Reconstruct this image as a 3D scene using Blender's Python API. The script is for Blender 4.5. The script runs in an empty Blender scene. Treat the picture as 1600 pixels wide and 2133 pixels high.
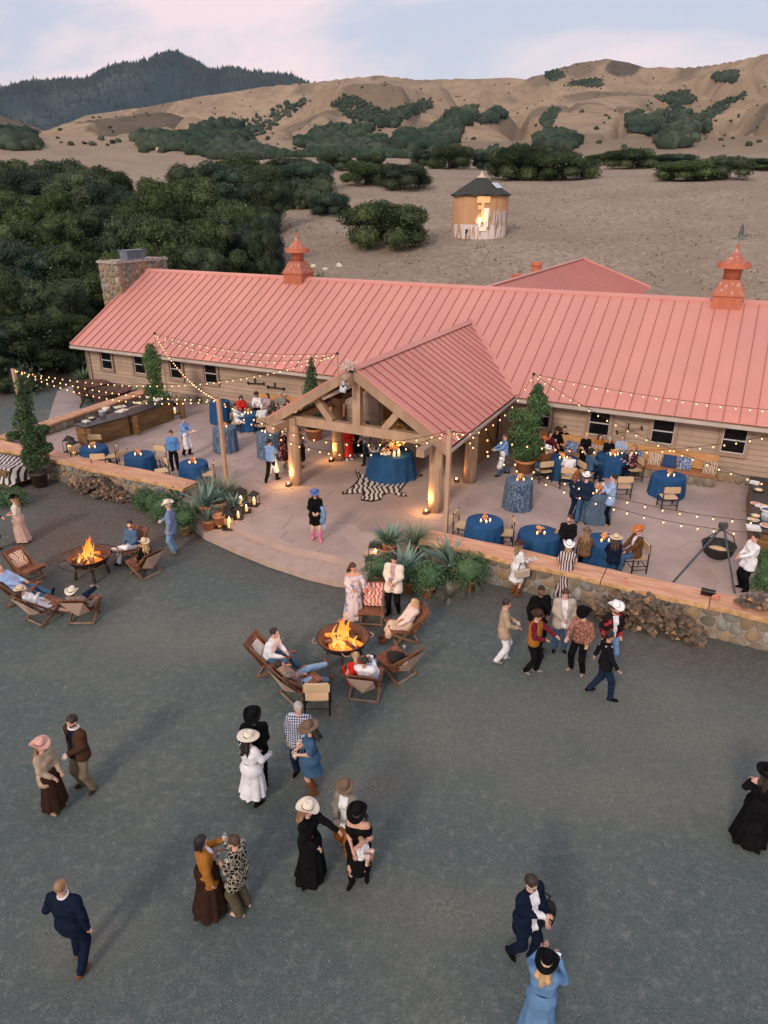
import bpy, math, random
import numpy as np
from math import radians as RAD, sin, cos, pi
from mathutils import Vector, Matrix, Euler
S = bpy.context.scene
COL = S.collection

# ------------------------------------------------------------------ camera
CF, CX, CY, CP, CR, CH = 1430.0, 800.0, 1066.5, RAD(24.02), RAD(0.20), 10.2
cam_d = bpy.data.cameras.new('camera')
cam = bpy.data.objects.new('camera', cam_d)
COL.objects.link(cam)
_fw = np.array([0, cos(CP), -sin(CP)]); _r0 = np.array([1., 0, 0]); _u0 = np.cross(_r0, _fw)
_rt = _r0 * cos(CR) + _u0 * sin(CR); _up = -_r0 * sin(CR) + _u0 * cos(CR)
cam.matrix_world = Matrix(((_rt[0], _up[0], -_fw[0], 0), (_rt[1], _up[1], -_fw[1], 0), (_rt[2], _up[2], -_fw[2], CH), (0, 0, 0, 1)))
cam_d.sensor_fit = 'VERTICAL'
cam_d.sensor_height = 24.0
cam_d.lens = CF / 2133.0 * 24.0
cam_d.clip_start = 0.1
cam_d.clip_end = 12000
S.camera = cam

# ------------------------------------------------------------------ world: dusk sky with thin pink cloud
SUN_EL, SUN_AZ = 14.0, 205.0       # low glow behind and left of the viewer
W = bpy.data.worlds.new('World'); S.world = W; W.use_nodes = True
nt = W.node_tree; nt.nodes.clear()
def N_(t, **k):
    n = nt.nodes.new(t)
    for a, b in k.items(): setattr(n, a, b)
    return n
out = N_('ShaderNodeOutputWorld')
sky = N_('ShaderNodeTexSky'); sky.sky_type = 'NISHITA'; sky.sun_disc = False
sky.sun_elevation = RAD(SUN_EL); sky.sun_rotation = RAD(SUN_AZ); sky.air_density = 1.4; sky.dust_density = 2.0; sky.ozone_density = 1.6
bg1 = N_('ShaderNodeBackground'); bg1.inputs[1].default_value = 0.12
nt.links.new(sky.outputs[0], bg1.inputs[0])
tc = N_('ShaderNodeTexCoord'); sep = N_('ShaderNodeSeparateXYZ'); nt.links.new(tc.outputs['Generated'], sep.inputs[0])
def M_(op, a, b=None, c=None):
    n = N_('ShaderNodeMath', operation=op)
    for i, v in enumerate((a, b, c)):
        if v is None: continue
        if isinstance(v, (int, float)): n.inputs[i].default_value = v
        else: nt.links.new(v, n.inputs[i])
    return n.outputs[0]
zz = M_('ADD', M_('MAXIMUM', sep.outputs[2], 0.0), 0.16)
comb = N_('ShaderNodeCombineXYZ')
nt.links.new(M_('DIVIDE', sep.outputs[0], zz), comb.inputs[0]); nt.links.new(M_('DIVIDE', sep.outputs[1], zz), comb.inputs[1])
mp = N_('ShaderNodeMapping'); nt.links.new(comb.outputs[0], mp.inputs[0])
mp.inputs['Rotation'].default_value = (0, 0, RAD(-24)); mp.inputs['Scale'].default_value = (0.33, 0.8, 1); mp.inputs['Location'].default_value = (3.1, 1.7, 0)
ns = N_('ShaderNodeTexNoise'); ns.inputs['Scale'].default_value = 0.95; ns.inputs['Detail'].default_value = 7; ns.inputs['Roughness'].default_value = 0.58; ns.inputs['Distortion'].default_value = 0.9
nt.links.new(mp.outputs[0], ns.inputs['Vector'])
rp = N_('ShaderNodeValToRGB'); nt.links.new(ns.outputs['Fac'], rp.inputs[0])
rp.color_ramp.elements[0].position = 0.43; rp.color_ramp.elements[0].color = (0, 0, 0, 1)
rp.color_ramp.elements[1].position = 0.545; rp.color_ramp.elements[1].color = (1, 1, 1, 1)
veil = N_('ShaderNodeMixRGB'); nt.links.new(rp.outputs[0], veil.inputs[0])
veil.inputs[1].default_value = (0.52, 0.56, 0.68, 1)      # grey-blue veil between the clouds
veil.inputs[2].default_value = (0.90, 0.71, 0.74, 1)      # dusk-pink cloud
warm = N_('ShaderNodeMixRGB'); warm.inputs[2].default_value = (0.88, 0.71, 0.73, 1)
nt.links.new(M_('MULTIPLY', M_('SUBTRACT', 1.0, M_('MINIMUM', M_('MULTIPLY', M_('MAXIMUM', sep.outputs[2], 0.0), 5.5), 1.0)), 0.45), warm.inputs[0])
nt.links.new(veil.outputs[0], warm.inputs[1])
bg2 = N_('ShaderNodeBackground'); bg2.inputs[1].default_value = 0.90
nt.links.new(warm.outputs[0], bg2.inputs[0])
mx = N_('ShaderNodeMixShader'); mx.inputs[0].default_value = 0.90
nt.links.new(bg1.outputs[0], mx.inputs[1]); nt.links.new(bg2.outputs[0], mx.inputs[2]); nt.links.new(mx.outputs[0], out.inputs[0])

sun_d = bpy.data.lights.new('sun', 'SUN'); sun_d.energy = 1.45; sun_d.angle = RAD(11); sun_d.color = (1.0, 0.85, 0.70)
sun = bpy.data.objects.new('sun', sun_d); COL.objects.link(sun)
_az = RAD(SUN_AZ)
_sd = Vector((sin(_az) * cos(RAD(30)), cos(_az) * cos(RAD(30)), sin(RAD(30))))
sun.rotation_euler = _sd.to_track_quat('Z', 'Y').to_euler()
S.view_settings.view_transform = 'Standard'; S.view_settings.look = 'None'
S.view_settings.exposure = 0.46; S.view_settings.gamma = 1.0; S.view_settings.use_curve_mapping = False
S.cycles.max_bounces = 5; S.cycles.diffuse_bounces = 3; S.cycles.transparent_max_bounces = 6
S.cycles.sample_clamp_indirect = 3.0

# ------------------------------------------------------------------ frames of reference
TZ = 0.45                                         # terrace level above the gravel
_th = RAD(-26.188)
BU = np.array([cos(_th), sin(_th), 0]); BN = np.array([-sin(_th), cos(_th), 0]); BE = np.array([-17.85, 39.566, 0])
def F(u, v, z=0.0):                               # ranch-house frame -> world
    return BE + BU * u + BN * v + np.array([0, 0, z])
def UV(p):
    r = np.array(p)[:3] - BE * 1.0
    return float(r @ BU), float(r @ BN)
def ray(px, py):
    return _rt * (px - CX) / CF - _up * (py - CY) / CF + _fw
def G(px, py, z=0.0):                             # point of the level z that the photograph shows at px, py
    d = ray(px, py); t = (z - CH) / d[2]
    return np.array([t * d[0], t * d[1], z])
def P_at(px, py, dist):                           # point on the sight line at a horizontal distance
    d = ray(px, py); t = dist / math.hypot(d[0], d[1])
    return np.array([t * d[0], t * d[1], CH + t * d[2]])

# ------------------------------------------------------------------ materials
MATS = {}
def mat(name, c, c2=None, scale=6.0, rough=0.85, bump=0.0, bscale=None, detail=4, metal=0.0, emit=None, estr=0.0, spec=0.3, mode='noise', stretch=None, lo=0.35, hi=0.65, island=0.0, sample=True, bdist=0.02, coord='Object', c3=None, scale3=0.4, var=0.1, prerot=0.0):
    if name in MATS: return MATS[name]
    m = bpy.data.materials.new(name); m.use_nodes = True; MATS[name] = m
    t = m.node_tree; p = t.nodes['Principled BSDF']; L = t.links
    p.inputs['Roughness'].default_value = rough; p.inputs['Metallic'].default_value = metal; p.inputs['Specular IOR Level'].default_value = spec
    m.diffuse_color = (*c, 1)
    def node(k, **kw):
        n = t.nodes.new(k)
        for a, b in kw.items(): setattr(n, a, b)
        return n
    vec = None
    if c2 is not None or bump:
        tcn = node('ShaderNodeTexCoord'); vec = tcn.outputs[coord]
        if prerot:
            vr = node('ShaderNodeVectorRotate', rotation_type='Z_AXIS'); L.new(vec, vr.inputs[0]); vr.inputs['Angle'].default_value = prerot; vec = vr.outputs[0]
        if stretch:
            mpn = node('ShaderNodeMapping'); L.new(vec, mpn.inputs[0]); mpn.inputs['Scale'].default_value = stretch; vec = mpn.outputs[0]
    if c2 is not None:
        if mode == 'noise':
            a = node('ShaderNodeTexNoise'); a.inputs['Scale'].default_value = scale; a.inputs['Detail'].default_value = detail; fac = a.outputs['Fac']
        elif mode == 'wave':
            a = node('ShaderNodeTexWave'); a.inputs['Scale'].default_value = scale; a.inputs['Distortion'].default_value = 9; a.inputs['Detail'].default_value = 1.5; a.inputs['Detail Scale'].default_value = 1.2; fac = a.outputs['Fac']; 
        elif mode == 'zebra':
            a = node('ShaderNodeTexWave'); a.inputs['Scale'].default_value = scale; a.inputs['Distortion'].default_value = 7.5; a.inputs['Detail'].default_value = 1.0; a.inputs['Detail Scale'].default_value = .55; fac = a.outputs['Fac']
        elif mode == 'stripe':
            a = node('ShaderNodeTexWave'); a.inputs['Scale'].default_value = scale; a.inputs['Distortion'].default_value = 0.5; fac = a.outputs['Fac']
        elif mode == 'voronoi':
            a = node('ShaderNodeTexVoronoi'); a.inputs['Scale'].default_value = scale; fac = a.outputs['Distance']
        elif mode == 'edge':
            a = node('ShaderNodeTexVoronoi', feature='DISTANCE_TO_EDGE'); a.inputs['Scale'].default_value = scale; fac = a.outputs['Distance']
        elif mode == 'plaid':
            ws = []
            for dr in ('X', 'Z'):
                w_ = node('ShaderNodeTexWave', bands_direction=dr); w_.inputs['Scale'].default_value = scale; L.new(vec, w_.inputs['Vector']); ws.append(w_)
            mm = node('ShaderNodeMath', operation='ADD'); L.new(ws[0].outputs['Fac'], mm.inputs[0]); L.new(ws[1].outputs['Fac'], mm.inputs[1])
            m5 = node('ShaderNodeMath', operation='MULTIPLY'); L.new(mm.outputs[0], m5.inputs[0]); m5.inputs[1].default_value = .5; fac = m5.outputs[0]; a = ws[0]
        elif mode == 'checker':
            a = node('ShaderNodeTexChecker'); a.inputs['Scale'].default_value = scale; fac = a.outputs['Fac']
        L.new(vec, a.inputs['Vector'])
        r = node('ShaderNodeValToRGB'); L.new(fac, r.inputs[0])
        r.color_ramp.elements[0].position = lo; r.color_ramp.elements[1].position = hi
        r.color_ramp.elements[0].color = (*c, 1); r.color_ramp.elements[1].color = (*c2, 1)
        col = r.outputs[0]
        if c3 is not None:
            n3 = node('ShaderNodeTexNoise'); n3.inputs['Scale'].default_value = scale3; n3.inputs['Detail'].default_value = 3; L.new(vec, n3.inputs['Vector'])
            r3 = node('ShaderNodeValToRGB'); L.new(n3.outputs['Fac'], r3.inputs[0]); r3.color_ramp.elements[0].position = .42; r3.color_ramp.elements[1].position = .66
            m3 = node('ShaderNodeMixRGB'); L.new(r3.outputs[0], m3.inputs[0]); L.new(col, m3.inputs[1]); m3.inputs[2].default_value = (*c3, 1); col = m3.outputs[0]
    else:
        rgb = node('ShaderNodeRGB'); rgb.outputs[0].default_value = (*c, 1); col = rgb.outputs[0]
    if island:
        g = node('ShaderNodeNewGeometry'); hs = node('ShaderNodeHueSaturation'); mr = node('ShaderNodeMapRange')
        L.new(g.outputs['Random Per Island'], mr.inputs[0]); mr.inputs[3].default_value = 1 - island; mr.inputs[4].default_value = 1 + island
        L.new(mr.outputs[0], hs.inputs['Value']); L.new(col, hs.inputs['Color']); col = hs.outputs[0]
    if mode != 'flat': 
        oi = node('ShaderNodeObjectInfo'); hs2 = node('ShaderNodeHueSaturation'); mr2 = node('ShaderNodeMapRange')
        L.new(oi.outputs['Random'], mr2.inputs[0]); mr2.inputs[3].default_value = 1 - var; mr2.inputs[4].default_value = 1 + var
        L.new(mr2.outputs[0], hs2.inputs['Value']); L.new(col, hs2.inputs['Color']); col = hs2.outputs[0]
    L.new(col, p.inputs['Base Color'])
    if bump:
        b = node('ShaderNodeBump'); b.inputs['Strength'].default_value = bump; b.inputs['Distance'].default_value = bdist
        nb = node('ShaderNodeTexNoise'); nb.inputs['Scale'].default_value = bscale or scale * 3; nb.inputs['Detail'].default_value = 5
        L.new(vec, nb.inputs['Vector']); L.new(nb.outputs['Fac'], b.inputs['Height']); L.new(b.outputs[0], p.inputs['Normal'])
    if emit is not None:
        p.inputs['Emission Color'].default_value = (*emit, 1); p.inputs['Emission Strength'].default_value = estr
        if not sample:
            try: m.cycles.emission_sampling = 'NONE'
            except Exception: pass
    return m

# ------------------------------------------------------------------ mesh helpers
def rotm(ax=0, ay=0, az=0):
    return np.array(Euler((ax, ay, az)).to_matrix())
class MB:
    def __init__(s): s.v = []; s.f = []; s.m = []; s.n = 0
    def add(s, V, Fc, mi=0, R=None, T=None):
        V = np.asarray(V, float)
        if R is not None: V = V @ np.asarray(R).T
        if T is not None: V = V + np.asarray(T, float)
        s.v.append(V); n = s.n
        for q in Fc: s.f.append([i + n for i in q])
        if isinstance(mi, int): s.m += [mi] * len(Fc)
        else: s.m += list(mi)
        s.n += len(V); return s
    def box(s, c, d, R=None, mi=0, taper=None, bev=0.0):
        x, y, z = d[0] / 2, d[1] / 2, d[2] / 2
        if bev:
            b = min(bev, x * .45, y * .45, z * .45)
            V = []; 
            for zz_, k in ((-z, b), (-z + b, 0), (z - b, 0), (z, b)):
                for sx, sy in ((-1, -1), (1, -1), (1, 1), (-1, 1)): V.append((sx * (x - k), sy * (y - k), zz_))
            Fc = [(3, 2, 1, 0), (12, 13, 14, 15)]
            for r in range(3):
                for i in range(4):
                    j = (i + 1) % 4; Fc.append((r * 4 + i, r * 4 + j, r * 4 + 4 + j, r * 4 + 4 + i))
        else:
            V = [(-x, -y, -z), (x, -y, -z), (x, y, -z), (-x, y, -z), (-x, -y, z), (x, -y, z), (x, y, z), (-x, y, z)]
            if taper: V = V[:4] + [(a * taper, b_ * taper, c_) for a, b_, c_ in V[4:]]
            Fc = [(3, 2, 1, 0), (4, 5, 6, 7), (0, 1, 5, 4), (1, 2, 6, 5), (2, 3, 7, 6), (3, 0, 4, 7)]
        return s.add(V, Fc, mi, R, c)
    def tube(s, pts, rad, n=8, mi=0, cap=True, flat=None):
        pts = np.asarray(pts, float); k = len(pts)
        rad = [rad] * k if np.isscalar(rad) else rad
        V = []; prev = None
        for i in range(k):
            t = pts[min(i + 1, k - 1)] - pts[max(i - 1, 0)]; t = t / (np.linalg.norm(t) + 1e-9)
            if prev is None:
                a = np.array([0, 0, 1.]) if abs(t[2]) < .9 else np.array([1., 0, 0]); x = np.cross(a, t)
            else: x = prev - t * (prev @ t)
            x /= np.linalg.norm(x) + 1e-9; y = np.cross(t, x); prev = x
            for j in range(n):
                a = 2 * pi * j / n; V.append(pts[i] + rad[i] * (x * cos(a) + y * sin(a)))
        Fc = [(i * n + j, i * n + (j + 1) % n, (i + 1) * n + (j + 1) % n, (i + 1) * n + j) for i in range(k - 1) for j in range(n)]
        if cap: Fc += [tuple(range(n))[::-1], tuple((k - 1) * n + j for j in range(n))]
        return s.add(V, Fc, mi)
    def bar(s, a, b, w, h=None, mi=0):
        a = np.asarray(a, float); b = np.asarray(b, float); h = h or w; t = b - a; Ln = np.linalg.norm(t); t = t / Ln
        upv = np.array([0, 0, 1.]) if abs(t[2]) < .95 else np.array([0, 1., 0]); x = np.cross(t, upv); x /= np.linalg.norm(x); y = np.cross(x, t)
        R = np.array([t, x, y]).T
        return s.box((a + b) / 2, (Ln, w, h), R, mi)
    def lathe(s, prof, n=16, c=(0, 0, 0), mi=0, cap0=True, cap1=True, R=None, wob=None):
        V = []
        for i, (r, z) in enumerate(prof):
            for j in range(n):
                a = 2 * pi * j / n; rr = r * (1 + (wob(a, i) if wob else 0)); V.append((rr * cos(a), rr * sin(a), z))
        Fc = [(i * n + j, i * n + (j + 1) % n, (i + 1) * n + (j + 1) % n, (i + 1) * n + j) for i in range(len(prof) - 1) for j in range(n)]
        if cap0: Fc.append(tuple(range(n))[::-1])
        if cap1: Fc.append(tuple((len(prof) - 1) * n + j for j in range(n)))
        return s.add(V, Fc, mi, R, c)
    def prism(s, poly, z0, z1, mi=0, top=None, R=None, T=None):
        n = len(poly); V = [(p[0], p[1], z0) for p in poly] + [(p[0], p[1], z1) for p in poly]
        Fc = [tuple(range(n))[::-1], tuple(range(n, 2 * n))] + [(i, (i + 1) % n, n + (i + 1) % n, n + i) for i in range(n)]
        return s.add(V, Fc, mi, R, T)
    def mesh(s, name, mats, smooth=False):
        me = bpy.data.meshes.new(name)
        V = np.concatenate(s.v) if s.v else np.zeros((0, 3))
        me.from_pydata(V.tolist(), [], s.f)
        for m in (mats if isinstance(mats, (list, tuple)) else [mats]): me.materials.append(m)
        if len(me.polygons):
            if any(s.m): me.polygons.foreach_set('material_index', s.m)
            if smooth: me.polygons.foreach_set('use_smooth', [True] * len(me.polygons))
        me.update(); return me
    def build(s, name, mats, parent=None, smooth=False, world=False):
        if world and parent is not None:
            o_ = np.array(parent.location); s.v = [V - o_ for V in s.v]
        return obj(name, s.mesh(name, mats, smooth), parent)
def obj(name, me, parent=None, loc=None, rz=None):
    o = bpy.data.objects.new(name, me); COL.objects.link(o)
    if parent is not None: o.parent = parent
    if loc is not None: o.location = [float(a) for a in loc]
    if rz is not None: o.rotation_euler = (0, 0, rz)
    return o
def tag(o, label=None, cat=None, group=None, kind=None):
    if label: o['label'] = label
    if cat: o['category'] = cat
    if group: o['group'] = group
    if kind: o['kind'] = kind
    return o
def thing(name, label, cat, loc=(0, 0, 0), rz=0.0, group=None):
    o = bpy.data.objects.new(name, None); COL.objects.link(o); o.empty_display_size = .2
    o.location = [float(a) for a in loc]; o.rotation_euler = (0, 0, rz)
    return tag(o, label, cat, group)
def dup(root, loc, rz, label=None, group=None, scale=None):
    r = root.copy(); COL.objects.link(r); r.location = [float(a) for a in loc]; r.rotation_euler = (0, 0, rz)
    if label: r['label'] = label
    if group: r['group'] = group
    if scale: r.scale = scale if not np.isscalar(scale) else (scale,) * 3
    for ch in list(root.children):
        c = ch.copy(); COL.objects.link(c); c.parent = r
        for g in ch.children:
            d = g.copy(); COL.objects.link(d); d.parent = c
    return r
def clip(poly, p, n):                              # keep the side where (q-p).n <= 0
    out = []; k = len(poly)
    for i in range(k):
        a = poly[i]; b = poly[(i + 1) % k]
        da = (a[0] - p[0]) * n[0] + (a[1] - p[1]) * n[1]; db = (b[0] - p[0]) * n[0] + (b[1] - p[1]) * n[1]
        if da <= 0: out.append(a)
        if da * db < 0:
            t = da / (da - db); out.append((a[0] + t * (b[0] - a[0]), a[1] + t * (b[1] - a[1])))
    return out
def voronoi(pts, bound, gap=0.0):
    cells = []
    for i, a in enumerate(pts):
        poly = list(bound)
        for j, b in enumerate(pts):
            if i == j: continue
            d = (b[0] - a[0], b[1] - a[1]); L = math.hypot(*d)
            if L > 6 * 1.2 * max(.3, gap * 30) and L > 4: continue
            n = (d[0] / L, d[1] / L); m = ((a[0] + b[0]) / 2 - n[0] * gap / 2, (a[1] + b[1]) / 2 - n[1] * gap / 2)
            poly = clip(poly, m, n)
            if len(poly) < 3: break
        cells.append(poly if len(poly) >= 3 else None)
    return cells
def shrink(poly, d):
    c = np.mean(poly, axis=0); out = []
    for p in poly:
        v = np.array(p) - c; L = np.linalg.norm(v); out.append(tuple(c + v * max(.3, (L - d) / L)))
    return out

def _h(ix, iy, s):
    n = (ix.astype(np.int64) * 374761393 + iy.astype(np.int64) * 668265263 + s * 1442695041) & 0x7fffffff
    n = ((n ^ (n >> 13)) * 1274126177) & 0x7fffffff
    return ((n ^ (n >> 16)) & 0xffff) / 65535.0
def vnoise(x, y, s=0):
    x = np.asarray(x, float); y = np.asarray(y, float)
    ix = np.floor(x); iy = np.floor(y); fx = x - ix; fy = y - iy
    fx = fx * fx * (3 - 2 * fx); fy = fy * fy * (3 - 2 * fy); ix = ix.astype(np.int64); iy = iy.astype(np.int64)
    a = _h(ix, iy, s); b = _h(ix + 1, iy, s); c = _h(ix, iy + 1, s); d = _h(ix + 1, iy + 1, s)
    return (a * (1 - fx) + b * fx) * (1 - fy) + (c * (1 - fx) + d * fx) * fy
def fbm(x, y, s=0, o=4):
    r = 0; a = .5; t = 0
    for k in range(o):
        r = r + a * vnoise(x * 2 ** k, y * 2 ** k, s + k * 7); t += a; a *= .5
    return r / t
def sstep(a, b, x):
    t = np.clip((np.asarray(x, float) - a) / (b - a), 0, 1); return t * t * (3 - 2 * t)
# ------------------------------------------------------------------ terrain, hills, mountain
def _azel(px, py):
    d = ray(px, py); return math.degrees(math.atan2(d[0], d[1])), d[2] / math.hypot(d[0], d[1])
def table(pts):
    q = sorted(_azel(*p) for p in pts); return np.array([a for a, b in q]), np.array([b for a, b in q])
CREST = table([(-700, 330), (-300, 330), (-60, 310), (20, 312), (60, 290), (180, 240), (300, 222), (430, 197), (560, 178), (640, 172), (740, 160), (800, 156), (870, 165), (960, 163), (1060, 160), (1095, 163), (1140, 150), (1200, 130), (1270, 121), (1310, 127), (1345, 139), (1440, 139), (1510, 130), (1600, 110), (1760, 90), (2200, 150)])
KNOLL = table([(-400, 470), (20, 345), (60, 312), (130, 275), (180, 250), (250, 243), (300, 236), (345, 232), (400, 248), (450, 285), (500, 320), (560, 345), (900, 460), (2200, 470)])
LEFTH = table([(-700, 240), (-200, 225), (0, 240), (40, 254), (80, 266), (115, 285), (170, 330), (300, 400), (900, 460), (2200, 470)])
PEAK = table([(-900, 230), (-300, 210), (-60, 198), (0, 187), (60, 172), (130, 166), (180, 168), (195, 158), (215, 147), (240, 138), (300, 128), (340, 112), (370, 109), (400, 124), (440, 148), (480, 142), (520, 150), (560, 155), (600, 156), (640, 174), (700, 200), (900, 260), (1500, 300), (2200, 300)])
MIDR = table([(-700, 400), (300, 380), (430, 345), (520, 300), (600, 262), (680, 226), (760, 206), (830, 212), (900, 240), (980, 255), (1050, 232), (1130, 205), (1230, 188), (1320, 192), (1400, 205), (1500, 190), (1600, 172), (1760, 165), (2200, 220)])
ND = np.array([0, 48, 60, 75, 100, 145, 250, 400, 520]); NH = np.array([0, 0.2, 3.7, 7.0, 10.3, 15.2, 23.6, 33.5, 41.0])
def near_h(x, y):
    d = np.hypot(x, y); az = np.degrees(np.arctan2(x, y))
    h = np.interp(d, ND, NH)
    left = sstep(-6.0, -14.0, az) * (1 - sstep(150, 330, d))
    h = h * (1 - .62 * left)
    un = (fbm(x / 26., y / 26., 3) - .5) * 2.4 * sstep(62, 110, d)
    return h + un
def layer(x, y, tab, D0, D1, base_d, seed, amp, fr):
    """a range of hills whose crest stands at distance D; spurs and gullies run down from it"""
    d = np.hypot(x, y); az = np.degrees(np.arctan2(x, y))
    D = D0 + (D1 - D0) * fbm(az / 9., az * 0 + seed, seed + 40, 2)
    el = np.interp(az, *tab)
    crest = CH + D * el
    base = np.interp(base_d, ND, NH)
    t = np.clip((d - base_d) / (D - base_d), 0, 1.4)
    wx = (fbm(x / 150., y / 150., seed + 9, 3) - .5) * 1.3
    def rnd_ridge(v):
        a = np.abs(2 * v - 1); return np.sqrt(a * a + .004)
    r1 = rnd_ridge(vnoise(az / fr + wx, d / 420. + wx * .6, seed))
    r2 = rnd_ridge(vnoise(az / (fr * .5) + wx * 2, d / 260. + 3, seed + 5))
    r3 = rnd_ridge(fbm(x / 62. + wx, y / 90., seed + 6, 2))
    spur = np.clip(r1 * 1.1 + r2 * .42 + r3 * .12, 0, 1)
    up = t ** .80
    prof = base + (crest - base) * np.where(t < 1, up, 1 - .5 * (t - 1))
    env = np.clip(4 * t * (1 - t), 0, 1) ** .8
    h = prof - (1 - spur) * amp * env + (fbm(x / 80., y / 80., seed + 2) - .5) * amp * .12 * env - (1 - rnd_ridge(fbm(x / 34., y / 60., seed + 8, 3))) * amp * .05 * env
    return h, spur, t
def full_h(x, y):
    d = np.hypot(x, y); n = near_h(x, y)
    az = np.degrees(np.arctan2(x, y))
    h1, s1, t1 = layer(x, y, CREST, 950, 1350, 330, 11, 110, 7.2)
    h2, s2, t2 = layer(x, y, KNOLL, 640, 700, 470, 23, 22, 4.5)
    h3, s3, t3 = layer(x, y, LEFTH, 900, 1000, 480, 31, 26, 5.0)
    spur = np.where(h2 > h1, s2, s1)
    h4, s4, t4 = layer(x, y, MIDR, 700, 880, 330, 47, 48, 5.6)
    s1 = np.where(h4 > h1, s4, s1); h1 = np.maximum(h1, h4)
    h = np.maximum(np.maximum(h1, h2), h3)
    w = sstep(300, 380, d)
    hh = np.where(w > 0, n * (1 - w) + np.maximum(h, np.minimum(n, 34)) * w, n)
    return hh, spur, np.where(h2 > h1, 1.0, 0.0) * (w > 0), t1
def hgt(x, y): return float(full_h(np.array([x]), np.array([y]))[0][0])
def GT(px, py, dmin=46, dmax=1500):                # where the sight line meets the terrain
    d = ray(px, py); hl = math.hypot(d[0], d[1]); ds = np.geomspace(dmin, dmax, 500)
    X = ds * d[0] / hl; Y = ds * d[1] / hl; Z = CH + ds * d[2] / hl
    H = full_h(X, Y)[0]; k = np.argmax(Z < H)
    if not (Z < H).any(): return None
    return np.array([X[k], Y[k], H[k]])

def attr(me, name, vals):
    a = me.attributes.new(name, 'FLOAT', 'POINT'); a.data.foreach_set('value', np.asarray(vals, dtype=np.float32).ravel())
def grid_mesh(name, X, Y, Z):
    na, nb = X.shape; me = bpy.data.meshes.new(name)
    V = np.stack([X, Y, Z], -1).reshape(-1, 3)
    i = np.arange(na - 1)[:, None] * nb + np.arange(nb - 1)[None]
    Q = np.stack([i, i + nb, i + nb + 1, i + 1], -1).reshape(-1, 4)
    me.vertices.add(len(V)); me.vertices.foreach_set('co', V.astype(np.float32).ravel())
    me.loops.add(Q.size); me.loops.foreach_set('vertex_index', Q.astype(np.int32).ravel())
    me.polygons.add(len(Q)); me.polygons.foreach_set('loop_start', np.arange(0, Q.size, 4, dtype=np.int32)); me.polygons.foreach_set('loop_total', np.full(len(Q), 4, dtype=np.int32))
    me.polygons.foreach_set('use_smooth', np.ones(len(Q), dtype=bool)); me.update(calc_edges=True); me.validate(); return me

def terrain_mat():
    m = bpy.data.materials.new('dry_hill_grass'); m.use_nodes = True; t = m.node_tree; p = t.nodes['Principled BSDF']; L = t.links
    p.inputs['Roughness'].default_value = 1; p.inputs['Specular IOR Level'].default_value = .05
    tc = t.nodes.new('ShaderNodeTexCoord')
    def noise(sc, det=5, rough=.6):
        n = t.nodes.new('ShaderNodeTexNoise'); n.inputs['Scale'].default_value = sc; n.inputs['Detail'].default_value = det; n.inputs['Roughness'].default_value = rough; L.new(tc.outputs['Object'], n.inputs['Vector']); return n.outputs['Fac']
    def ramp(f, a, b, c1, c2):
        r = t.nodes.new('ShaderNodeValToRGB'); L.new(f, r.inputs[0]); r.color_ramp.elements[0].position = a; r.color_ramp.elements[1].position = b; r.color_ramp.elements[0].color = (*c1, 1); r.color_ramp.elements[1].color = (*c2, 1); return r.outputs[0]
    def mix(f, a, b, mode='MIX'):
        n = t.nodes.new('ShaderNodeMixRGB'); n.blend_type = mode
        for i, v in enumerate((f, a, b)):
            if hasattr(v, 'links'): L.new(v, n.inputs[i])
            elif isinstance(v, tuple): n.inputs[i].default_value = (*v, 1)
            else: n.inputs[i].default_value = v
        return n.outputs[0]
    def at(nm):
        a = t.nodes.new('ShaderNodeAttribute'); a.attribute_name = nm; return a.outputs['Fac']
    near = mix(ramp(noise(1.6, 6, .75), .36, .64, (0, 0, 0), (1, 1, 1)), (.235, .186, .138), (.42, .35, .275))
    near = mix(ramp(noise(.09, 4), .4, .62, (0, 0, 0), (.6, .6, .6)), near, (.25, .195, .152))
    near = mix(ramp(noise(5, 4, .7), .55, .75, (0, 0, 0), (.5, .5, .5)), near, (.33, .26, .215))
    near = mix(ramp(noise(4, 4, .7), .30, .42, (.22, .22, .22), (0, 0, 0)), near, (.10, .075, .06))
    far = mix(ramp(noise(.013, 6), .35, .65, (0, 0, 0), (1, 1, 1)), (.37, .275, .182), (.285, .208, .138))
    far = mix(ramp(noise(.10, 6, .75), .48, .66, (0, 0, 0), (.75, .75, .75)), far, (.22, .165, .115))
    far = mix(ramp(noise(.028, 5, .7), .50, .64, (0, 0, 0), (.7, .7, .7)), far, (.40, .295, .20))
    far = mix(ramp(noise(.055, 7, .78), .50, .60, (0, 0, 0), (.6, .6, .6)), far, (.205, .155, .11))
    far = mix(ramp(noise(.42, 4, .7), .56, .70, (0, 0, 0), (.5, .5, .5)), far, (.16, .125, .09))
    base = mix(at('far'), near, far)
    sc = mix(ramp(noise(.11, 5, .7), .38, .62, (0, 0, 0), (1, 1, 1)), (.075, .066, .048), (.125, .10, .075))
    base = mix(at('scrub'), base, sc)
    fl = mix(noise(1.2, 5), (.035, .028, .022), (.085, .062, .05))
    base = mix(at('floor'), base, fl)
    L.new(base, p.inputs['Base Color'])
    b = t.nodes.new('ShaderNodeBump'); b.inputs['Strength'].default_value = .9; b.inputs['Distance'].default_value = .35
    L.new(noise(1.1, 7, .7), b.inputs['Height']); L.new(b.outputs[0], p.inputs['Normal'])
    return m
TM = terrain_mat()
az = np.radians(np.linspace(-62, 62, 620)); dd = np.concatenate([np.linspace(0.5, 44, 10), np.geomspace(46, 1500, 430)])
A, D = np.meshgrid(az, dd, indexing='ij'); X = D * np.sin(A); Y = D * np.cos(A)
Z, SP, KN, T1 = full_h(X, Y)
Z = np.where(D < 46, -.35, Z)
ter = grid_mesh('terrain', X, Y, Z)
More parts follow.
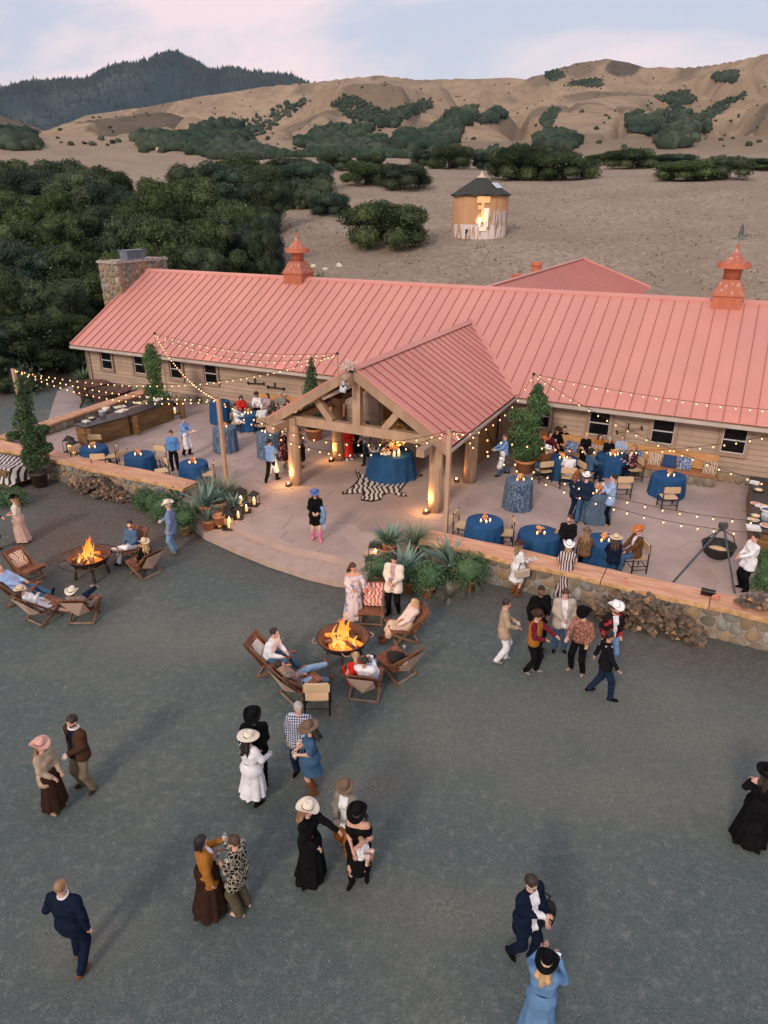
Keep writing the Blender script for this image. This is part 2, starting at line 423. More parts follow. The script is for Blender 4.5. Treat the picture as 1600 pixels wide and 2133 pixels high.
farm = sstep(230, 420, D)
AZ = np.degrees(A)
scr_n = fbm(X / 55., Y / 55., 77, 4)
gully = sstep(.42, .20, SP) * farm * sstep(.44, .54, scr_n + .03)
patch = sstep(.60, .66, fbm(X / 110., Y / 110., 91, 3)) * farm
elv = (Z - CH) / D
PX = CX + CF * np.tan(A)                             # rough bearing bands for the brush-covered knolls
kn = KN * sstep(.40, .47, fbm(X / 90., Y / 90., 15, 3) + .13) * (D > 560)
_ha, _he = _azel(1299, 139); hill_top = sstep(1.0, .88, np.hypot((AZ - _ha) / 1.25, (elv - _he) / .0105)) * (D > 600)
attr(ter, 'far', farm); attr(ter, 'scrub', np.clip(np.maximum.reduce([gully * .9, patch * .55, kn * .9, hill_top]), 0, 1))
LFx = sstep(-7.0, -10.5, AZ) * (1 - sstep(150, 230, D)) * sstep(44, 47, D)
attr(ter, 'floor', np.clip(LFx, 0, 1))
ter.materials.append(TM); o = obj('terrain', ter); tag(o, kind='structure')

# forested mountain behind the golden hills
mt_m = mat('forest_mountain', (.026, .050, .062), (.075, .090, .092), scale=.004, detail=8, rough=1, spec=.02, bump=.5, bscale=.05, bdist=6, lo=.47, hi=.66)  # haze blue is put into the base colour in place of denser air
azm = np.radians(np.linspace(-50, 45, 420)); dm = np.linspace(1500, 3400, 90)
A, D = np.meshgrid(azm, dm, indexing='ij'); X = D * np.sin(A); Y = D * np.cos(A)
def mount_h(X, Y):
    D = np.hypot(X, Y); A = np.arctan2(X, Y); el = np.interp(np.degrees(A), *PEAK); azd = np.degrees(A)
    Dc = 2600.; t = (D - 1500) / (Dc - 1500)
    wx = (fbm(X / 400., Y / 400., 5, 3) - .5)
    r = np.abs(2 * vnoise(azd / 3.4 + wx * 1.5, D / 900. + wx, 61) - 1); r2 = np.abs(2 * fbm(X / 210., Y / 260., 62, 3) - 1)
    crest = CH + Dc * el
    prof = 40 + (crest - 40) * np.where(t < 1, np.clip(t, 0, 1) ** .8, 1 - .45 * (t - 1))
    return prof - (1 - np.clip(r * .8 + r2 * .4, 0, 1)) * 130 * np.clip(4 * t * (1 - t), 0, 1)
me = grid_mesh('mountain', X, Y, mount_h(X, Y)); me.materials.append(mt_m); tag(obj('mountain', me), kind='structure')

# ------------------------------------------------------------------ gravel yard
def gravel_mat():
    m = bpy.data.materials.new('gravel'); m.use_nodes = True; t = m.node_tree; p = t.nodes['Principled BSDF']; L = t.links
    p.inputs['Roughness'].default_value = .95; p.inputs['Specular IOR Level'].default_value = .15
    tc = t.nodes.new('ShaderNodeTexCoord')
    def noise(sc, det=4, rough=.6, k='ShaderNodeTexNoise'):
        n = t.nodes.new('ShaderNodeTexNoise'); n.inputs['Scale'].default_value = sc; n.inputs['Detail'].default_value = det; n.inputs['Roughness'].default_value = rough; L.new(tc.outputs['Object'], n.inputs['Vector']); return n.outputs['Fac']
    def ramp(f, a, b, c1, c2):
        r = t.nodes.new('ShaderNodeValToRGB'); L.new(f, r.inputs[0]); r.color_ramp.elements[0].position = a; r.color_ramp.elements[1].position = b; r.color_ramp.elements[0].color = (*c1, 1); r.color_ramp.elements[1].color = (*c2, 1); return r.outputs[0]
    def mix(f, a, b):
        n = t.nodes.new('ShaderNodeMixRGB')
        for i, v in enumerate((f, a, b)):
            if hasattr(v, 'links'): L.new(v, n.inputs[i])
            elif isinstance(v, tuple): n.inputs[i].default_value = (*v, 1)
            else: n.inputs[i].default_value = v
        return n.outputs[0]
    v = t.nodes.new('ShaderNodeTexVoronoi'); v.inputs['Scale'].default_value = 70; L.new(tc.outputs['Object'], v.inputs['Vector'])
    g = ramp(v.outputs['Distance'], .05, .6, (.228, .268, .250), (.072, .096, .089))
    g = mix(ramp(noise(44, 6, .85), .35, .65, (0, 0, 0), (.8, .8, .8)), g, (.094, .122, .117))
    g = mix(ramp(noise(17, 5, .8), .36, .50, (.55, .55, .55), (0, 0, 0)), g, (.055, .068, .066))
    g = mix(ramp(noise(21, 5, .8), .54, .68, (0, 0, 0), (.55, .55, .55)), g, (.25, .27, .255))
    br = mix(ramp(noise(14, 5, .75), .38, .64, (0, 0, 0), (1, 1, 1)), (.120, .124, .106), (.215, .212, .182))
    g = mix(ramp(noise(.24, 6, .62), .47, .68, (0, 0, 0), (.75, .75, .75)), g, br)
    g = mix(ramp(noise(1.9, 5, .7), .46, .66, (0, 0, 0), (.65, .65, .65)), g, (.078, .105, .104))
    g = mix(ramp(noise(5.5, 4, .7), .52, .70, (0, 0, 0), (.6, .6, .6)), g, (.21, .225, .215))
    g = mix(ramp(noise(95, 2, .5), .70, .76, (0, 0, 0), (.9, .9, .9)), g, (.42, .44, .43))
    aw = t.nodes.new('ShaderNodeAttribute'); aw.attribute_name = 'worn'; g = mix(aw.outputs['Fac'], g, mix(ramp(noise(16, 6, .8), .36, .66, (0, 0, 0), (1, 1, 1)), (.105, .106, .088), (.235, .232, .200)))
    at = t.nodes.new('ShaderNodeAttribute'); at.attribute_name = 'earth'
    e = mix(ramp(noise(10, 6, .75), .38, .64, (0, 0, 0), (1, 1, 1)), (.080, .060, .050), (.185, .138, .112))
    g = mix(at.outputs['Fac'], g, e)
    L.new(g, p.inputs['Base Color'])
    b = t.nodes.new('ShaderNodeBump'); b.inputs['Strength'].default_value = .8; b.inputs['Distance'].default_value = .025
    L.new(noise(26, 5, .8), b.inputs['Height']); L.new(b.outputs[0], p.inputs['Normal']); return m
gx = np.linspace(-60, 60, 401); gy = np.concatenate([[-60, -30, -10], np.linspace(0, 52, 220)])
X, Y = np.meshgrid(gx, gy, indexing='ij')
LIM = 49.5 + 4 * (fbm(X / 7., Y * 0, 4) - .5)
u_ = (X - BE[0]) * BU[0] + (Y - BE[1]) * BU[1]; v_ = (X - BE[0]) * BN[0] + (Y - BE[1]) * BN[1]
Zg = (fbm(X / 5., Y / 5., 8, 3) - .5) * .03
Zg = np.where((u_ > -2) & (v_ > -12.5), -.03, Zg)
me = grid_mesh('gravel_yard', X, Y, Zg)
fire1, fire2 = G(193, 1215), G(710, 1370)
ea = np.maximum.reduce([
    sstep(3.2, .4, np.abs(v_ + 11.6)) * (u_ < 19) * (u_ > 4) * .95,
    sstep(2.0, .1, np.abs(v_ + 11.3)) * (u_ > 24) * .7,
    sstep(4.8, 1.8, np.hypot(X + 9.5, (Y - 21.5) * .8)) * .95,
    sstep(-19, -23, X) * sstep(35, 40, Y), sstep(1.6, .2, np.abs(v_ + 12.6)) * (u_ > 17) * (u_ < 27) * .55])
ea = np.clip(ea * .82 * (0.45 + .9 * fbm(X / 1.3, Y / 1.3, 6, 3)), 0, 1)
wo = np.zeros_like(X)
for px_, py_, rx_, ry_ in ((1230, 1480, 3.6, 1.3), (1420, 1530, 3.0, 1.1), (960, 1560, 2.6, .9), (420, 1330, 2.6, 1.0), (760, 1640, 1.4, .6), (1250, 1640, 3.0, .8), (200, 1960, 1.0, .6), (960, 1900, 1.6, .5)):
    c_ = G(px_, py_, 0); wo = np.maximum(wo, np.exp(-((X - c_[0]) / rx_) ** 2 - ((Y - c_[1]) / ry_) ** 2))
attr(me, 'worn', np.clip(wo * (.35 + .9 * fbm(X / .9, Y / .9, 19, 3)), 0, 1) * .8)
attr(me, 'earth', ea); me.materials.append(gravel_mat()); tag(obj('gravel_yard', me), kind='structure')

# air: thin dusk haze round the whole scene
mb = MB(); mb.box((0, 1700, 380), (5200, 4400, 800)); hz = bpy.data.materials.new('haze_air'); hz.use_nodes = True; t_ = hz.node_tree; t_.nodes.remove(t_.nodes['Principled BSDF'])
pv = t_.nodes.new('ShaderNodeVolumePrincipled'); pv.inputs['Color'].default_value = (.66, .80, .95, 1); pv.inputs['Density'].default_value = .00006; pv.inputs['Anisotropy'].default_value = .2; t_.links.new(pv.outputs[0], [n for n in t_.nodes if n.type == 'OUTPUT_MATERIAL'][0].inputs['Volume'])
me = mb.mesh('haze', hz); tag(obj('haze', me), kind='stuff')

# loose pale pebbles lying on the gravel
rs = np.random.RandomState(77); n = 9000; px_ = rs.uniform(-50, 1650, n); py_ = 1240 + 900 * rs.uniform(0, 1, n) ** .8
q = np.array([G(a, b, 0) for a, b in zip(px_, py_)]); uq = (q[:, 0] - BE[0]) * BU[0] + (q[:, 1] - BE[1]) * BU[1]; vq = (q[:, 0] - BE[0]) * BN[0] + (q[:, 1] - BE[1]) * BN[1]; q = q[vq < -12.2]; n = len(q)
s_ = rs.uniform(.004, .010, n) * (1 + .6 * (rs.uniform(0, 1, n) > .97)); tv = np.array([[1, 0, 0], [-.5, .87, 0], [-.5, -.87, 0], [0, 0, .35]]); an_ = rs.uniform(0, 6.3, n)
V = np.stack([np.stack([q[:, 0] + s_ * (t[0] * np.cos(an_) - t[1] * np.sin(an_)), q[:, 1] + s_ * (t[0] * np.sin(an_) + t[1] * np.cos(an_)), np.full(n, .012) + s_ * t[2]], -1) for t in tv], 1).reshape(-1, 3)
Q = (np.arange(n)[:, None, None] * 4 + np.array([[0, 1, 3], [1, 2, 3], [2, 0, 3]])[None]).reshape(-1, 3)
me = bpy.data.meshes.new('pebbles'); me.from_pydata(V.tolist(), [], Q.tolist()); me.materials.append(mat('pebble', (.18, .20, .20), (.40, .40, .39), scale=3, rough=.9, island=.3)); tag(obj('pebbles', me), 'loose pale pebbles scattered over the gravel yard', 'pebbles', kind='stuff')
# ------------------------------------------------------------------ terrace
M_terr = mat('terrace_concrete', (.375, .285, .250), (.455, .350, .310), scale=.9, rough=.9, bump=.25, bscale=9, detail=7, c3=(.32, .245, .218), scale3=.35, var=.025)
M_grout = mat('grout', (.45, .345, .30), (.39, .295, .26), scale=1.5, rough=.95)
M_slab2 = mat('concrete_pad', (.30, .25, .235), (.36, .30, .28), scale=1.2, rough=.9)
M_edge = mat('terrace_edge', (.40, .295, .245), (.47, .355, .30), scale=3, rough=.9, bump=.4)
R90 = np.array([BU, BN, [0, 0, 1]]).T              # frame axes as a rotation
TB = thing('terrace', 'broad mauve stamped-concrete terrace before the ranch house', 'terrace', F(0, 0, 0)); TB['kind'] = 'structure'; del TB['category']
def FP(poly): return [(p[0], p[1]) for p in poly]
def uvp(px, py, z): return UV(G(px, py, z))
edge_up = [(17.1, -10.2), (17.7, -10.35), uvp(490, 1095, .45), uvp(560, 1124, .45), uvp(610, 1141, .45), uvp(665, 1150, .45), uvp(720, 1164, .45), uvp(775, 1176, .45), (24.6, -11.15), (25.6, -10.6), (26.3, -10.1)]
edge_lo = [(17.3, -10.9), uvp(425, 1113, .2), uvp(490, 1142, .2), uvp(560, 1170, .2), uvp(640, 1196, .2), uvp(700, 1210, .2), uvp(760, 1216, .2), (25.2, -11.7), (26.4, -11.0), (26.6, -10.1)]
bound = [(5.3, -10.2)] + edge_up + [(42, -10.2), (42, .57), (5.3, .57)]
lo_poly = edge_lo + [(26.6, -9.9), (17.0, -9.9)]
def prism_uv(name, poly, z0, z1, m, par, bev=0.0):
    mb = MB(); poly = poly if sum(poly[i][0] * poly[(i + 1) % len(poly)][1] - poly[(i + 1) % len(poly)][0] * poly[i][1] for i in range(len(poly))) > 0 else poly[::-1]
    mb.prism(poly, z0, z1); mb.v = [V @ R90.T for V in mb.v]; return obj(name, mb.mesh(name, m), par)
prism_uv('step', lo_poly, 0.0, .20, M_edge, TB)
prism_uv('grout_bed', bound, 0.0, TZ - .012, M_grout, TB)
random.seed(5)
pts = []
for i in range(26):
    for j in range(9):
        pts.append((5.6 + i * 1.42 + (j % 2) * .7 + random.uniform(-.45, .45), -11.6 + j * 1.42 + random.uniform(-.45, .45)))
def ccw(p): return p if sum(p[i][0] * p[(i + 1) % len(p)][1] - p[(i + 1) % len(p)][0] * p[i][1] for i in range(len(p))) > 0 else p[::-1]
bc = ccw(bound)
for c in voronoi(pts, [(5.3, -12.6), (42, -12.6), (42, .57), (5.3, .57)], .035):
    if not c: continue
    ym = min(q[1] for q in c)
    if ym < -10.2:
        xm = np.mean([q[0] for q in c])
        if xm < 17.2 or xm > 26.2: c = clip(c, (0, -10.2), (0, -1))
        else:
            for k in range(len(edge_up) - 1):
                a, b = edge_up[k], edge_up[k + 1]; n = (b[1] - a[1], -(b[0] - a[0])); L = math.hypot(*n)
                c = clip(c, a, (n[0] / L, n[1] / L))
                if len(c) < 3: break
    if len(c) < 3: continue
    c = [(x, y) for x, y in c]
    if all(y < -10.25 and (x < 17.1 or x > 26.3) for x, y in c): continue
    prism_uv('flagstone', c, TZ - .05, TZ + random.uniform(0, .003), M_terr, TB)
# pale pad left of the bar wall
pad = [G(*q, 0) for q in ((95, 900), (108, 850), (120, 815), (160, 800), (195, 800), (175, 830), (165, 850), (190, 868), (150, 885), (120, 905))]
mb = MB(); mb.prism([(p[0], p[1]) for p in pad][::-1], -.03, .03); tag(obj('flagstone_path', mb.mesh('flagstone_path', M_slab2)), kind='structure')

# ------------------------------------------------------------------ stone walls with timber caps
def stone_mats():
    cs = [((.16, .13, .10), (.26, .21, .155)), ((.20, .165, .12), (.32, .26, .19)), ((.24, .17, .10), (.34, .24, .15)), ((.17, .17, .155), (.29, .29, .27)), ((.12, .105, .09), (.21, .18, .145)), ((.26, .235, .20), (.40, .37, .33))]
    return [mat('stone_%d' % i, a, b, scale=5, rough=.9, bump=.6, bscale=14, detail=6) for i, (a, b) in enumerate(cs)]
STM = stone_mats()
M_mort = mat('mortar', (.27, .235, .19), (.36, .32, .27), scale=6, rough=.95, bump=.5)
M_cap = mat('cap_timber', (.48, .235, .135), (.68, .385, .245), scale=2.2, rough=.7, bump=.2, stretch=(.5, 5, 5), detail=6, prerot=RAD(26.2))
M_capedge = mat('cap_live_edge', (.34, .19, .08), (.55, .33, .16), scale=6, rough=.8, bump=.5)
def stones(par, org, ux, uz, nrm, L, H, size, seed, proud=.05, zig=0):
    """irregular field stones set in a wall face: org lower corner, ux/uz axes, nrm outward; children of par (location par)"""
    rnd = random.Random(seed); pts = []; rows = max(1, round(H / size)); cols = max(1, round(L / (size * 1.25)))
    for j in range(rows):
        for i in range(cols):
            pts.append(((i + .5 + (j % 2) * .5 + rnd.uniform(-.38, .38)) * L / cols, (j + .5 + rnd.uniform(-.33, .33)) * H / rows))
    po = np.array(par.location)
    for c in voronoi(pts, [(0, 0), (L, 0), (L, H), (0, H)], .035):
        if not c: continue
        c = ccw(c)
        ar = abs(sum(c[i][0] * c[(i + 1) % len(c)][1] - c[(i + 1) % len(c)][0] * c[i][1] for i in range(len(c)))) / 2
        if ar < .012: continue
        cc = np.mean(c, axis=0)
        # cut corners so that the stones read as rounded boulders
        r = []
        for i in range(len(c)):
            a = np.array(c[i - 1]); b = np.array(c[i]); d = np.array(c[(i + 1) % len(c)])
            r.append(tuple(b + (a - b) * .24)); r.append(tuple(b + (d - b) * .24))
        pr = proud * rnd.uniform(.6, 1.5); n = len(r)
        A = [(p, -.02) for p in r]; B = [(tuple(cc + (np.array(p) - cc) * .95), pr * .65) for p in r]; Cc = [(tuple(cc + (np.array(p) - cc) * .72), pr * rnd.uniform(.9, 1.1)) for p in r]
        V = []
        for (p, h) in A + B + Cc: V.append(np.array(org) + np.array(ux) * p[0] + np.array(uz) * p[1] + np.array(nrm) * h - po)
        Fc = [(i, (i + 1) % n, n + (i + 1) % n, n + i) for i in range(n)] + [(n + i, n + (i + 1) % n, 2 * n + (i + 1) % n, 2 * n + i) for i in range(n)] + [tuple(range(2 * n, 3 * n))]
        if np.dot(np.cross(ux, uz), nrm) < 0: Fc = [q[::-1] for q in Fc]
        mb = MB(); mb.add(V, Fc); obj('stone', mb.mesh('stone', rnd.choice(STM + STM[:3]), True), par)
def wallrun(name, label, u0, v0, u1, v1, zt, zb, th, capw, size, seed, faces='o', cat='wall', caplens=None, capover=.06):
    p0 = F(u0, v0, 0); p1 = F(u1, v1, 0); L = np.linalg.norm(p1 - p0); d = (p1 - p0) / L; nr = np.array([d[1], -d[0], 0])  # nr: right of travel
    par = thing(name, label, cat, p0)
    mb = MB(); R = np.array([d, [-d[1], d[0], 0], [0, 0, 1]]).T
    mb.box(d * L / 2 + np.array([0, 0, (zt + zb) / 2]), (L, th - .06, zt - zb), R); obj('mortar_core', mb.mesh('mortar_core', M_mort), par)
    if 'o' in faces: stones(par, p0 + nr * (th / 2 - .03) + [0, 0, zb], d, np.array([0, 0, 1.]), nr, L, zt - zb, size, seed)
    if 'i' in faces: stones(par, p0 - nr * (th / 2 - .03) + [0, 0, TZ], d, np.array([0, 0, 1.]), -nr, L, zt - TZ, size, seed + 1)
    x = 0; k = 0; rnd = random.Random(seed); caplens = caplens or [3.3]
    while x < L - .1 and capw:
        l = min(caplens[k % len(caplens)], L - x); k += 1
        mb = MB(); n = 14; V = []; 
        ph = rnd.uniform(0, 9)
        for i in range(n + 1):
            s_ = x + .012 + (l - .024) * i / n; w1 = capw / 2 + .035 * sin(s_ * 2.1 + ph) + .018 * sin(s_ * 7.3 + ph); w2 = capw / 2 + .03 * sin(s_ * 1.7 + ph * 2)
            for off, z in ((w1 + .02, zt), (w1, zt + .075), (w1 - .03, zt + .11), (-w2 + .03, zt + .11), (-w2, zt + .075), (-w2 - .0, zt)):
                V.append(d * s_ + nr * off + np.array([0, 0, z + (.004 * sin(s_ * 3) if z > zt else 0)]))
        Fc = []; mi = []
        for i in range(n):
            for j in range(6):
                a = i * 6 + j; b = i * 6 + (j + 1) % 6; Fc.append((a, b, b + 6, a + 6)); mi.append(1 if j in (0, 1, 4) else 0)
        Fc += [tuple(range(6))[::-1], tuple(n * 6 + j for j in range(6))]; mi += [1, 1]
        mb.add(V, Fc, mi); obj('timber_cap', mb.mesh('timber_cap', [M_cap, M_capedge]), par)
        x += l
    return par
wallrun('stone_wall', 'low stone wall with timber cap left of the steps, agaves before it', 5.2, -9.95, 17.0, -9.95, .84, -.05, .55, .86, .30, 11, 'oi', caplens=[4.6, 3.9, 3.4])
wallrun('stone_wall', 'low stone wall with timber cap right of the steps, people sitting on it', 26.2, -9.95, 40.5, -10.25, .84, -.12, .55, .86, .29, 21, 'oi', caplens=[5.4, 2.7, 6.5])
wallrun('stone_wall', 'short stone wall with timber cap running behind the left buffet bar', 5.35, .1, 5.9, -9.4, .84, -.05, .5, .7, .30, 31, 'i', caplens=[3.0, 3.3, 3.2])

# ------------------------------------------------------------------ ranch house
HE, HW, HR = 2.943, 6.6, 6.54
M_roof = mat('roof_paint', (.59, .250, .198), (.65, .288, .228), scale=.5, c3=(.555, .245, .205), scale3=.12, rough=.45, bump=0.0, detail=5, spec=.35, var=.025)
M_roofd = mat('roof_seam', (.30, .085, .070), rough=.6)
M_side = mat('siding_paint', (.35, .255, .192), (.41, .302, .228), scale=1.5, rough=.75, detail=5)
M_trim = mat('trim_paint', (.30, .205, .15), (.34, .235, .17), scale=3, rough=.7)
M_gut = mat('gutter_metal', (.52, .45, .40), (.44, .38, .34), scale=2, rough=.5)
M_dark = mat('interior_shade', (.022, .018, .016), rough=.9)  # near-black: the gloom of the unlit hall is put into the colour
M_glass = mat('window_glass', (.006, .006, .007), rough=.12, spec=.22)
M_frame = mat('window_sash', (.50, .49, .47), rough=.5)
M_plank = mat('door_plank', (.34, .165, .05), (.50, .26, .09), scale=4, rough=.6, bump=.3, stretch=(1, 6, 1))
M_beam = mat('beam_wood', (.345, .23, .155), (.44, .305, .215), scale=3, rough=.8, bump=.25, stretch=(1, 1, .3))
M_rust = mat('rust_red_paint', (.43, .130, .072), (.50, .165, .095), scale=5, rough=.6, detail=6)
M_flake = mat('flaking_red_paint', (.43, .14, .085), (.58, .42, .36), scale=6, rough=.7, detail=6, lo=.55, hi=.68)
H_ = thing('ranch_house', 'long ranch house with tan siding and red standing-seam metal roof', 'house', F(0, 0, 0))
def fo(mb, name, m, par=H_, smooth=False):          # build in the house frame
    mb.v = [V @ R90.T for V in mb.v]; return obj(name, mb.mesh(name, m, smooth), par)
LH = 40.0
SL = (HR - HE) / HW
def roof_panel(pts, rib=True):
    """pts: 4+ corners (u,v,z) counter-clockwise seen from above; ribs along its left edge"""
    mb = MB(); n = len(pts); P = np.array(pts, float); nn = np.cross(P[1] - P[0], P[2] - P[0]); nn /= np.linalg.norm(nn)
    if nn[2] < 0: nn = -nn; 
    V = list(P) + list(P - nn * .03)
    ar = np.cross(P[1] - P[0], P[2] - P[0])[2]
    top = tuple(range(n)) if ar > 0 else tuple(range(n))[::-1]
    Fc = [top, tuple(i + n for i in top[::-1])] + [(top[i], top[i] + n, top[(i + 1) % n] + n, top[(i + 1) % n]) for i in range(n)]
    mb.add(V, Fc, 0); return mb, nn
def seam(mb, a, b, nn, h=.034, w=.019):
    a = np.array(a, float); b = np.array(b, float); t = (b - a) / np.linalg.norm(b - a); x = np.cross(t, nn)
    V = [a - x * w / 2, a + x * w / 2, a + x * w / 2 + nn * h, a - x * w / 2 + nn * h, b - x * w / 2, b + x * w / 2, b + x * w / 2 + nn * h, b - x * w / 2 + nn * h]
    mb.add(V, [(0, 1, 2, 3), (7, 6, 5, 4), (0, 4, 5, 1), (1, 5, 6, 2), (2, 6, 7, 3), (3, 7, 4, 0)], 1)
PU, PWD, PL, PH = 22.36, 3.62, 7.5, 5.22           # portico ridge position, half width, length, ridge height
PE = 2.99
vb = (PH - HE) / SL
RP = .555                                           # panel width
def front_cut(u):                                   # where the portico roof meets the main slope: lower end v of the panel line u
    a = abs(u - PU)
    if a >= PWD: return 0.0
    return vb * (1 - a / PWD)
u = 0.0
while u < LH:
    u1 = min(u + RP, LH); brk = [u]
    for k in (PU - PWD, PU, PU + PWD):
        if u < k < u1: brk.append(k)
    brk.append(u1)
    lo_ = [(a, max(0.0, front_cut(a)), 0) for a in brk]
    pts = [(a, v, HE + SL * v) for a, v, _ in lo_] + [(u1, HW, HR), (u, HW, HR)]
    mb, nn = roof_panel(pts); v0 = front_cut(u)
    seam(mb, (u, v0 + .03, HE + SL * (v0 + .03)), (u, HW - .08, HR - SL * .08), nn)
    fo(mb, 'roof_panel', [M_roof, M_roofd]); u = u1
# rear slope
mb, nn = roof_panel([(0, HW, HR), (LH, HW, HR), (LH, 2 * HW, HE), (0, 2 * HW, HE)])
u = RP
while u < LH: seam(mb, (u, HW + .1, HR - SL * .1), (u, 2 * HW, HE), nn); u += RP
fo(mb, 'rear_roof_slope', [M_roof, M_roofd])
mb = MB()
for s_ in (-1, 1):
    mb.add([(0, HW, HR + .06), (LH, HW, HR + .06), (LH, HW + s_ * .24, HR - .13 + .07), (0, HW + s_ * .24, HR - .13 + .07)], [(0, 1, 2, 3) if s_ > 0 else (3, 2, 1, 0)])
    mb.add([(0, HW + s_ * .24, HR - .06), (LH, HW + s_ * .24, HR - .06), (LH, HW + s_ * .24, HR - .13), (0, HW + s_ * .24, HR - .13)], [(0, 1, 2, 3)])
fo(mb, 'ridge_cap', M_roof)
mb = MB()
for s_ in (0, 1):
    v1 = 0 if s_ == 0 else 2 * HW
    mb.bar((-.03, v1, HE - .02), (-.03, HW, HR + .03), .10, .2)
fo(mb, 'rake_trim', M_roof)
# walls
WV = .58; WB = TZ; WT = HE - .02
mb = MB()
SEG = [(0.6, 20.4), (25.3, LH)]
for a, b in SEG: mb.box(((a + b) / 2, WV + .12, (WB + WT) / 2), (b - a, .16, WT - WB))
mb.box((22.85, WV + .12, 2.78), (4.9, .16, .3)); mb.box((LH / 2, 2 * HW - .6, 1.5), (LH - 1, .2, 3)); 
for uu in (.68, LH - .1): mb.add([(uu, WV + .05, 0), (uu, 2 * HW - .5, 0), (uu, 2 * HW - .5, HE + .2), (uu, HW, HR - .12), (uu, WV + .05, HE + .2), (uu + .1, WV + .05, 0), (uu + .1, 2 * HW - .5, 0), (uu + .1, 2 * HW - .5, HE + .2), (uu + .1, HW, HR - .12), (uu + .1, WV + .05, HE + .2)], [(0, 4, 3, 2, 1), (5, 6, 7, 8, 9)])
fo(mb, 'wall', M_side)
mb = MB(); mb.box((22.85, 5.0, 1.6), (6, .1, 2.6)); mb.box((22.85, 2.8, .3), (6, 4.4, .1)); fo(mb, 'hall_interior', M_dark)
WIN = [1.99, 4.5, 7.1, 9.45, 12.0, 26.95, 29.4, 31.85, 34.4, 36.9]
WIN = [1.99, 4.5, 7.1, 9.45, 26.95, 29.4, 31.85, 34.4, 36.9]
WZ0, WZ1, WW = 1.62, 2.60, .84
bz = WB + .38; bh = (WT - bz) / 10
for r in range(10):
    z0 = bz + r * bh
    for a, b in SEG:
        cuts = [a]
        for w in WIN:
            if a < w < b and z0 + bh > WZ0 - .1 and z0 < WZ1 + .08: cuts += [w - WW / 2 - .13, w + WW / 2 + .13]
        cuts.append(b)
        for k in range(0, len(cuts), 2):
            x0, x1 = cuts[k], cuts[k + 1]
            if x1 - x0 < .05: continue
            parts_ = [x0] + ([] if x1 - x0 < 5 else [x0 + (x1 - x0) * (.35 + .3 * ((r * 7) % 5) / 5)]) + [x1]
            for q in range(len(parts_) - 1):
                c0, c1 = parts_[q] + .003, parts_[q + 1] - .003
                mb = MB(); y0 = WV + .04
                V = [(c0, y0, z0 + .008), (c1, y0, z0 + .008), (c1, y0 - .065, z0 + .008), (c0, y0 - .065, z0 + .008), (c0, y0, z0 + bh), (c1, y0, z0 + bh), (c1, y0 - .012, z0 + bh), (c0, y0 - .012, z0 + bh)]
                mb.add(V, [(0, 1, 2, 3)[::-1], (4, 7, 6, 5)[::-1], (3, 2, 6, 7), (0, 3, 7, 4), (2, 1, 5, 6)]); fo(mb, 'siding_board', M_side)
# corner post + entrance jambs
for uu, w in ((.62, .14), (20.42, .16), (25.28, .16)):
    mb = MB(); mb.box((uu, WV - .02, (WB + WT) / 2), (w, .14, WT - WB - .01)); fo(mb, 'corner_board', M_trim)
for w in WIN:
    wr = MB(); z0, z1 = WZ0, WZ1; x0, x1 = w - WW / 2, w + WW / 2; y = WV - .05
    for c, d in (((x0 - .06, y, (z0 + z1) / 2), (.12, .10, z1 - z0)), ((x1 + .06, y, (z0 + z1) / 2), (.12, .10, z1 - z0)), ((w, y, z1 + .04), (WW + .24, .10, .08)), ((w, y - .015, z0 - .06), (WW + .24, .13, .12))): wr.box(c, d)
    wn = fo(wr, 'window', M_trim)
    g = MB(); g.box((w, WV + .02, (z0 + z1) / 2), (WW, .02, z1 - z0)); fo(g, 'pane', M_glass, wn)
    g = MB(); zm = z0 + (z1 - z0) * .52
    for c, d in (((x0 + .02, WV - .005, (z0 + z1) / 2), (.035, .03, z1 - z0)), ((x1 - .02, WV - .005, (z0 + z1) / 2), (.035, .03, z1 - z0)), ((w, WV - .006, zm), (WW - .08, .03, .05)), ((w, WV - .006, z0 + .02), (WW - .08, .03, .04))): g.box(c, d)
    fo(g, 'sash', M_frame, wn)
# stone footing along the wall
fr = thing('stone_footing', 'stone footing course under the siding of the ranch house', 'footing', F(.7, WV, 0))
for a, b, sd in ((.7, 12.8, 51), (34.0, 39.9, 52), (26.0, 30.8, 53)):
    stones(fr, F(a, WV - .03, TZ), BU, np.array([0, 0, 1.]), -BN, b - a, .36, .25, sd, .06)
mb = MB(); mb.box((20, WV - .0, TZ + .18), (39, .06, .36)); mb.v = [V @ R90.T + (F(0, 0, 0) - np.array(fr.location)) for V in mb.v]; obj('mortar_bed', mb.mesh('mortar_bed', M_mort), fr)
# gutter and fascia
mb = MB()
for a, b in ((-.05, PU - PWD - .02), (PU + PWD + .02, LH)):
    mb.box(((a + b) / 2, -.10, HE - .13), (b - a, .02, .14)); mb.box(((a + b) / 2, -.05, HE - .195), (b - a, .12, .015)); 
fo(mb, 'gutter', M_gut)
mb = MB()
for a, b in ((0, PU - PWD), (PU + PWD, LH)): mb.box(((a + b) / 2, .03, HE - .13), (b - a, .03, .16)); mb.box(((a + b) / 2, .3, HE - .20), (b - a, .55, .02))
fo(mb, 'fascia', M_trim)
mb = MB(); uu = PU + PWD + .4
while uu < LH: mb.box((uu, -.04, HE - .06), (.03, .13, .015)); uu += 1.15
fo(mb, 'gutter_strap', M_frame)
mb = MB(); mb.tube([(.5, .48, HE - .2), (.5, .5, TZ + .1)], .045, 8); mb.tube([(30.45, .46, HE - .6), (30.45, .5, TZ + .1)], .02, 6); fo(mb, 'downpipe', M_trim)

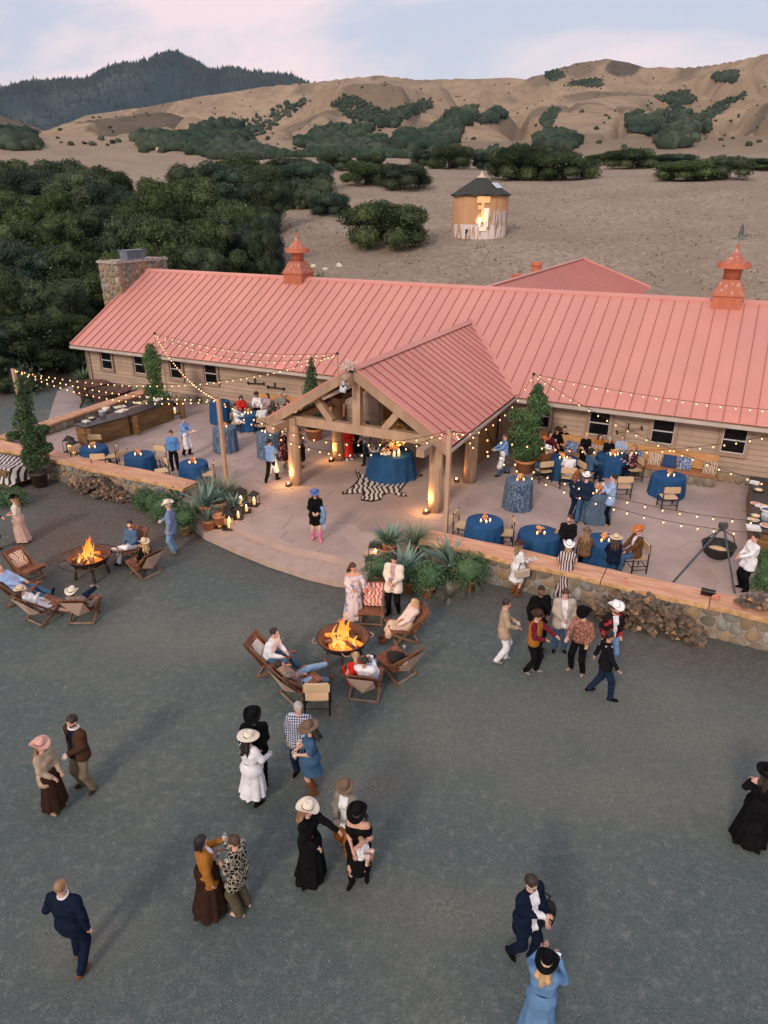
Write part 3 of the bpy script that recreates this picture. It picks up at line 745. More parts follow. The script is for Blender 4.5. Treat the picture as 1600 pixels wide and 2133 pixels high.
# portico
def portico():
    slp = (PH - PE) / PWD
    for side in (-1, 1):
        k = 0; v = -PL
        while v < vb:
            v1 = min(v + .52, vb)
            def uend(vv): return PWD if vv <= 0 else PWD * (1 - vv / vb)
            a, b = uend(v), uend(v1)
            vs = [v, v1]
            pts = [(PU, v, PH), (PU, v1, PH), (PU + side * b, v1, PH - slp * b), (PU + side * a, v, PH - slp * a)]
            if v < 0 < v1: pts = [(PU, v, PH), (PU, v1, PH), (PU + side * b, v1, PH - slp * b), (PU + side * PWD, 0, PE), (PU + side * PWD, v, PE)]
            if b < 1e-3: pts = [(PU, v, PH), (PU, v1, PH), (PU + side * a, v, PH - slp * a)]
            if side > 0: pts = pts[::-1]
            pts = [(x, y, z + .02) for x, y, z in pts]
            mb, nn = roof_panel(pts)
            if v > -PL: seam(mb, (PU + side * .1, v, PH + .02 - slp * .1), (PU + side * max(.12, a - .02), v, PH + .02 - slp * max(.12, a - .02)), nn)
            fo(mb, 'portico_roof_panel', [M_roofp, M_roofd]); v = v1
    mb = MB()
    for s_ in (-1, 1):
        mb.add([(PU, -PL - .03, PH + .09), (PU, vb + .1, PH + .09), (PU + s_ * .2, vb + .1, PH - .03), (PU + s_ * .2, -PL - .03, PH - .03)], [(0, 1, 2, 3) if s_ < 0 else (3, 2, 1, 0)])
        # metal trim along rake and valley
        mb.bar((PU, -PL + .04, PH + .03), (PU + s_ * PWD, -PL + .04, PE + .03), .10, .10)
        mb.bar((PU + s_ * .05, vb - .02, PH + .04), (PU + s_ * PWD, .02, PE + .04), .22, .03)
    fo(mb, 'portico_ridge_cap', M_roofp)
    mb = MB()
    for s_ in (-1, 1): mb.bar((PU + s_ * .05, -PL - .0, PH - .17), (PU + s_ * PWD, -PL - .0, PE - .17), .12, .30)
    fo(mb, 'bargeboard', M_beam)
    mb = MB()
    for s_ in (-1, 1):
        mb.box((PU + s_ * (PWD + .10), -PL / 2 - .1, PE - .06), (.02, PL - .1, .13)); mb.box((PU + s_ * (PWD + .05), -PL / 2 - .1, PE - .12), (.12, PL - .1, .015))
    fo(mb, 'portico_gutter', M_gut)
    mb = MB(); mb.box((PU, -7.12, 3.02), (6.9, .26, .34)); fo(mb, 'tie_beam', M_beam)
    mb = MB(); mb.box((PU, -7.12, 3.96), (.30, .24, 1.56)); fo(mb, 'king_post', M_beam)
    for s_ in (-1, 1):
        mb = MB(); mb.bar((PU + s_ * 1.05, -7.12, 3.17), (PU + s_ * 1.75, -7.12, 4.02), .22, .24); fo(mb, 'brace', M_beam)
        mb = MB(); mb.box((PU + s_ * 2.9, -4.0, 2.92), (.28, 8.6, .26)); fo(mb, 'side_beam', M_beam)
    mb = MB(); mb.box((PU, -4, PH - .32), (.22, 7.9, .28)); fo(mb, 'ridge_beam', M_beam)
    mb = MB(); mb.lathe([(.11, -.26), (.12, .26)], 10, R=rotm(pi / 2), c=(PU, -PL - .28, PH - .22)); fo(mb, 'ridge_log_end', M_beam, smooth=True)
    mb = MB()
    for s_ in (-1, 1): mb.add([(PU, -7.0, PH - .10), (PU, .4, PH - .10), (PU + s_ * PWD * .98, .4, PE - .05), (PU + s_ * PWD * .98, -7.0, PE - .05)], [(0, 1, 2, 3) if s_ > 0 else (3, 2, 1, 0)])
    fo(mb, 'ceiling_boarding', M_beamd)
    for uu, vv in ((19.62, -7.12), (25.36, -7.12), (19.7, -3.98), (25.5, -3.9)):
        mb = MB(); r0 = .235
        mb.lathe([(r0 * 1.04, TZ), (r0 * 1.03, TZ + .5), (r0, TZ + 1.3), (r0 * .97, 2.85)], 16, c=(uu, vv, 0), wob=lambda a, i: .02 * sin(3 * a + i)); fo(mb, 'log_post', M_log, smooth=True)
        mb = MB(); mb.box((uu, vv, 2.99), (.5, .42, .26)); fo(mb, 'post_head', M_beam)
M_roofp = mat('portico_roof_paint', (.54, .222, .182), (.60, .258, .212), scale=.5, rough=.5, detail=5, var=.03)
M_beamd = mat('ceiling_wood', (.16, .09, .05), (.22, .125, .07), scale=3, rough=.8, stretch=(5, 1, 1))
M_log = mat('log_wood', (.34, .215, .135), (.50, .335, .215), scale=3.5, rough=.75, bump=.35, stretch=(3, 3, .35), detail=6)
portico()
# open barn-door leaves
for uu, sgn in ((20.75, 1), (25.05, 1)):
    dr = MB(); v0, v1 = -2.1, .35
    if uu > 23: dr.box((uu + .0, (v0 + v1) / 2, 1.58), (.07, v1 - v0, 2.2))
    else: dr.box((uu, (v0 + v1) / 2, 1.58), (.07, v1 - v0, 2.2))
    dd_ = fo(dr, 'barn_door', M_dark if False else M_beamd)
    for sd in (-1, 1):
        k = 0; vv = v0 - 1.9
        while vv < v1:                                    # diagonal planks clipped to the leaf
            poly = [(vv, .48), (vv + .17, .48), (vv + .17 + 2.2, 2.68), (vv + 2.2, 2.68)]
            poly = clip(clip(poly, (v1 - .06, 0), (1, 0)), (v0 + .06, 0), (-1, 0))
            if len(poly) >= 3:
                pm = MB(); x = uu + sd * .036; V = [(x, p[0], p[1]) for p in poly] + [(x + sd * .02, p[0] + (.006 if False else 0), p[1]) for p in poly]; n = len(poly)
                Fc = [tuple(range(n, 2 * n))] + [(i, (i + 1) % n, n + (i + 1) % n, n + i) for i in range(n)]
                pm.add(V, Fc if sd > 0 else [q[::-1] for q in Fc]); fo(pm, 'plank', M_plank, dd_)
            vv += .18
    pm = MB()
    for sd in (-1, 1):
        for a, b in (((v0, .48), (v0, 2.68)), ((v1, .48), (v1, 2.68)), ((v0, .52), (v1, .52)), ((v0, 2.64), (v1, 2.64)), ((v0, 2.64), (v1, .52))): pm.bar((uu + sd * .07, a[0], a[1]), (uu + sd * .07, b[0], b[1]), .11, .03)
    fo(pm, 'door_frame', M_trim, dd_)
# rear wing
mb = MB(); wp = [(22.2, 7.0), (22.2, 30.3)]; zr = 6.5; sw = .36; wd = 5.3
for s_ in (-1, 1):
    P4 = [(22.2, 7.0, zr), (22.2, 30.3, zr), (22.2 + s_ * wd, 30.3, zr - sw * wd), (22.2 + s_ * wd, 7.0, zr - sw * wd)]
    m2, nn = roof_panel(P4 if s_ < 0 else P4[::-1])
    for V, in [(v,) for v in m2.v]: mb.add(V, m2.f, 0)
    v = 7.4
    while v < 30.2: seam(mb, (22.2 + s_ * .1, v, zr - sw * .1), (22.2 + s_ * wd, v, zr - sw * wd), nn); v += .5
mb.bar((22.2, 7, zr + .03), (22.2, 30.35, zr + .03), .25, .06)
for s_ in (-1, 1): mb.bar((22.2, 30.3, zr + .02), (22.2 + s_ * wd, 30.3, zr - sw * wd + .02), .18, .16)
fo(mb, 'wing_roof', [M_roof, M_roofd])
mb = MB(); mb.box((22.2, 21.5, 1.6), (9.6, 17, 4.9)); mb.add([(17.2, 30.0, 4.3), (27.2, 30.0, 4.3), (22.2, 30.0, 6.3)], [(0, 1, 2), (2, 1, 0)]); fo(mb, 'wing_wall', M_side)
mb = MB(); mb.lathe([(.42, 0), (.42, .5), (.5, .52), (.5, .75), (.3, .8)], 14, c=(18.8, 24.5, 4.6 + .3)); fo(mb, 'roof_vent', M_rust, smooth=False)
mb = MB(); mb.lathe([(.36, -.5), (.36, .28), (.44, .28), (.44, .5), (.40, .55)], 14, c=(19.7, 26.0, 5.9)); fo(mb, 'roof_vent', M_rust)
# security lamps on the gable tip
mb = MB()
for s_ in (-1, 1): mb.lathe([(.03, 0), (.10, .22)], 10, c=(PU + s_ * .1 - .05, -PL - .5, PH - .48), R=rotm(RAD(160), s_ * RAD(25), 0)); 
mb.lathe([(.06, 0), (.06, .15)], 8, c=(PU - .05, -PL - .5, PH - .45)); fo(mb, 'flood_lamp', mat('lamp_grey', (.45, .47, .50), rough=.5))
# antler bundle on the ridge tip
rr = random.Random(3); mb = MB()
for k in range(16): mb.tube([(PU + rr.uniform(-.2, .2), -PL - .3 + rr.uniform(-.15, .15), PH + .02), (PU + rr.uniform(-.28, .28), -PL - .3 + rr.uniform(-.3, .3), PH + .1 + rr.uniform(.05, .25))], .018, 5)
fo(mb, 'antler', mat('antler_bone', (.62, .52, .44), rough=.8))

# cupolas with weather vanes
M_iron = mat('black_iron', (.022, .022, .024), (.035, .033, .032), scale=8, rough=.55, metal=.3)
M_verd = mat('weathered_copper', (.10, .13, .12), (.22, .27, .25), scale=9, rough=.7)
def cupola(u, label, vane):
    z = HR - .35; t = thing('cupola', label, 'cupola', F(u, HW, z), _th); t.scale = (.94, .94, .90)
    mb = MB(); mb.box((0, 0, .05), (1.24, 1.3, 1.1)); mb.box((0, 0, .66), (1.38, 1.44, .09)); mb.build('base', M_rust, t)
    mb = MB(); V = [(-.66, -.7, .70), (.66, -.7, .70), (.66, .7, .70), (-.66, .7, .70), (-.36, -.36, 1.34), (.36, -.36, 1.34), (.36, .36, 1.34), (-.36, .36, 1.34)]
    mb.add(V, [(0, 1, 5, 4), (1, 2, 6, 5), (2, 3, 7, 6), (3, 0, 4, 7), (4, 5, 6, 7)]); mb.build('flared_skirt', M_flake, t)
    mb = MB(); mb.lathe([(.37, 1.3), (.37, 1.72), (.40, 1.74), (.40, 1.80), (.37, 1.84)], 18); mb.build('throat', M_rust, t, True)
    mb = MB(); mb.lathe([(.66, 1.84), (.70, 1.84), (.70, 2.08), (.64, 2.08), (.64, 1.86)], 24, cap0=False, cap1=False); mb.lathe([(.36, 1.83), (.66, 1.85)], 24, cap0=False, cap1=False); mb.build('collar', M_rust, t)
    mb = MB(); mb.lathe([(.52, 1.95), (.50, 2.08), (.24, 2.40), (.10, 2.56), (.05, 2.86), (.02, 2.98)], 12); mb.build('cone_cap', M_flake, t)
    mb = MB(); mb.tube([(0, 0, 2.9), (0, 0, 3.55)], .022, 6)
    if vane == 'ship':
        mb.tube([(-.42, 0, 3.12), (.34, 0, 3.12)], .025, 6); mb.tube([(-.3, 0, 3.13), (-.12, 0, 3.2), (.16, 0, 3.2), (.3, 0, 3.34)], .035, 5)
        mb.add([(-.1, 0, 3.24), (.14, 0, 3.24), (.1, 0, 3.62), (.02, 0, 3.8), (-.04, 0, 3.6)], [(0, 1, 2, 3, 4), (4, 3, 2, 1, 0)]); mb.tube([(.25, 0, 3.15), (.24, 0, 3.46)], .015, 5)
    else:
        mb.tube([(-.2, 0, 3.06), (.2, 0, 3.06)], .018, 6); mb.tube([(0, -.2, 3.06), (0, .2, 3.06)], .018, 6); mb.lathe([(.02, 3.1), (.09, 3.18), (.02, 3.26)], 8); mb.add([(-.1, 0, 3.36), (.12, 0, 3.42), (.04, 0, 3.62), (-.02, 0, 3.5)], [(0, 1, 2, 3), (3, 2, 1, 0)])
    mb.build('weather_vane', M_verd, t)
    return t
cupola(11.25, 'rust-red cupola on the roof ridge near the stone chimney', 'bird')
cupola(33.15, 'rust-red cupola on the roof ridge at far right, ship weather vane above', 'ship')
# chimney
ch = thing('stone_chimney', 'broad field-stone chimney with grey flue box at the left gable', 'chimney', F(-.72, 6.3, 0))
cm = MB(); cw, cl, czt = 1.55, 4.3, 7.02
cm.box((-.0, 0, czt / 2), (cw - .08, cl - .08, czt), R90); obj('mortar_core', cm.mesh('mortar_core', M_mort), ch)
o0 = F(-.72, 6.3, 0)
def co(a, b, z): return o0 + BU * a + BN * b + np.array([0, 0, z])
stones(ch, co(-cw / 2 + .03, -cl / 2 + .03, 4.2), BU, np.array([0, 0, 1.]), -BN, cw - .06, 3.0, .34, 71)
stones(ch, co(cw / 2 - .03, -cl / 2 + .03, 4.6), BN, np.array([0, 0, 1.]), BU, cl - .06, 2.6, .34, 72)
cm = MB(); cm.box((0, 0, czt + .05), (cw + .1, cl + .1, .12), R90); obj('chimney_cap', cm.mesh('chimney_cap', mat('cement', (.42, .37, .34), (.34, .30, .27), scale=3, rough=.9)), ch)
cm = MB(); cm.box((0, 0, czt + .36), (.62, 1.5, .5), R90); cm.box((0, 0, czt + .63), (.74, 1.62, .06), R90); obj('flue_box', cm.mesh('flue_box', mat('slate_metal', (.10, .12, .15), (.16, .18, .22), scale=4, rough=.4)), ch)
# ------------------------------------------------------------------ trees and plants
M_leaf = mat('oak_leaf', (.015, .032, .013), (.082, .108, .046), scale=.35, rough=.8, spec=.15, island=.45, var=.32)
M_leaf2 = mat('oak_leaf_grey', (.030, .050, .030), (.085, .108, .060), scale=.35, rough=.8, spec=.15, island=.45, var=.32)
M_leaf3 = mat('oak_leaf_blue', (.022, .045, .034), (.05, .078, .052), scale=.35, rough=.8, spec=.15, island=.45, var=.32)
M_leaf4 = mat('bush_leaf_light', (.035, .060, .022), (.085, .115, .042), scale=.7, rough=.8, spec=.12, island=.5, var=.38)
M_bark = mat('bark', (.05, .038, .03), (.10, .08, .065), scale=5, rough=.95, bump=.6)
M_moss = mat('hanging_lichen', (.16, .17, .13), (.27, .28, .22), scale=3, rough=1, island=.3)
def leaf_cloud(n, lobes, size, rs, flat=.0, mi=0, up=.25):
    """n leaf-sized quads spread through the outer shells of the lobes [(c, r)]"""
    w = np.array([r[0] * r[1] for c, r in lobes]); idx = rs.choice(len(lobes), n, p=w / w.sum())
    c = np.array([l[0] for l in lobes])[idx]; r = np.array([l[1] for l in lobes])[idx]
    d = rs.normal(size=(n, 3)); d[:, 2] += up; d /= np.linalg.norm(d, axis=1)[:, None]
    rad = rs.uniform(.72, 1.06, n) + .12 * np.sin(d[:, 0] * 7 + idx) * np.cos(d[:, 1] * 6 + idx)
    p = c + d * r * rad[:, None]
    q = rs.normal(size=(n, 3)) * .75 + d * .55; q /= np.linalg.norm(q, axis=1)[:, None]
    a = np.cross(q, rs.normal(size=(n, 3))); a /= np.linalg.norm(a, axis=1)[:, None] + 1e-9; b = np.cross(q, a)
    s = size * rs.uniform(.6, 1.35, n)[:, None]
    V = np.stack([p - a * s, p - b * s * .45, p + a * s, p + b * s * .45], 1).reshape(-1, 3)
    return V, (np.arange(n)[:, None] * 4 + np.arange(4)[None])
def quick_mesh(name, V, Q, mats, mi=None):
    me = bpy.data.meshes.new(name); V = np.asarray(V, np.float32); Q = np.asarray(Q, np.int32); k = Q.shape[1]
    me.vertices.add(len(V)); me.vertices.foreach_set('co', V.ravel()); me.loops.add(Q.size); me.loops.foreach_set('vertex_index', Q.ravel())
    me.polygons.add(len(Q)); me.polygons.foreach_set('loop_start', np.arange(0, Q.size, k, dtype=np.int32)); me.polygons.foreach_set('loop_total', np.full(len(Q), k, dtype=np.int32))
    for m in mats: me.materials.append(m)
    if mi is not None: me.polygons.foreach_set('material_index', np.asarray(mi, np.int32))
    me.update(calc_edges=True); return me
def ico(sub=1):
    import bmesh
    bm = bmesh.new(); bmesh.ops.create_icosphere(bm, subdivisions=sub, radius=1); V = np.array([v.co[:] for v in bm.verts]); Fc = [[v.index for v in f.verts] for f in bm.faces]; bm.free(); return V, np.array(Fc)
ICO1, ICO2 = ico(1), ico(2)
def crown_mesh(name, lobes, n, size, seed, mats, core=.80, moss=0):
    rs = np.random.RandomState(seed); V, Q = leaf_cloud(n, lobes, size, rs)
    Vs = [V]; Qs = [Q]; off = len(V); mi = [np.zeros(len(Q))]
    iv, iq = ICO2
    for c, r in lobes:                                  # leafy inner mass of each lobe, lumpy
        v = iv * (1 + .16 * np.sin(iv[:, :1] * 5 + c[0]) * np.cos(iv[:, 1:2] * 6 + c[1])) * np.array(r) * core + np.array(c)
        Vs.append(v); Qs.append(np.concatenate([iq, iq[:, 2:3]], 1) + off); off += len(v); mi.append(np.zeros(len(iq)))
    if moss:
        mV, mQ = leaf_cloud(moss, [(np.array(c) + [0, 0, -.15 * r[2]], np.array(r) * 1.02) for c, r in lobes[::2]], size * 1.1, rs, up=-.5)
        Vs.append(mV); Qs.append(mQ + off); mi.append(np.ones(len(mQ)))
    V = np.concatenate(Vs)
    # triangles of the cores as degenerate-free separate polygons: build with from_pydata for them
    me = bpy.data.meshes.new(name)
    tri = [q[:3].tolist() for Q_ in Qs[1:1 + len(lobes)] for q in Q_]; quad = Qs[0].tolist() + (Qs[-1].tolist() if moss else [])
    me.from_pydata(V.tolist(), [], quad + tri)
    me.polygons.foreach_set('material_index', [0] * len(Qs[0]) + ([1] * len(Qs[-1]) if moss else []) + [0] * len(tri))
    for m in mats: me.materials.append(m)
    me.update(); return me
def limbs(mb, h, spread, seed, r=.35, n=6):
    rd = random.Random(seed)
    mb.tube([(0, 0, -.4), (.1, 0, h * .18), (.05, .1, h * .36)], [r * 1.25, r, r * .8], 8)
    for k in range(n):
        a = 2 * pi * k / n + rd.uniform(-.4, .4); s = spread * rd.uniform(.5, .9); z = h * rd.uniform(.5, .8)
        mb.tube([(.05, .1, h * .30), (cos(a) * s * .45, sin(a) * s * .45, h * .45), (cos(a) * s, sin(a) * s, z)], [r * .6, r * .4, r * .12], 6)
PROTO = []
def oak_lobes(R, H, n, seed):
    rd = random.Random(seed); L = []
    for k in range(n):
        a = rd.uniform(0, 2 * pi); q = math.sqrt(rd.uniform(0, 1)) * .72
        r = R * rd.uniform(.28, .46); zc = H * (.50 + .30 * (1 - q * q) * rd.uniform(.6, 1.1))
        L.append(((cos(a) * R * q, sin(a) * R * q, zc), (r, r, r * H / R * rd.uniform(.50, .68))))
    L.append(((0, 0, H * .6), (R * .5, R * .5, H * .36)))
    for k in range(n // 2):
        a = 2 * pi * k / (n // 2) + rd.uniform(-.2, .2); r = R * rd.uniform(.24, .34); L.append(((cos(a) * R * .70, sin(a) * R * .70, H * rd.uniform(.16, .40)), (r, r, r * .95)))
    return L
for i, (m_, ms) in enumerate(((M_leaf, 0), (M_leaf2, 260), (M_leaf3, 0), (M_leaf4, 0), (M_leaf, 420))):
    L = oak_lobes(5.0, 6.0, 13, 100 + i); me = crown_mesh('crown', L, 21000, .15, 200 + i, [m_, M_moss], core=.70, moss=ms)
    mb = MB(); limbs(mb, 6.0, 3.2, i); PROTO.append((me, mb.mesh('trunk', M_bark, True)))
PROTO_T = []                                        # tall trees of the hollow: many round billows one above the other
for i, (m_, ms) in enumerate(((M_leaf, 0), (M_leaf2, 300), (M_leaf3, 0), (M_leaf4, 0), (M_leaf, 420))):
    rd = random.Random(500 + i); L = []
    for k in range(26):
        zc = rd.uniform(.22, .90); lim = 5.0 * math.sqrt(max(.05, 1 - ((zc - .45) / .62) ** 2)) * .72; a = rd.uniform(0, 2 * pi); q = lim * math.sqrt(rd.uniform(.1, 1)); r = rd.uniform(1.1, 2.0)
        L.append(((cos(a) * q, sin(a) * q, zc * 11), (r, r, r * rd.uniform(.66, .85))))
    L.append(((0, 0, 5.5), (3.0, 3.0, 4.2)))
    me = crown_mesh('crown', L, 24000, .15, 700 + i, [m_, M_moss], core=.72, moss=ms); mb = MB(); limbs(mb, 11.0, 3.2, i); PROTO_T.append((me, mb.mesh('trunk', M_bark, True)))
TREES = []
def tree(label, px, py_top, dist, w_px, group=None, proto=0, base_z=None, py_base=None, rz=None, cat='tree', name='oak_tree', ext=0):
    """crown w_px wide whose top is seen at py_top, standing at a distance"""
    d = ray(px, py_top); hl = math.hypot(d[0], d[1]); x, y = d[0] / hl * dist, d[1] / hl * dist
    zt = CH + dist * d[2] / hl; zb = hgt(x, y) if base_z is None else base_z
    if y < 46 and base_z is None: zb = 0
    H = max(zt - zb, 1.0); R = w_px / CF * dist / cos(math.atan2(x, y)) * .5 * (1 / math.cos(0))
    tall = H / R > 1.5; me, tr = (PROTO_T if tall else PROTO)[proto % len(PROTO)]
    t = thing(name, label, cat, (x, y, zb - .1), rz if rz is not None else random.uniform(0, 6.28), group)
    sx = R / 5.0; t.scale = (sx * random.uniform(.95, 1.05), sx * random.uniform(.9, 1.1), H / (11.3 if tall else 6.35))
    obj('crown', me, t); obj('trunk', tr, t); TREES.append(t); return t
random.seed(11)
gf = 'oaks on the dry grass field'
FT = [('round dark oak standing alone left of the thatched hut', 808, 412, 74, 168, 0), ('low oak clump above the red portico, left of the hut', 842, 338, 118, 112, 1), ('smaller oak touching the left side of that low clump', 762, 334, 124, 100, 3),
      ('large spreading oak behind and right of the thatched hut', 1085, 296, 140, 120, 0), ('dark oak joined to the right of the large spreading oak', 1180, 316, 138, 122, 4), ('mid oak between the two joined field oaks', 1130, 304, 146, 130, 2),
      ('broad light-green oak mass on the right side of the field', 1440, 330, 132, 118, 3), ('right half of the broad oak mass on the field', 1515, 322, 134, 90, 1),
      ('flat-topped oak with bare trunks at the far edge of the field', 938, 296, 190, 96, 0), ('small oak right of the flat-topped oak', 1010, 316, 195, 50, 2), ('oak left of the flat-topped oak, at the field edge', 888, 312, 200, 60, 1),
      ('round oak at the far right field edge', 1322, 306, 170, 100, 0), ('oak in a row at the right field edge', 1402, 318, 178, 78, 2), ('last oak at the right edge of the picture', 1580, 328, 160, 100, 0), ('low oak between the right field oaks', 1262, 320, 205, 60, 3),
      ('bluish bush tree at the foot of the hills', 1236, 322, 230, 36, 2), ('bushy oak by the track at the forest edge', 690, 398, 92, 84, 2), ('small bush beside the forest edge', 622, 396, 98, 44, 1), ('tiny round shrub at the field edge', 726, 330, 190, 30, 3), ('oak at the field edge behind the clump', 700, 316, 175, 74, 1), ('dark oak behind the low clump', 772, 316, 180, 54, 0)]
for l, px, py, ds, w, pr in FT: tree(l, px, py, ds, w, gf, pr)
# forest on the left
gl = 'trees of the forest left of the house'
adj = ['dark', 'grey-green', 'blue-green', 'pale green', 'lichen-hung']
FOR = [(30, 322, 150, 120, 0), (110, 326, 140, 110, 1), (190, 330, 135, 100, 4), (232, 346, 125, 80, 0), (60, 345, 110, 130, 2), (155, 350, 108, 120, 1), (10, 385, 92, 130, 0), (105, 388, 88, 120, 3), (225, 372, 96, 110, 2), (20, 440, 76, 120, 4), (130, 430, 74, 130, 0), (215, 418, 78, 110, 1), (60, 500, 64, 140, 2), (150, 498, 62, 140, 4), (10, 560, 56, 140, 0), (110, 575, 54, 130, 1), (195, 560, 58, 120, 0), (55, 640, 50, 130, 4), (-20, 650, 50, 130, 2), (140, 650, 51, 90, 3), (-30, 480, 70, 130, 1), (-40, 730, 46, 90, 0),
       (390, 338, 130, 110, 1), (470, 330, 128, 130, 2), (545, 336, 122, 120, 0), (640, 332, 118, 110, 2), (600, 326, 150, 110, 1), (500, 322, 165, 120, 3), (330, 352, 105, 110, 4), (420, 356, 92, 150, 0), (500, 372, 88, 130, 2), (560, 372, 84, 110, 1), (360, 360, 72, 170, 0), (300, 388, 70, 130, 3), (450, 392, 70, 150, 4), (520, 420, 68, 110, 0), (555, 438, 66, 76, 2), (280, 440, 64, 140, 1), (350, 430, 60, 160, 4), (420, 440, 62, 140, 0), (480, 450, 64, 120, 2), (545, 470, 62, 64, 1), (270, 500, 56, 120, 3), (330, 500, 54, 110, 0), (410, 505, 58, 120, 1), (480, 510, 60, 100, 0)]
where = ['tallest row by the meadow', 'at the far left edge', 'in the second row', 'low in the dark hollow', 'behind the stone chimney', 'beside the field edge']
def zone(px, py):
    return 'behind the stone chimney' if 200 < px < 400 and py > 400 else 'above the left end of the red roof ridge' if px >= 400 and py > 400 else 'in the back row under the distant meadow' if py < 352 else 'low in the hollow at the left edge' if px < 160 and py > 540 else 'in the middle of the left forest' if px < 300 else 'in the heart of the forest'
ORD = ['leftmost', 'second from left', 'third from left', 'fourth from left', 'fifth from left', 'sixth from left', 'seventh from left', 'eighth from left', 'ninth from left', 'tenth from left', 'eleventh from left', 'twelfth from left', 'thirteenth from left', 'fourteenth from left', 'fifteenth from left']
for px, py, ds, w, pr in FOR:
    same = sorted(q[0] for q in FOR if zone(q[0], q[1]) == zone(px, py)); tree('%s oak, %s of those %s' % (adj[pr], ORD[same.index(px)], zone(px, py)), px, py, ds, w, gl, pr)
# forest undergrowth joins the crowns into one mass
def scatter_bushes(name, polys, n, rng, smin, smax, m, seed, dmin=46, dmax=1500, hfac=.8, leaves=True):
    rs = random.Random(seed); V = []; Q = []; off = 0; iv, iq = ICO1; P = []
    for k in range(n):
        poly, w = polys[k % len(polys)]
        for _ in range(30):
            xs = [p[0] for p in poly]; ys = [p[1] for p in poly]; px = rs.uniform(min(xs), max(xs)); py = rs.uniform(min(ys), max(ys)); ins = False
            for i in range(len(poly)):
                a, b = poly[i - 1], poly[i]
                if (a[1] > py) != (b[1] > py) and px < (b[0] - a[0]) * (py - a[1]) / (b[1] - a[1]) + a[0]: ins = not ins
            if ins: break
        p = GT(px + rs.gauss(0, 7) * w, py + rs.gauss(0, 3.5) * w, dmin, dmax)
        if p is None: continue
        s = w * rs.uniform(smin, smax); R = rotm(rs.uniform(-.3, .3), rs.uniform(-.3, .3), rs.uniform(0, 6.3))
        v = (iv * np.array([1, rs.uniform(.7, 1.1), hfac * rs.uniform(.7, 1.2)])) @ R.T
        v = v * (1 + .35 * (np.array([rs.random() for _ in range(len(iv))])[:, None] - .5)) * s + p + [0, 0, s * .35]
        V.append(v); Q.append(iq + off); off += len(v)
    me = quick_mesh(name, np.concatenate(V), np.concatenate(Q), [m]); return obj(name, me)
M_far = mat('far_scrub', (.026, .046, .032), (.062, .080, .052), scale=.03, rough=1, spec=.05, island=.35)
M_far2 = mat('far_brush', (.075, .068, .048), (.105, .09, .066), scale=.03, rough=1, spec=.05, island=.3)
HP = [([(940, 330), (960, 290), (1000, 265), (1060, 232), (1080, 226), (1130, 228), (1140, 240), (1100, 262), (1060, 300), (980, 330)][:0] or [(815, 305), (850, 285), (900, 270), (945, 235), (985, 228), (992, 238), (965, 270), (940, 300), (900, 318), (830, 322)], 1.0),
      ([(1005, 250), (1040, 234), (1046, 240), (1015, 254)], .8), ([(800, 262), (820, 235), (860, 220), (895, 212), (890, 225), (850, 242), (815, 265)], .8),
      ([(1370, 300), (1365, 265), (1390, 235), (1420, 225), (1440, 250), (1480, 255), (1470, 275), (1430, 300), (1380, 308)], 1.0), ([(1315, 250), (1365, 255), (1368, 272), (1325, 275)], .9), ([(1370, 205), (1430, 195), (1440, 212), (1400, 222)], .7),
      ([(1440, 250), (1500, 215), (1560, 195), (1500, 235), (1470, 255)], .45), ([(1140, 155), (1160, 150), (1170, 160), (1150, 168)], .6), ([(1200, 170), (1250, 165), (1250, 182), (1180, 178)], .5), ([(1490, 160), (1530, 150), (1530, 168), (1500, 170)], .7),
      ([(560, 245), (610, 215), (640, 210), (620, 230), (560, 265), (480, 320), (400, 318), (420, 265), (470, 260)], 1.0), ([(400, 320), (470, 300), (560, 322), (600, 330), (470, 335)], .8), ([(690, 220), (720, 205), (760, 220), (800, 240), (790, 260), (740, 250)], .7), ([(620, 300), (700, 260), (770, 270), (760, 300), (700, 330)], .8),
      ([(640, 310), (740, 285), (830, 300), (820, 325), (700, 332)], .7), ([(1120, 290), (1160, 282), (1190, 295), (1185, 308), (1130, 305)], .8), ([(1125, 250), (1150, 225), (1165, 228), (1140, 275)], .35), ([(280, 285), (340, 278), (400, 290), (390, 315), (300, 310)], .8), ([(10, 285), (60, 288), (70, 310), (20, 310)], .9), ([(560, 330), (700, 322), (860, 325), (1060, 320), (1060, 332), (600, 338)], .6)]
o = scatter_bushes('hillside_trees', HP, 7500, None, 1.7, 4.3, M_far, 5, 300); tag(o, 'dark green scrub woods filling the gullies of the golden hills', 'scrub', kind='stuff')
BP = [([(0, 130), (1600, 130), (1600, 320), (0, 320)], 1.0)]
o = scatter_bushes('hillside_brush', BP, 380, None, .6, 1.8, M_far, 8, 330, hfac=.6); tag(o, 'small scattered shrubs dotted over the golden hillsides', 'shrubs', kind='stuff')
UG = [([(-60, 420), (200, 440), (230, 560), (190, 640), (120, 720), (-60, 790)], 1.0), ([(200, 430), (600, 440), (580, 540), (300, 560), (215, 560)], 1.0), ([(-60, 345), (700, 345), (600, 430), (-60, 440)], 1.3)]
rsu = np.random.RandomState(9)
lob = []
rs_ = random.Random(14)
for k in range(190):
    poly, w = UG[k % 3]; xs = [p[0] for p in poly]; ys = [p[1] for p in poly]; px = rs_.uniform(min(xs), max(xs)); py = rs_.uniform(min(ys), max(ys))
    if px > 560 and py > 400: continue
    p = GT(px, py + 40, 44, 260)
    if p is None: continue
    s = rs_.uniform(.7, 1.8) * w
    if px > 60 and py > 600 and p[1] < 50: s *= .6
    lob.append(((p[0], p[1], p[2] + s * .4), (s, s, s * .9)))
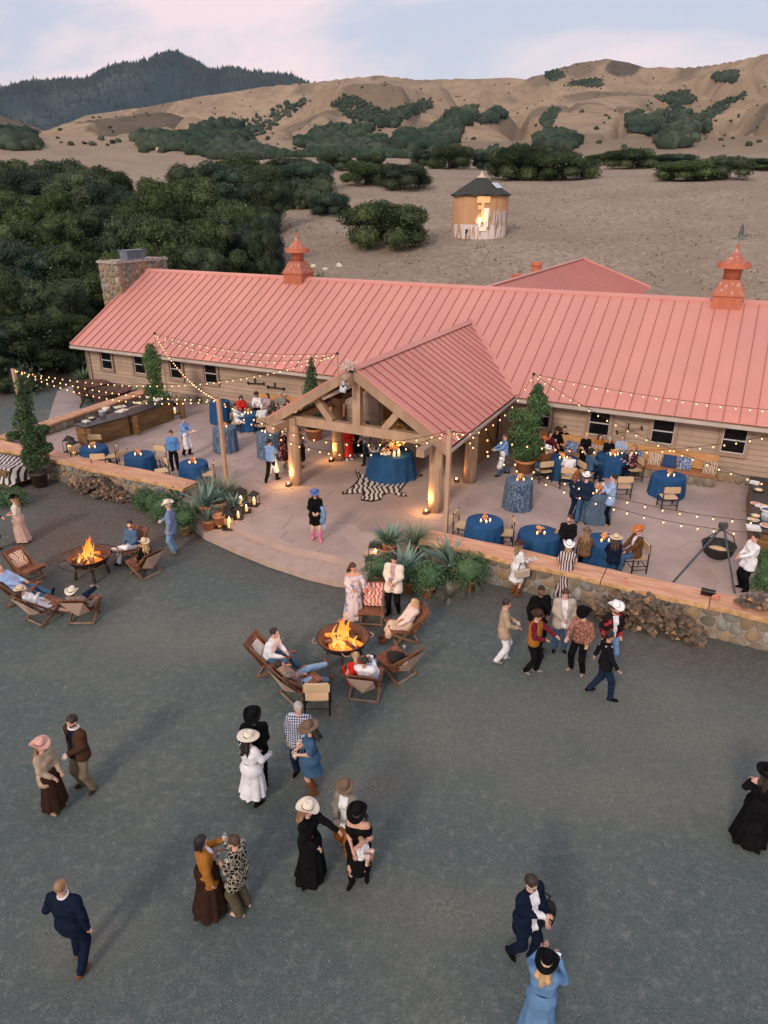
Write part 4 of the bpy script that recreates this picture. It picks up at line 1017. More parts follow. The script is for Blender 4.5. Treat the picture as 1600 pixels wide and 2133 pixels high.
me = crown_mesh('forest_undergrowth', lob, 52000, .14, 33, [M_leaf2], core=.66); o = obj('forest_undergrowth', me); tag(o, 'dense dark brush under the oaks of the left forest', 'undergrowth', kind='stuff')
# conifers on the mountain: one mass
rs = np.random.RandomState(4); n = 14000; azc = np.radians(rs.uniform(-33, 2, n)); dc = 1700 + 1000 * rs.uniform(0, 1, n) ** .7
ix = rs.uniform(0, 1, n) < .45; dc[ix] = rs.uniform(2520, 2660, ix.sum())
X = dc * np.sin(azc); Y = dc * np.cos(azc); Zc = mount_h(X, Y); hh = rs.uniform(6, 13, n) * (1 + .5 * (rs.uniform(0, 1, n) > .93)); w = hh * .34
k = 5; ang = np.arange(k) * 2 * pi / k
V = np.concatenate([np.stack([X[:, None] + w[:, None] * np.cos(ang), Y[:, None] + w[:, None] * np.sin(ang), np.repeat((Zc - 3)[:, None], k, 1)], -1), np.stack([X, Y, Zc + hh], -1)[:, None]], 1).reshape(-1, 3)
Q = (np.arange(n)[:, None, None] * (k + 1) + np.array([[i, (i + 1) % k, k] for i in range(k)])[None]).reshape(-1, 3)
M_con = mat('conifer', (.020, .036, .040), (.045, .066, .062), scale=.01, rough=1, spec=.02, island=.4)
o = obj('mountain_forest', quick_mesh('mountain_forest', V, Q, [M_con])); tag(o, 'conifers covering the blue mountain and standing along its crest', 'forest', kind='stuff')

# dry grass tufts of the nearest field
n = 14000; rs = np.random.RandomState(12); dd2 = 50 + 75 * rs.uniform(0, 1, n) ** 1.3; aa = np.radians(rs.uniform(-8.5, 31, n)); X = dd2 * np.sin(aa); Y = dd2 * np.cos(aa); Zt = near_h(X, Y)
cl = fbm(X / 3., Y / 3., 44, 3) > .50; X, Y, Zt = X[cl], Y[cl], Zt[cl]; n = len(X)
s = rs.uniform(.06, .17, n); a = rs.uniform(0, pi, n); V = np.stack([np.stack([X - np.cos(a) * s, Y - np.sin(a) * s, Zt - .03], -1), np.stack([X + np.cos(a) * s, Y + np.sin(a) * s, Zt - .03], -1), np.stack([X + rs.normal(0, .1, n), Y + rs.normal(0, .1, n), Zt + s * 1.0], -1)], 1).reshape(-1, 3)
M_tuft = mat('dry_tuft', (.27, .205, .155), (.36, .28, .215), scale=.3, rough=1, spec=.02, island=.25)
o = obj('dry_grass_tufts', quick_mesh('dry_grass_tufts', V, np.arange(n * 3).reshape(-1, 3), [M_tuft])); tag(o, 'pale dry grass tufts on the slope behind the ranch house', 'grass', kind='stuff')

# thatched round hut
hb = GT(997, 490, 48, 200); hd = math.hypot(hb[0], hb[1]); hr_ = 106 / CF * hd / 2 * .97
ht = thing('thatched_hut', 'round tan hut with dark thatched cone roof on the dry slope', 'hut', hb)
M_hut = mat('hut_plaster', (.50, .27, .14), (.56, .32, .17), scale=.8, rough=.8)
M_peel = mat('peeling_whitewash', (.60, .55, .53), (.40, .22, .14), scale=1.6, rough=.9, stretch=(2.2, 2.2, .35), lo=.50, hi=.58)
M_thatch = mat('dark_thatch', (.025, .028, .026), (.10, .105, .09), scale=6, rough=1, bump=1, bscale=10, bdist=.1, stretch=(3, 3, .8))
hh_ = (495 - 412) / CF * hd * .84
mb = MB(); mb.lathe([(hr_, -.6), (hr_, hh_ * .28)], 22); mb.build('whitewash_band', M_peel, ht)
mb = MB(); mb.lathe([(hr_ * .995, hh_ * .28), (hr_ * .995, hh_)], 22); mb.build('wall', M_hut, ht)
mb = MB()
for k in range(16):
    a = RAD(-88 + k * 5.2); R_ = rotm(0, 0, a + pi / 2); rd = random.Random(k); 
    if k % 5 == 3: continue
    mb.box((cos(a) * hr_ * 1.0, sin(a) * hr_ * 1.0, hh_ * .42), (.16 + .08 * (k % 3), .05, hh_ * rd.uniform(.2, .52)), R_)
mb.build('whitewash_streak', M_peel, ht)
mb = MB()
for a in (-95, -62, -32, -5): mb.bar((cos(RAD(a)) * hr_ * 1.01, sin(RAD(a)) * hr_ * 1.01, 0), (cos(RAD(a)) * hr_ * 1.01, sin(RAD(a)) * hr_ * 1.01, hh_), .05)
mb.build('batten', M_hut, ht)
mb = MB(); mb.lathe([(hr_ * 1.08, hh_ - .12), (hr_ * 1.09, hh_ + .02), (hr_ * .8, hh_ + .52), (hr_ * .45, hh_ + 1.12), (hr_ * .13, hh_ + 1.7)], 40, wob=lambda a, i: .02 * sin(a * 9 + i * 2) + .012 * sin(a * 23)); mb.build('thatch_roof', M_thatch, ht)
mb = MB(); mb.lathe([(hr_ * .20, hh_ + 1.6), (hr_ * .07, hh_ + 1.85), (.03, hh_ + 2.25)], 12); mb.build('roof_cap', mat('cap_plaster', (.55, .42, .35), rough=.8), ht)
mb = MB(); a = RAD(-38); mb.box((cos(a) * hr_ * .66, sin(a) * hr_ * .66, hh_ + .86), (.8, 1.2, .05), rotm(0, RAD(37), a)); mb.build('sky_panel', mat('panel_blue_grey', (.45, .52, .62), rough=.3), ht)
# projected light image put into pale colour, lit again by the spotlight stake
M_glow = mat('projection_cream', (.86, .52, .22), (.90, .58, .27), scale=2, rough=.6)
M_glow2 = mat('projection_white', (.90, .82, .66), (.86, .76, .58), scale=2, rough=.6)
def arc_patch(mb, x0, x1, z0, z1, mi):
    n = 6; V = []
    for i in range(n + 1):
        x = x0 + (x1 - x0) * i / n; y = -math.sqrt(max(.01, (hr_ * 1.02 + .03) ** 2 - x * x)); V += [(x, y, z0), (x, y, z1)]
    mb.add(V, [(2 * i, 2 * i + 2, 2 * i + 3, 2 * i + 1) for i in range(n)], mi)
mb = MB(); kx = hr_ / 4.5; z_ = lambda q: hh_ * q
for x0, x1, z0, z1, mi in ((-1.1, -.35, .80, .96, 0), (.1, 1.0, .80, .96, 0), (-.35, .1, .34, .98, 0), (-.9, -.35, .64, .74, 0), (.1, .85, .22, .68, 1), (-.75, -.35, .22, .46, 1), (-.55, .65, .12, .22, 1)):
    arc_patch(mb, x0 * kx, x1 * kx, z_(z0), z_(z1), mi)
mb.build('projection_paint', [M_glow, M_glow2], ht)
sp = thing('spotlight_stake', 'small black spotlight on a stake in the grass before the hut', 'spotlight', GT(970, 502, 48, 200)); mb = MB(); mb.tube([(0, 0, -.1), (0, 0, .75)], .05, 6); mb.build('stake', M_iron, sp); mb = MB(); mb.lathe([(.09, 0), (.16, .4)], 10, c=(0, 0, .7), R=rotm(RAD(-35), .3, 0)); mb.build('lamp_head', M_iron, sp)
tk = thing('water_tank', 'small pale round tank on the distant meadow at left', 'tank', GT(331, 317, 200, 900)); tk.scale = (.36, .36, .36); mb = MB(); mb.lathe([(3, 0), (3, 3.6), (2.6, 4.2), (0.2, 4.6)], 14); mb.build('tank_body', mat('tank_tan', (.60, .42, .28), rough=.7), tk); mb = MB(); mb.lathe([(.5, 4.55), (.5, 4.9)], 8); mb.build('hatch', M_trim, tk)

sd = bpy.data.lights.new('spot_lamp', 'SPOT'); sd.energy = 240; sd.color = (1, .74, .42); sd.spot_size = RAD(36); sd.spot_blend = .55; sd.shadow_soft_size = .08
so = bpy.data.objects.new('spot_lamp', sd); COL.objects.link(so); so.parent = sp; so.location = (0, 0, 1.0)
_t = Vector([float(q) for q in (hb + np.array([-.2, -hr_, hh_ * .45]))]) - Vector([float(q) for q in sp.location]) - Vector((0, 0, 1.0)); so.rotation_euler = _t.to_track_quat('-Z', 'Y').to_euler(); so.location = _t.normalized() * .5 + Vector((0, 0, .9))
# ------------------------------------------------------------------ furniture on the terrace
random.seed(21)
M_blue = mat('blue_cloth', (.010, .056, .150), (.018, .080, .195), scale=2.5, rough=.75, spec=.2)
M_pat = mat('patterned_blue_cloth', (.030, .060, .115), (.15, .21, .28), scale=8, rough=.8, mode='wave', lo=.4, hi=.75)
M_black = mat('black_lacquer', (.012, .011, .010), rough=.45)
M_rush = mat('woven_rush', (.50, .34, .19), (.64, .46, .28), scale=34, rough=.9, mode='stripe', lo=.2, hi=.6)
M_leath = mat('brown_leather_strap', (.15, .055, .03), (.25, .095, .05), scale=5, rough=.5)
M_lwood = mat('dark_chair_wood', (.12, .065, .035), (.20, .115, .065), scale=4, rough=.6, stretch=(1, 1, .3))
M_lwood2 = mat('worn_chair_wood', (.26, .18, .12), (.36, .26, .18), scale=4, rough=.7)
M_canvas = mat('chair_underlay', (.48, .34, .27), rough=.9)
M_terra = mat('terracotta', (.50, .20, .085), (.60, .27, .13), scale=3, rough=.85, detail=6)
M_flower = mat('orange_petals', (.62, .14, .03), (.75, .35, .08), scale=20, rough=.7, island=.4)
M_flower2 = mat('pale_petals', (.70, .42, .28), (.80, .62, .45), scale=20, rough=.7, island=.3)
M_glassy = mat('clear_glass', (.62, .64, .62), rough=.08, spec=.8)
M_flame = mat('candle_flame', (1, .6, .2), rough=.5, emit=(1.0, .50, .14), estr=14, sample=False)
M_wax = mat('candle_wax', (.85, .66, .42), rough=.5, emit=(1.0, .45, .12), estr=.8, sample=False)
M_white = mat('white_china', (.78, .77, .75), rough=.3)
M_linen = mat('white_linen', (.74, .73, .72), (.62, .61, .60), scale=7, rough=.9)
M_barw = mat('bar_wood', (.13, .070, .028), (.22, .125, .052), scale=2.5, rough=.6, stretch=(.6, .6, 5), detail=6)
M_bartop = mat('bar_top', (.030, .024, .022), (.05, .042, .038), scale=5, rough=.35)
M_pan = mat('iron_pan', (.05, .052, .055), (.09, .09, .09), scale=6, rough=.5, metal=.4)
M_enam = mat('grey_enamel', (.42, .47, .52), rough=.35)
foods = [mat('food_%d' % i, a, b, scale=26, rough=.7, bump=.5, bscale=30) for i, (a, b) in enumerate((((.65, .48, .22), (.80, .66, .38)), ((.50, .16, .10), (.66, .34, .22)), ((.55, .36, .16), (.74, .58, .34)), ((.06, .06, .16), (.16, .12, .28))))]

def skirt_cloth(mb, r_top, r_bot, h, folds, seed, n=56, mi=0, ztop=0.0):
    rd = random.Random(seed); ph = [rd.uniform(0, 6.28) for _ in range(4)]
    def w(a, k): return (sin(folds * a + ph[0]) * .55 + sin((folds + 3) * a + ph[1]) * .3 + sin((folds // 2) * a + ph[2]) * .25) * k
    V = []; prof = [(0.0, 1.0, 0), (.97, 1.0, 0), (1.0, .988, 0), (1.012, .95, .008), (1.03, .8, .03), (1.05, .55, .055), (1.07, .28, .07), (1.08, .012, .08)]
    for q, (k, z, am) in enumerate(prof):
        for j in range(n):
            a = 2 * pi * j / n; r = (r_top + (r_bot - r_top) * (1 - z)) * k + w(a, am) * r_top * 1.1; V.append((r * cos(a), r * sin(a), ztop + h * z))
    Fc = [(i * n + j, i * n + (j + 1) % n, (i + 1) * n + (j + 1) % n, (i + 1) * n + j) for i in range(len(prof) - 1) for j in range(n)]
    Fc = [q[::-1] for q in Fc]; mb.add(V, Fc, mi); return mb
def table(label, px, py, r, h=.76, pat=False, seed=1, group='round blue-clothed tables', r_bot=None):
    """px,py: where the photograph shows the centre of the table's foot"""
    t = thing('round_table', label, 'table', G(px, py, TZ), random.uniform(0, 6), group)
    mb = MB(); mb.lathe([(r * .98, h - .03), (r * .98, h - .006)], 28); mb.build('table_top', M_lwood, t)
    mb = MB(); mb.tube([(0, 0, 0), (0, 0, h - .03)], .04, 8); mb.lathe([(.26, 0), (.24, .03)], 12); mb.build('pedestal', M_black, t)
    mb = MB(); skirt_cloth(mb, r + .01, (r_bot or r) + .02, h, 13 if not pat else 11, seed); c = mb.build('tablecloth', M_pat if pat else M_blue, t, True)
    return t
def bunch(mb, c, r, n, seed, mi=0, s=.035):
    rd = random.Random(seed)
    for k in range(n):
        p = (c[0] + rd.gauss(0, r * .5), c[1] + rd.gauss(0, r * .5), c[2] + abs(rd.gauss(0, r * .45)))
        q = s * rd.uniform(.6, 1.4); mb.lathe([(.2 * q, -q * .7), (q, -.1 * q), (q * .7, q * .6), (.1 * q, q * .8)], 6, c=p, mi=mi, R=rotm(rd.uniform(-.7, .7), rd.uniform(-.7, .7), 0))
def centrepiece(label, t, h, seed, dx=0, dy=0, group='flower centrepieces on the tables'):
    p = np.array(t.location) + [dx, dy, h]; c = thing('centrepiece', label, 'flowers', p, random.uniform(0, 6), group)
    mb = MB(); mb.lathe([(.035, 0), (.055, .05), (.05, .10)], 10); mb.build('vase', M_terra, c, True)
    mb = MB(); bunch(mb, (0, 0, .12), .085, 26, seed, 0); bunch(mb, (0, 0, .13), .08, 10, seed + 1, 1, .03); mb.build('blooms', [M_flower, M_flower2], c)
    return c
def votives(label, t, h, spots, group='votive candles on the tables'):
    for k, (dx, dy) in enumerate(spots):
        c = thing('votive_candle', label if isinstance(label, str) else label[k], 'candle', np.array(t.location) + [dx, dy, h], 0, group)
        mb = MB(); mb.lathe([(.024, 0), (.030, .055)], 10, cap1=False); mb.build('glass_cup', M_wax, c, True); mb = MB(); mb.lathe([(.004, .05), (.014, .07), (.003, .105)], 6); mb.build('flame', M_flame, c)
def chair_proto():
    t = thing('director_chair', 'x', 'chair', (0, 0, 0)); W_, D_ = .27, .22
    for s in (-1, 1):
        for y, zt in ((-D_, .47), (D_, .93)): mb = MB(); mb.tube([(s * W_, y, 0), (s * W_, y, zt)], .021, 7); mb.build('leg', M_black, t)
        for z in (.14, .26): mb = MB(); mb.tube([(s * W_, -D_, z), (s * W_, D_, z)], .012, 6); mb.build('side_rail', M_black, t)
    for y, z in ((-D_, .2), (D_, .2)): mb = MB(); mb.tube([(-W_, y, z), (W_, y, z)], .012, 6); mb.build('stretcher', M_black, t)
    mb = MB()
    V = []; n = 6
    for i in range(n + 1):
        x = -W_ + 2 * W_ * i / n; z = .46 - .02 * sin(pi * i / n)
        V += [(x, -D_ - .01, z), (x, D_ + .01, z), (x, D_ + .01, z - .02), (x, -D_ - .01, z - .02)]
    Fc = [(4 * i + j, 4 * i + 4 + j, 4 * i + 4 + (j + 1) % 4, 4 * i + (j + 1) % 4) for i in range(n) for j in range(4)]; mb.add(V, Fc); mb.build('woven_seat', M_rush, t)
    mb = MB(); V = []
    for i in range(n + 1):
        x = -W_ - .015 + 2 * (W_ + .015) * i / n; y = D_ + .022 * sin(pi * i / n) + .0
        V += [(x, y - .03, .66), (x, y - .03, .88), (x, y + .02, .88), (x, y + .02, .66)]
    mb.add(V, [(4 * i + j, 4 * i + (j + 1) % 4, 4 * i + 4 + (j + 1) % 4, 4 * i + 4 + j) for i in range(n) for j in range(4)] + [(0, 1, 2, 3), (4 * n + 3, 4 * n + 2, 4 * n + 1, 4 * n)]); mb.build('woven_back', M_rush, t)
    return t
_CH = [None]
def chair(label, px, py, a, z=TZ, group='black-framed chairs with woven rush seats', loc=None):
    p = G(px, py, z) if loc is None else loc
    if _CH[0] is None: _CH[0] = chair_proto(); t = _CH[0]; t.location = [float(q) for q in p]; t.rotation_euler = (0, 0, RAD(a)); t['label'] = label; t['group'] = group; return t
    return dup(_CH[0], p, RAD(a), label, group)
def lounge_proto():
    t = thing('lounge_chair', 'x', 'chair', (0, 0, 0)); W_ = .31
    for s in (-1, 1):
        mb = MB(); mb.bar((s * W_, .30, 0), (s * W_, -.42, .40), .045, .055); mb.build('seat_rail', M_lwood, t)
        mb = MB(); mb.bar((s * (W_ - .05), -.36, 0), (s * (W_ - .05), .50, .84), .045, .05); mb.build('back_rail', M_lwood, t)
    mb = MB(); mb.bar((-W_, -.29, .07), (W_, -.29, .07), .03); mb.build('front_stretcher', M_lwood2, t)
    mb = MB(); mb.bar((-W_, .26, .03), (W_, .26, .03), .03); mb.build('rear_stretcher', M_lwood2, t)
    def weave(a, b, name, k=9):
        mb = MB(); a = np.array(a); b = np.array(b); d = b - a; Ln = np.linalg.norm(d); d /= Ln; nrm = np.cross(np.array([1., 0, 0]), d); 
        R = np.array([[1, 0, 0], d, nrm]).T
        for i in range(k): mb.box(a + d * Ln * (i + .5) / k + nrm * (.012 if i % 2 else .0), (2 * W_ + .03, Ln / k * .80, .012), R)
        for i in range(7): mb.box(a + d * Ln * .5 + np.array([-W_ + .02 + (2 * W_ - .04) * (i + .5) / 7, 0, 0]) + nrm * .006, ((2 * W_) / 7 * .66, Ln, .02), R)
        mb.build(name, M_leath, t)
    weave((0, -.42, .42), (0, .17, .30), 'woven_seat'); weave((0, .14, .34), (0, .52, .84), 'woven_back')
    mb = MB(); a, b = np.array([0, .21, .36]), np.array([0, .56, .80]); mb.add([(-W_ + .05, .22, .35), (W_ - .05, .22, .35), (W_ - .03, .57, .80), (-W_ + .03, .57, .80), (0, .34, .28)], [(0, 1, 4), (1, 2, 4), (2, 3, 4), (3, 0, 4)]); mb.build('canvas_underlay', M_canvas, t)
    return t
_LC = [None]
def lounge(label, px, py, a, group='low leather lounge chairs round the fire bowls', s=1.06):
    p = G(px, py, 0)
    if _LC[0] is None: _LC[0] = lounge_proto(); t = _LC[0]; t.location = [float(q) for q in p]; t.rotation_euler = (0, 0, RAD(a)); t['label'] = label; t['group'] = group
    else: t = dup(_LC[0], p, RAD(a), label, group)
    t.scale = (s, s, s); return t
def pillow(label, p, a, m, w=.46, lean=55, group=None, h=None):
    t = thing('cushion', label, 'cushion', p, RAD(a), group); mb = MB(); n = 9; V = []; h = h or w
    for side in (-1, 1):
        for i in range(n):
            for j in range(n):
                x = -1 + 2 * i / (n - 1); y = -1 + 2 * j / (n - 1); th_ = (1 - x ** 4) * (1 - y ** 4); pin = 1 - .06 * (x * x * y * y) + .05 * (abs(x * y) ** 3)
                V.append((x * w / 2 * pin, side * .075 * th_ ** .6, y * h / 2 * pin + h / 2))
    Fc = []
    for k in (0, 1):
        for i in range(n - 1):
            for j in range(n - 1):
                a0 = k * n * n + i * n + j; q = (a0, a0 + n, a0 + n + 1, a0 + 1); Fc.append(q if k == 0 else q[::-1])
    mb.add(V, Fc, R=rotm(-RAD(90 - lean), 0, 0)); mb.build('cushion_cover', m, t, True); return t
def lantern(label, p, s=1.0, group='black candle lanterns', cat='lantern'):
    t = thing('lantern', label, cat, p, random.uniform(-.4, .4), group); w, h = .15 * s, .40 * s
    mb = MB(); mb.box((0, 0, .015), (2 * w + .03, 2 * w + .03, .03))
    for sx in (-1, 1):
        for sy in (-1, 1): mb.box((sx * w, sy * w, h / 2), (.018, .018, h))
    for k in range(4): R_ = rotm(0, 0, k * pi / 2); mb.box(np.array([0, w, h]) @ R_.T, (2 * w, .016, .018), R_)
    mb.build('frame', M_iron, t)
    mb = MB(); mb.add([(-w - .02, -w - .02, h), (w + .02, -w - .02, h), (w + .02, w + .02, h), (-w - .02, w + .02, h), (-.05, -.05, h + .13 * s), (.05, -.05, h + .13 * s), (.05, .05, h + .13 * s), (-.05, .05, h + .13 * s)], [(0, 1, 5, 4), (1, 2, 6, 5), (2, 3, 7, 6), (3, 0, 4, 7), (4, 5, 6, 7), (3, 2, 1, 0)]); mb.tube([(-.04, 0, h + .12 * s), (-.03, 0, h + .2 * s), (.03, 0, h + .2 * s), (.04, 0, h + .12 * s)], .006, 5); mb.build('hood', M_iron, t)
    mb = MB(); mb.lathe([(.05 * s, .03), (.05 * s, h * .55)], 10); mb.build('candle', M_wax, t, True); mb = MB(); mb.lathe([(.006, h * .55), (.022 * s, h * .62), (.004, h * .78)], 6); mb.build('flame', M_flame, t)
    return t
def warm(par, loc, e, r=.05, col=(1, .55, .22)):
    d = bpy.data.lights.new('glow', 'POINT'); d.energy = e; d.color = col; d.shadow_soft_size = r; o = bpy.data.objects.new('glow', d); COL.objects.link(o); o.parent = par; o.location = loc; return o
V2 = [(-.10, -.13), (.12, -.12)]; V3 = [(-.14, -.1), (.02, -.16), (.15, -.06)]
tl = [('small blue-clothed table nearest the left bar, four chairs round it', 201, 968, .52, .76, 0), ('blue-clothed table behind the left wall, between two pale chairs and the blue-shirted server', 295, 984, .55, .76, 0), ('blue-clothed table behind the agaves, left of the wooden light pole', 407, 1002, .52, .76, 0),
      ('tall bare blue cocktail table left of the group in white shirts', 461, 880, .46, 1.08, 0), ('high table in patterned indigo cloth directly behind the left light pole', 472, 938, .48, 1.06, 1), ('high table in patterned indigo cloth beside the log post and the floral dress', 562, 950, .48, 1.06, 1),
      ('blue-clothed dining table of the group in white shirts near the house', 520, 893, .56, .76, 0), ('blue-clothed dining table half hidden by the left log post', 592, 905, .56, .76, 0),
      ('large blue-clothed table with tall flower display under the portico', 815, 990, .82, .98, 0),
      ('high table in patterned indigo cloth alone in front of the apron-wearing server', 1077, 1057, .46, 1.06, 1), ('high table in patterned indigo cloth with three people standing at it', 1238, 1083, .46, 1.06, 1),
      ('blue-clothed table by the light pole with a pale chair on each side', 1007, 1130, .56, .76, 0), ('blue-clothed table behind the woman with the beige bag, no chairs left of it', 1119, 1156, .60, .76, 0), ('blue-clothed table among four people sitting at the right wall', 1250, 1172, .52, .76, 0),
      ('blue-clothed table in front of the long cushioned bench, one chair before it', 1387, 1030, .58, .76, 0), ('blue-clothed dining table of the hatted group before the bench', 1168, 992, .60, .76, 0), ('blue-clothed dining table between the curly-haired person and the floral jacket', 1272, 985, .62, .76, 0)]
TBL = [table(l, x, y, r, h, bool(p), 30 + i, 'high tables in patterned indigo cloth' if p else 'round tables in plain blue cloth', r * 1.12 if i == 8 else None) for i, (l, x, y, r, h, p) in enumerate(tl)]
short = ['the small left table by the bar', 'the second left table', 'the left table behind the agaves', 'the tall plain cocktail table', 'the patterned high table behind the left pole', 'the patterned high table by the log post', 'the table of the white-shirted group', 'the table half hidden by the log post', '', 'the lone patterned high table', 'the patterned high table with three people', 'the table by the right light pole', 'the chairless table behind the right wall', 'the table among the wall sitters', 'the table before the cushioned bench', 'the table of the hatted group', 'the table by the floral jacket']
for i, (l, x, y, r, h, p) in enumerate(tl):
    if i in (3, 8): continue
    centrepiece('orange and cream flowers on ' + short[i], TBL[i], h + .003, 60 + i); sp_ = V3 if i in (11, 15, 16, 6) else V2
    votives(['%s votive candle beside the flowers on %s' % (w_, short[i]) for w_ in ('left', 'right' if len(sp_) == 2 else 'front', 'right')], TBL[i], h + .003, sp_)
# portico display
bt = TBL[8]; bp = np.array(bt.location) + [0, 0, .985]
fl = thing('flower_display', 'tall autumn branches and flowers on the portico table', 'flowers', bp + [.12, .1, 0]); mb = MB(); mb.lathe([(.12, 0), (.2, .12), (.16, .3)], 12); mb.build('urn', M_terra, fl, True)
mb = MB(); rd = random.Random(4)
for k in range(70):
    a = rd.uniform(0, 6.28); r = rd.uniform(.1, .75); z = rd.uniform(.4, 1.25); mb.tube([(0, 0, .2), (cos(a) * r * .5, sin(a) * r * .5, z * .6), (cos(a) * r, sin(a) * r, z)], [.008, .006, .003], 4)
mb.build('branch', M_bark, fl)
rs = np.random.RandomState(3); V, Q = leaf_cloud(900, [((0, 0, .72), (.62, .5, .45)), ((.35, 0, .55), (.4, .35, .3)), ((-.3, .1, .9), (.3, .3, .35))], .038, rs)
M_autumn = mat('autumn_leaf', (.30, .20, .05), (.55, .34, .09), scale=4, rough=.8, island=.5); obj('foliage', quick_mesh('foliage', V, Q, [M_autumn]), fl)
mb = MB(); bunch(mb, (-.1, -.2, .25), .45, 60, 9, 0, .05); bunch(mb, (.1, -.1, .3), .5, 30, 10, 1, .06); mb.build('blooms', [M_flower2, M_flower], fl)
an = thing('antlers', 'bleached white antlers at the left side of the portico table', 'antlers', bp + [-.55, -.2, 0]); mb = MB()
for k in range(9): a = rd.uniform(0, 3); mb.tube([(0, 0, .03), (cos(a) * .15 - .1, -.1 + .1 * k / 5, .1), (cos(a) * .3 - .15, .1, .22 + .03 * k)], [.022, .018, .006], 6)
mb.build('antler', mat('bleached_bone', (.74, .68, .58), rough=.6), an, True)
hy = thing('hydrangea_bowl', 'low bowl of cream hydrangeas at the front of the portico table', 'flowers', bp + [-.22, -.42, 0]); mb = MB(); mb.lathe([(.1, 0), (.17, .1)], 12); mb.build('bowl', M_white, hy, True); mb = MB(); bunch(mb, (0, 0, .1), .17, 60, 31, 0, .035); mb.build('blooms', M_flower2, hy)
for k, (dx, dy) in enumerate(((.10, -.55), (.28, -.5))):
    c = thing('pillar_candle', 'thick %s pillar candle lit on the portico table' % ('left' if k == 0 else 'right'), 'candle', bp + [dx, dy, 0], 0, 'pillar candles on the portico table'); mb = MB(); mb.lathe([(.05, 0), (.05, .16 + .04 * k)], 12); mb.build('wax', M_wax, c, True); mb = MB(); mb.lathe([(.005, .17 + .04 * k), (.018, .2 + .04 * k), (.003, .26 + .04 * k)], 6); mb.build('flame', M_flame, c)
warm(c, (0, -.05, .42), 14)
cs = [('pale chair at the left of the small table by the bar', 172, 972, 70), ('pale chair behind the small table, before the dark bar', 200, 950, 5), ('pale chair before the small left table, its back to us', 213, 985, 185), ('side-on pale chair right of the small left table', 236, 972, -80),
      ('pale chair left of the second left table', 268, 985, 60), ('pale chair behind the second left table, by the blue-shirted server', 331, 975, -20), ('pale chair right of the second left table, turned to the agaves', 340, 1003, -60), ('pale chair right of the left table behind the agaves, beside the pole', 437, 1010, -80),
      ('pale chair under the person in the white shirt near the tall blue table', 494, 900, 95), ('pale chair with its back to us at the white-shirted table', 545, 905, -150), ('second pale chair with its back to us, beside the light-haired diner', 568, 915, -160), ('pale chair near the patterned high table, half behind the log post', 590, 925, 170),
      ('pale chair left of the table by the right light pole', 962, 1120, 65), ('side-on pale chair right of the table by the right light pole', 1051, 1136, -95), ('empty-sided pale chair carrying the man in tan with white hat', 1130, 1002, 195), ('pale chair under the diner in white shirt and brown hat', 1180, 1015, 170),
      ('pale chair under the curly-haired diner in blue', 1218, 1005, 110), ('pale chair behind the man drinking in light blue', 1293, 1035, 180), ('pale chair alone before the bench table, its back to us', 1388, 1058, 180), ('pale chair under the woman in the floral jacket', 1318, 1000, -80),
      ('pale chair under the man in the black embroidered shirt', 1175, 1160, 30), ('pale chair under the man in the brown corduroy jacket', 1322, 1187, -85)]
for c in cs: chair(*c)
chair('single pale woven chair standing on the gravel beside the loungers', 663, 1478, 182, 0)

# bench with cushions along the house
M_bench = mat('bench_wood', (.50, .24, .085), (.64, .34, .14), scale=1.5, rough=.6, stretch=(.5, 3, 3), detail=6)
M_bseat = mat('bench_seat_wood', (.30, .12, .05), (.40, .18, .08), scale=1.5, rough=.5, stretch=(.5, 3, 3))
def bench(label, u0, u1, seed, group='timber-backed stone benches against the house'):
    t = thing('stone_bench', label, 'bench', F(u0, .1, TZ), 0, group); o0 = F(0, 0, 0) - np.array(t.location)
    def b(c, d, name, m, R=None): mb = MB(); mb.box(c, d, R, bev=.01); mb.v = [V @ R90.T + o0 for V in mb.v]; obj(name, mb.mesh(name, m), t)
    L = u1 - u0; m_ = (u0 + u1) / 2
    b((m_, -.02, TZ + .2), (L - .04, .66, .38), 'core', M_mort); b((m_, -.12, TZ + .42), (L, .62, .07), 'seat_plank', M_bseat); b((m_, .36, TZ + .75), (L, .09, .62), 'back_plank', M_bench, rotm(RAD(-8)))
    stones(t, F(u0, -.36, TZ), BU, np.array([0, 0, 1.]), -BN, L, .38, .27, seed); stones(t, F(u1, -.36, TZ), BN, np.array([0, 0, 1.]), BU, .6, .38, .27, seed + 1)
    return t
bench('long timber-backed stone bench under the right windows, piled with cushions', 27.0, 34.0, 81)
bench('timber-backed stone bench behind the white-shirted diners', 12.6, 17.6, 83)
M_c1 = mat('blue_dot_fabric', (.52, .56, .62), (.08, .12, .24), scale=17, mode='voronoi', lo=.28, hi=.42, rough=.9)
M_c2 = mat('kilim_fabric', (.58, .47, .36), (.22, .12, .08), scale=4.5, mode='wave', lo=.42, hi=.6, rough=.9)
M_c3 = mat('navy_velvet', (.02, .05, .13), rough=.8); M_c4 = mat('cream_fabric', (.66, .60, .54), (.52, .42, .36), scale=7, rough=.9); M_c5 = mat('grey_floral_fabric', (.30, .33, .36), (.55, .55, .53), scale=9, rough=.9)
pl = [(31.05, M_c1, 'blue dotted cushion right of the floral jacket on the bench'), (31.75, M_c2, 'tan kilim cushion right of the left blue dotted one'), (32.3, M_c3, 'navy velvet cushion with pale lower half in the bench middle'), (32.85, M_c1, 'blue dotted cushion right of the navy velvet one'), (33.75, M_c2, 'tan kilim cushion on the stone arm at the bench end'),
      (29.1, M_c5, 'grey flowered cushion behind the black-sweatered diner'), (29.6, M_c2, 'tan kilim cushion between the grey-haired diner and the wall'), (28.5, M_c1, 'small blue cushion behind the blond woman in black'), (30.2, M_c2, 'kilim cushion left of the floral jacket'), (27.6, M_c5, 'grey cushion behind the hatted diners')]
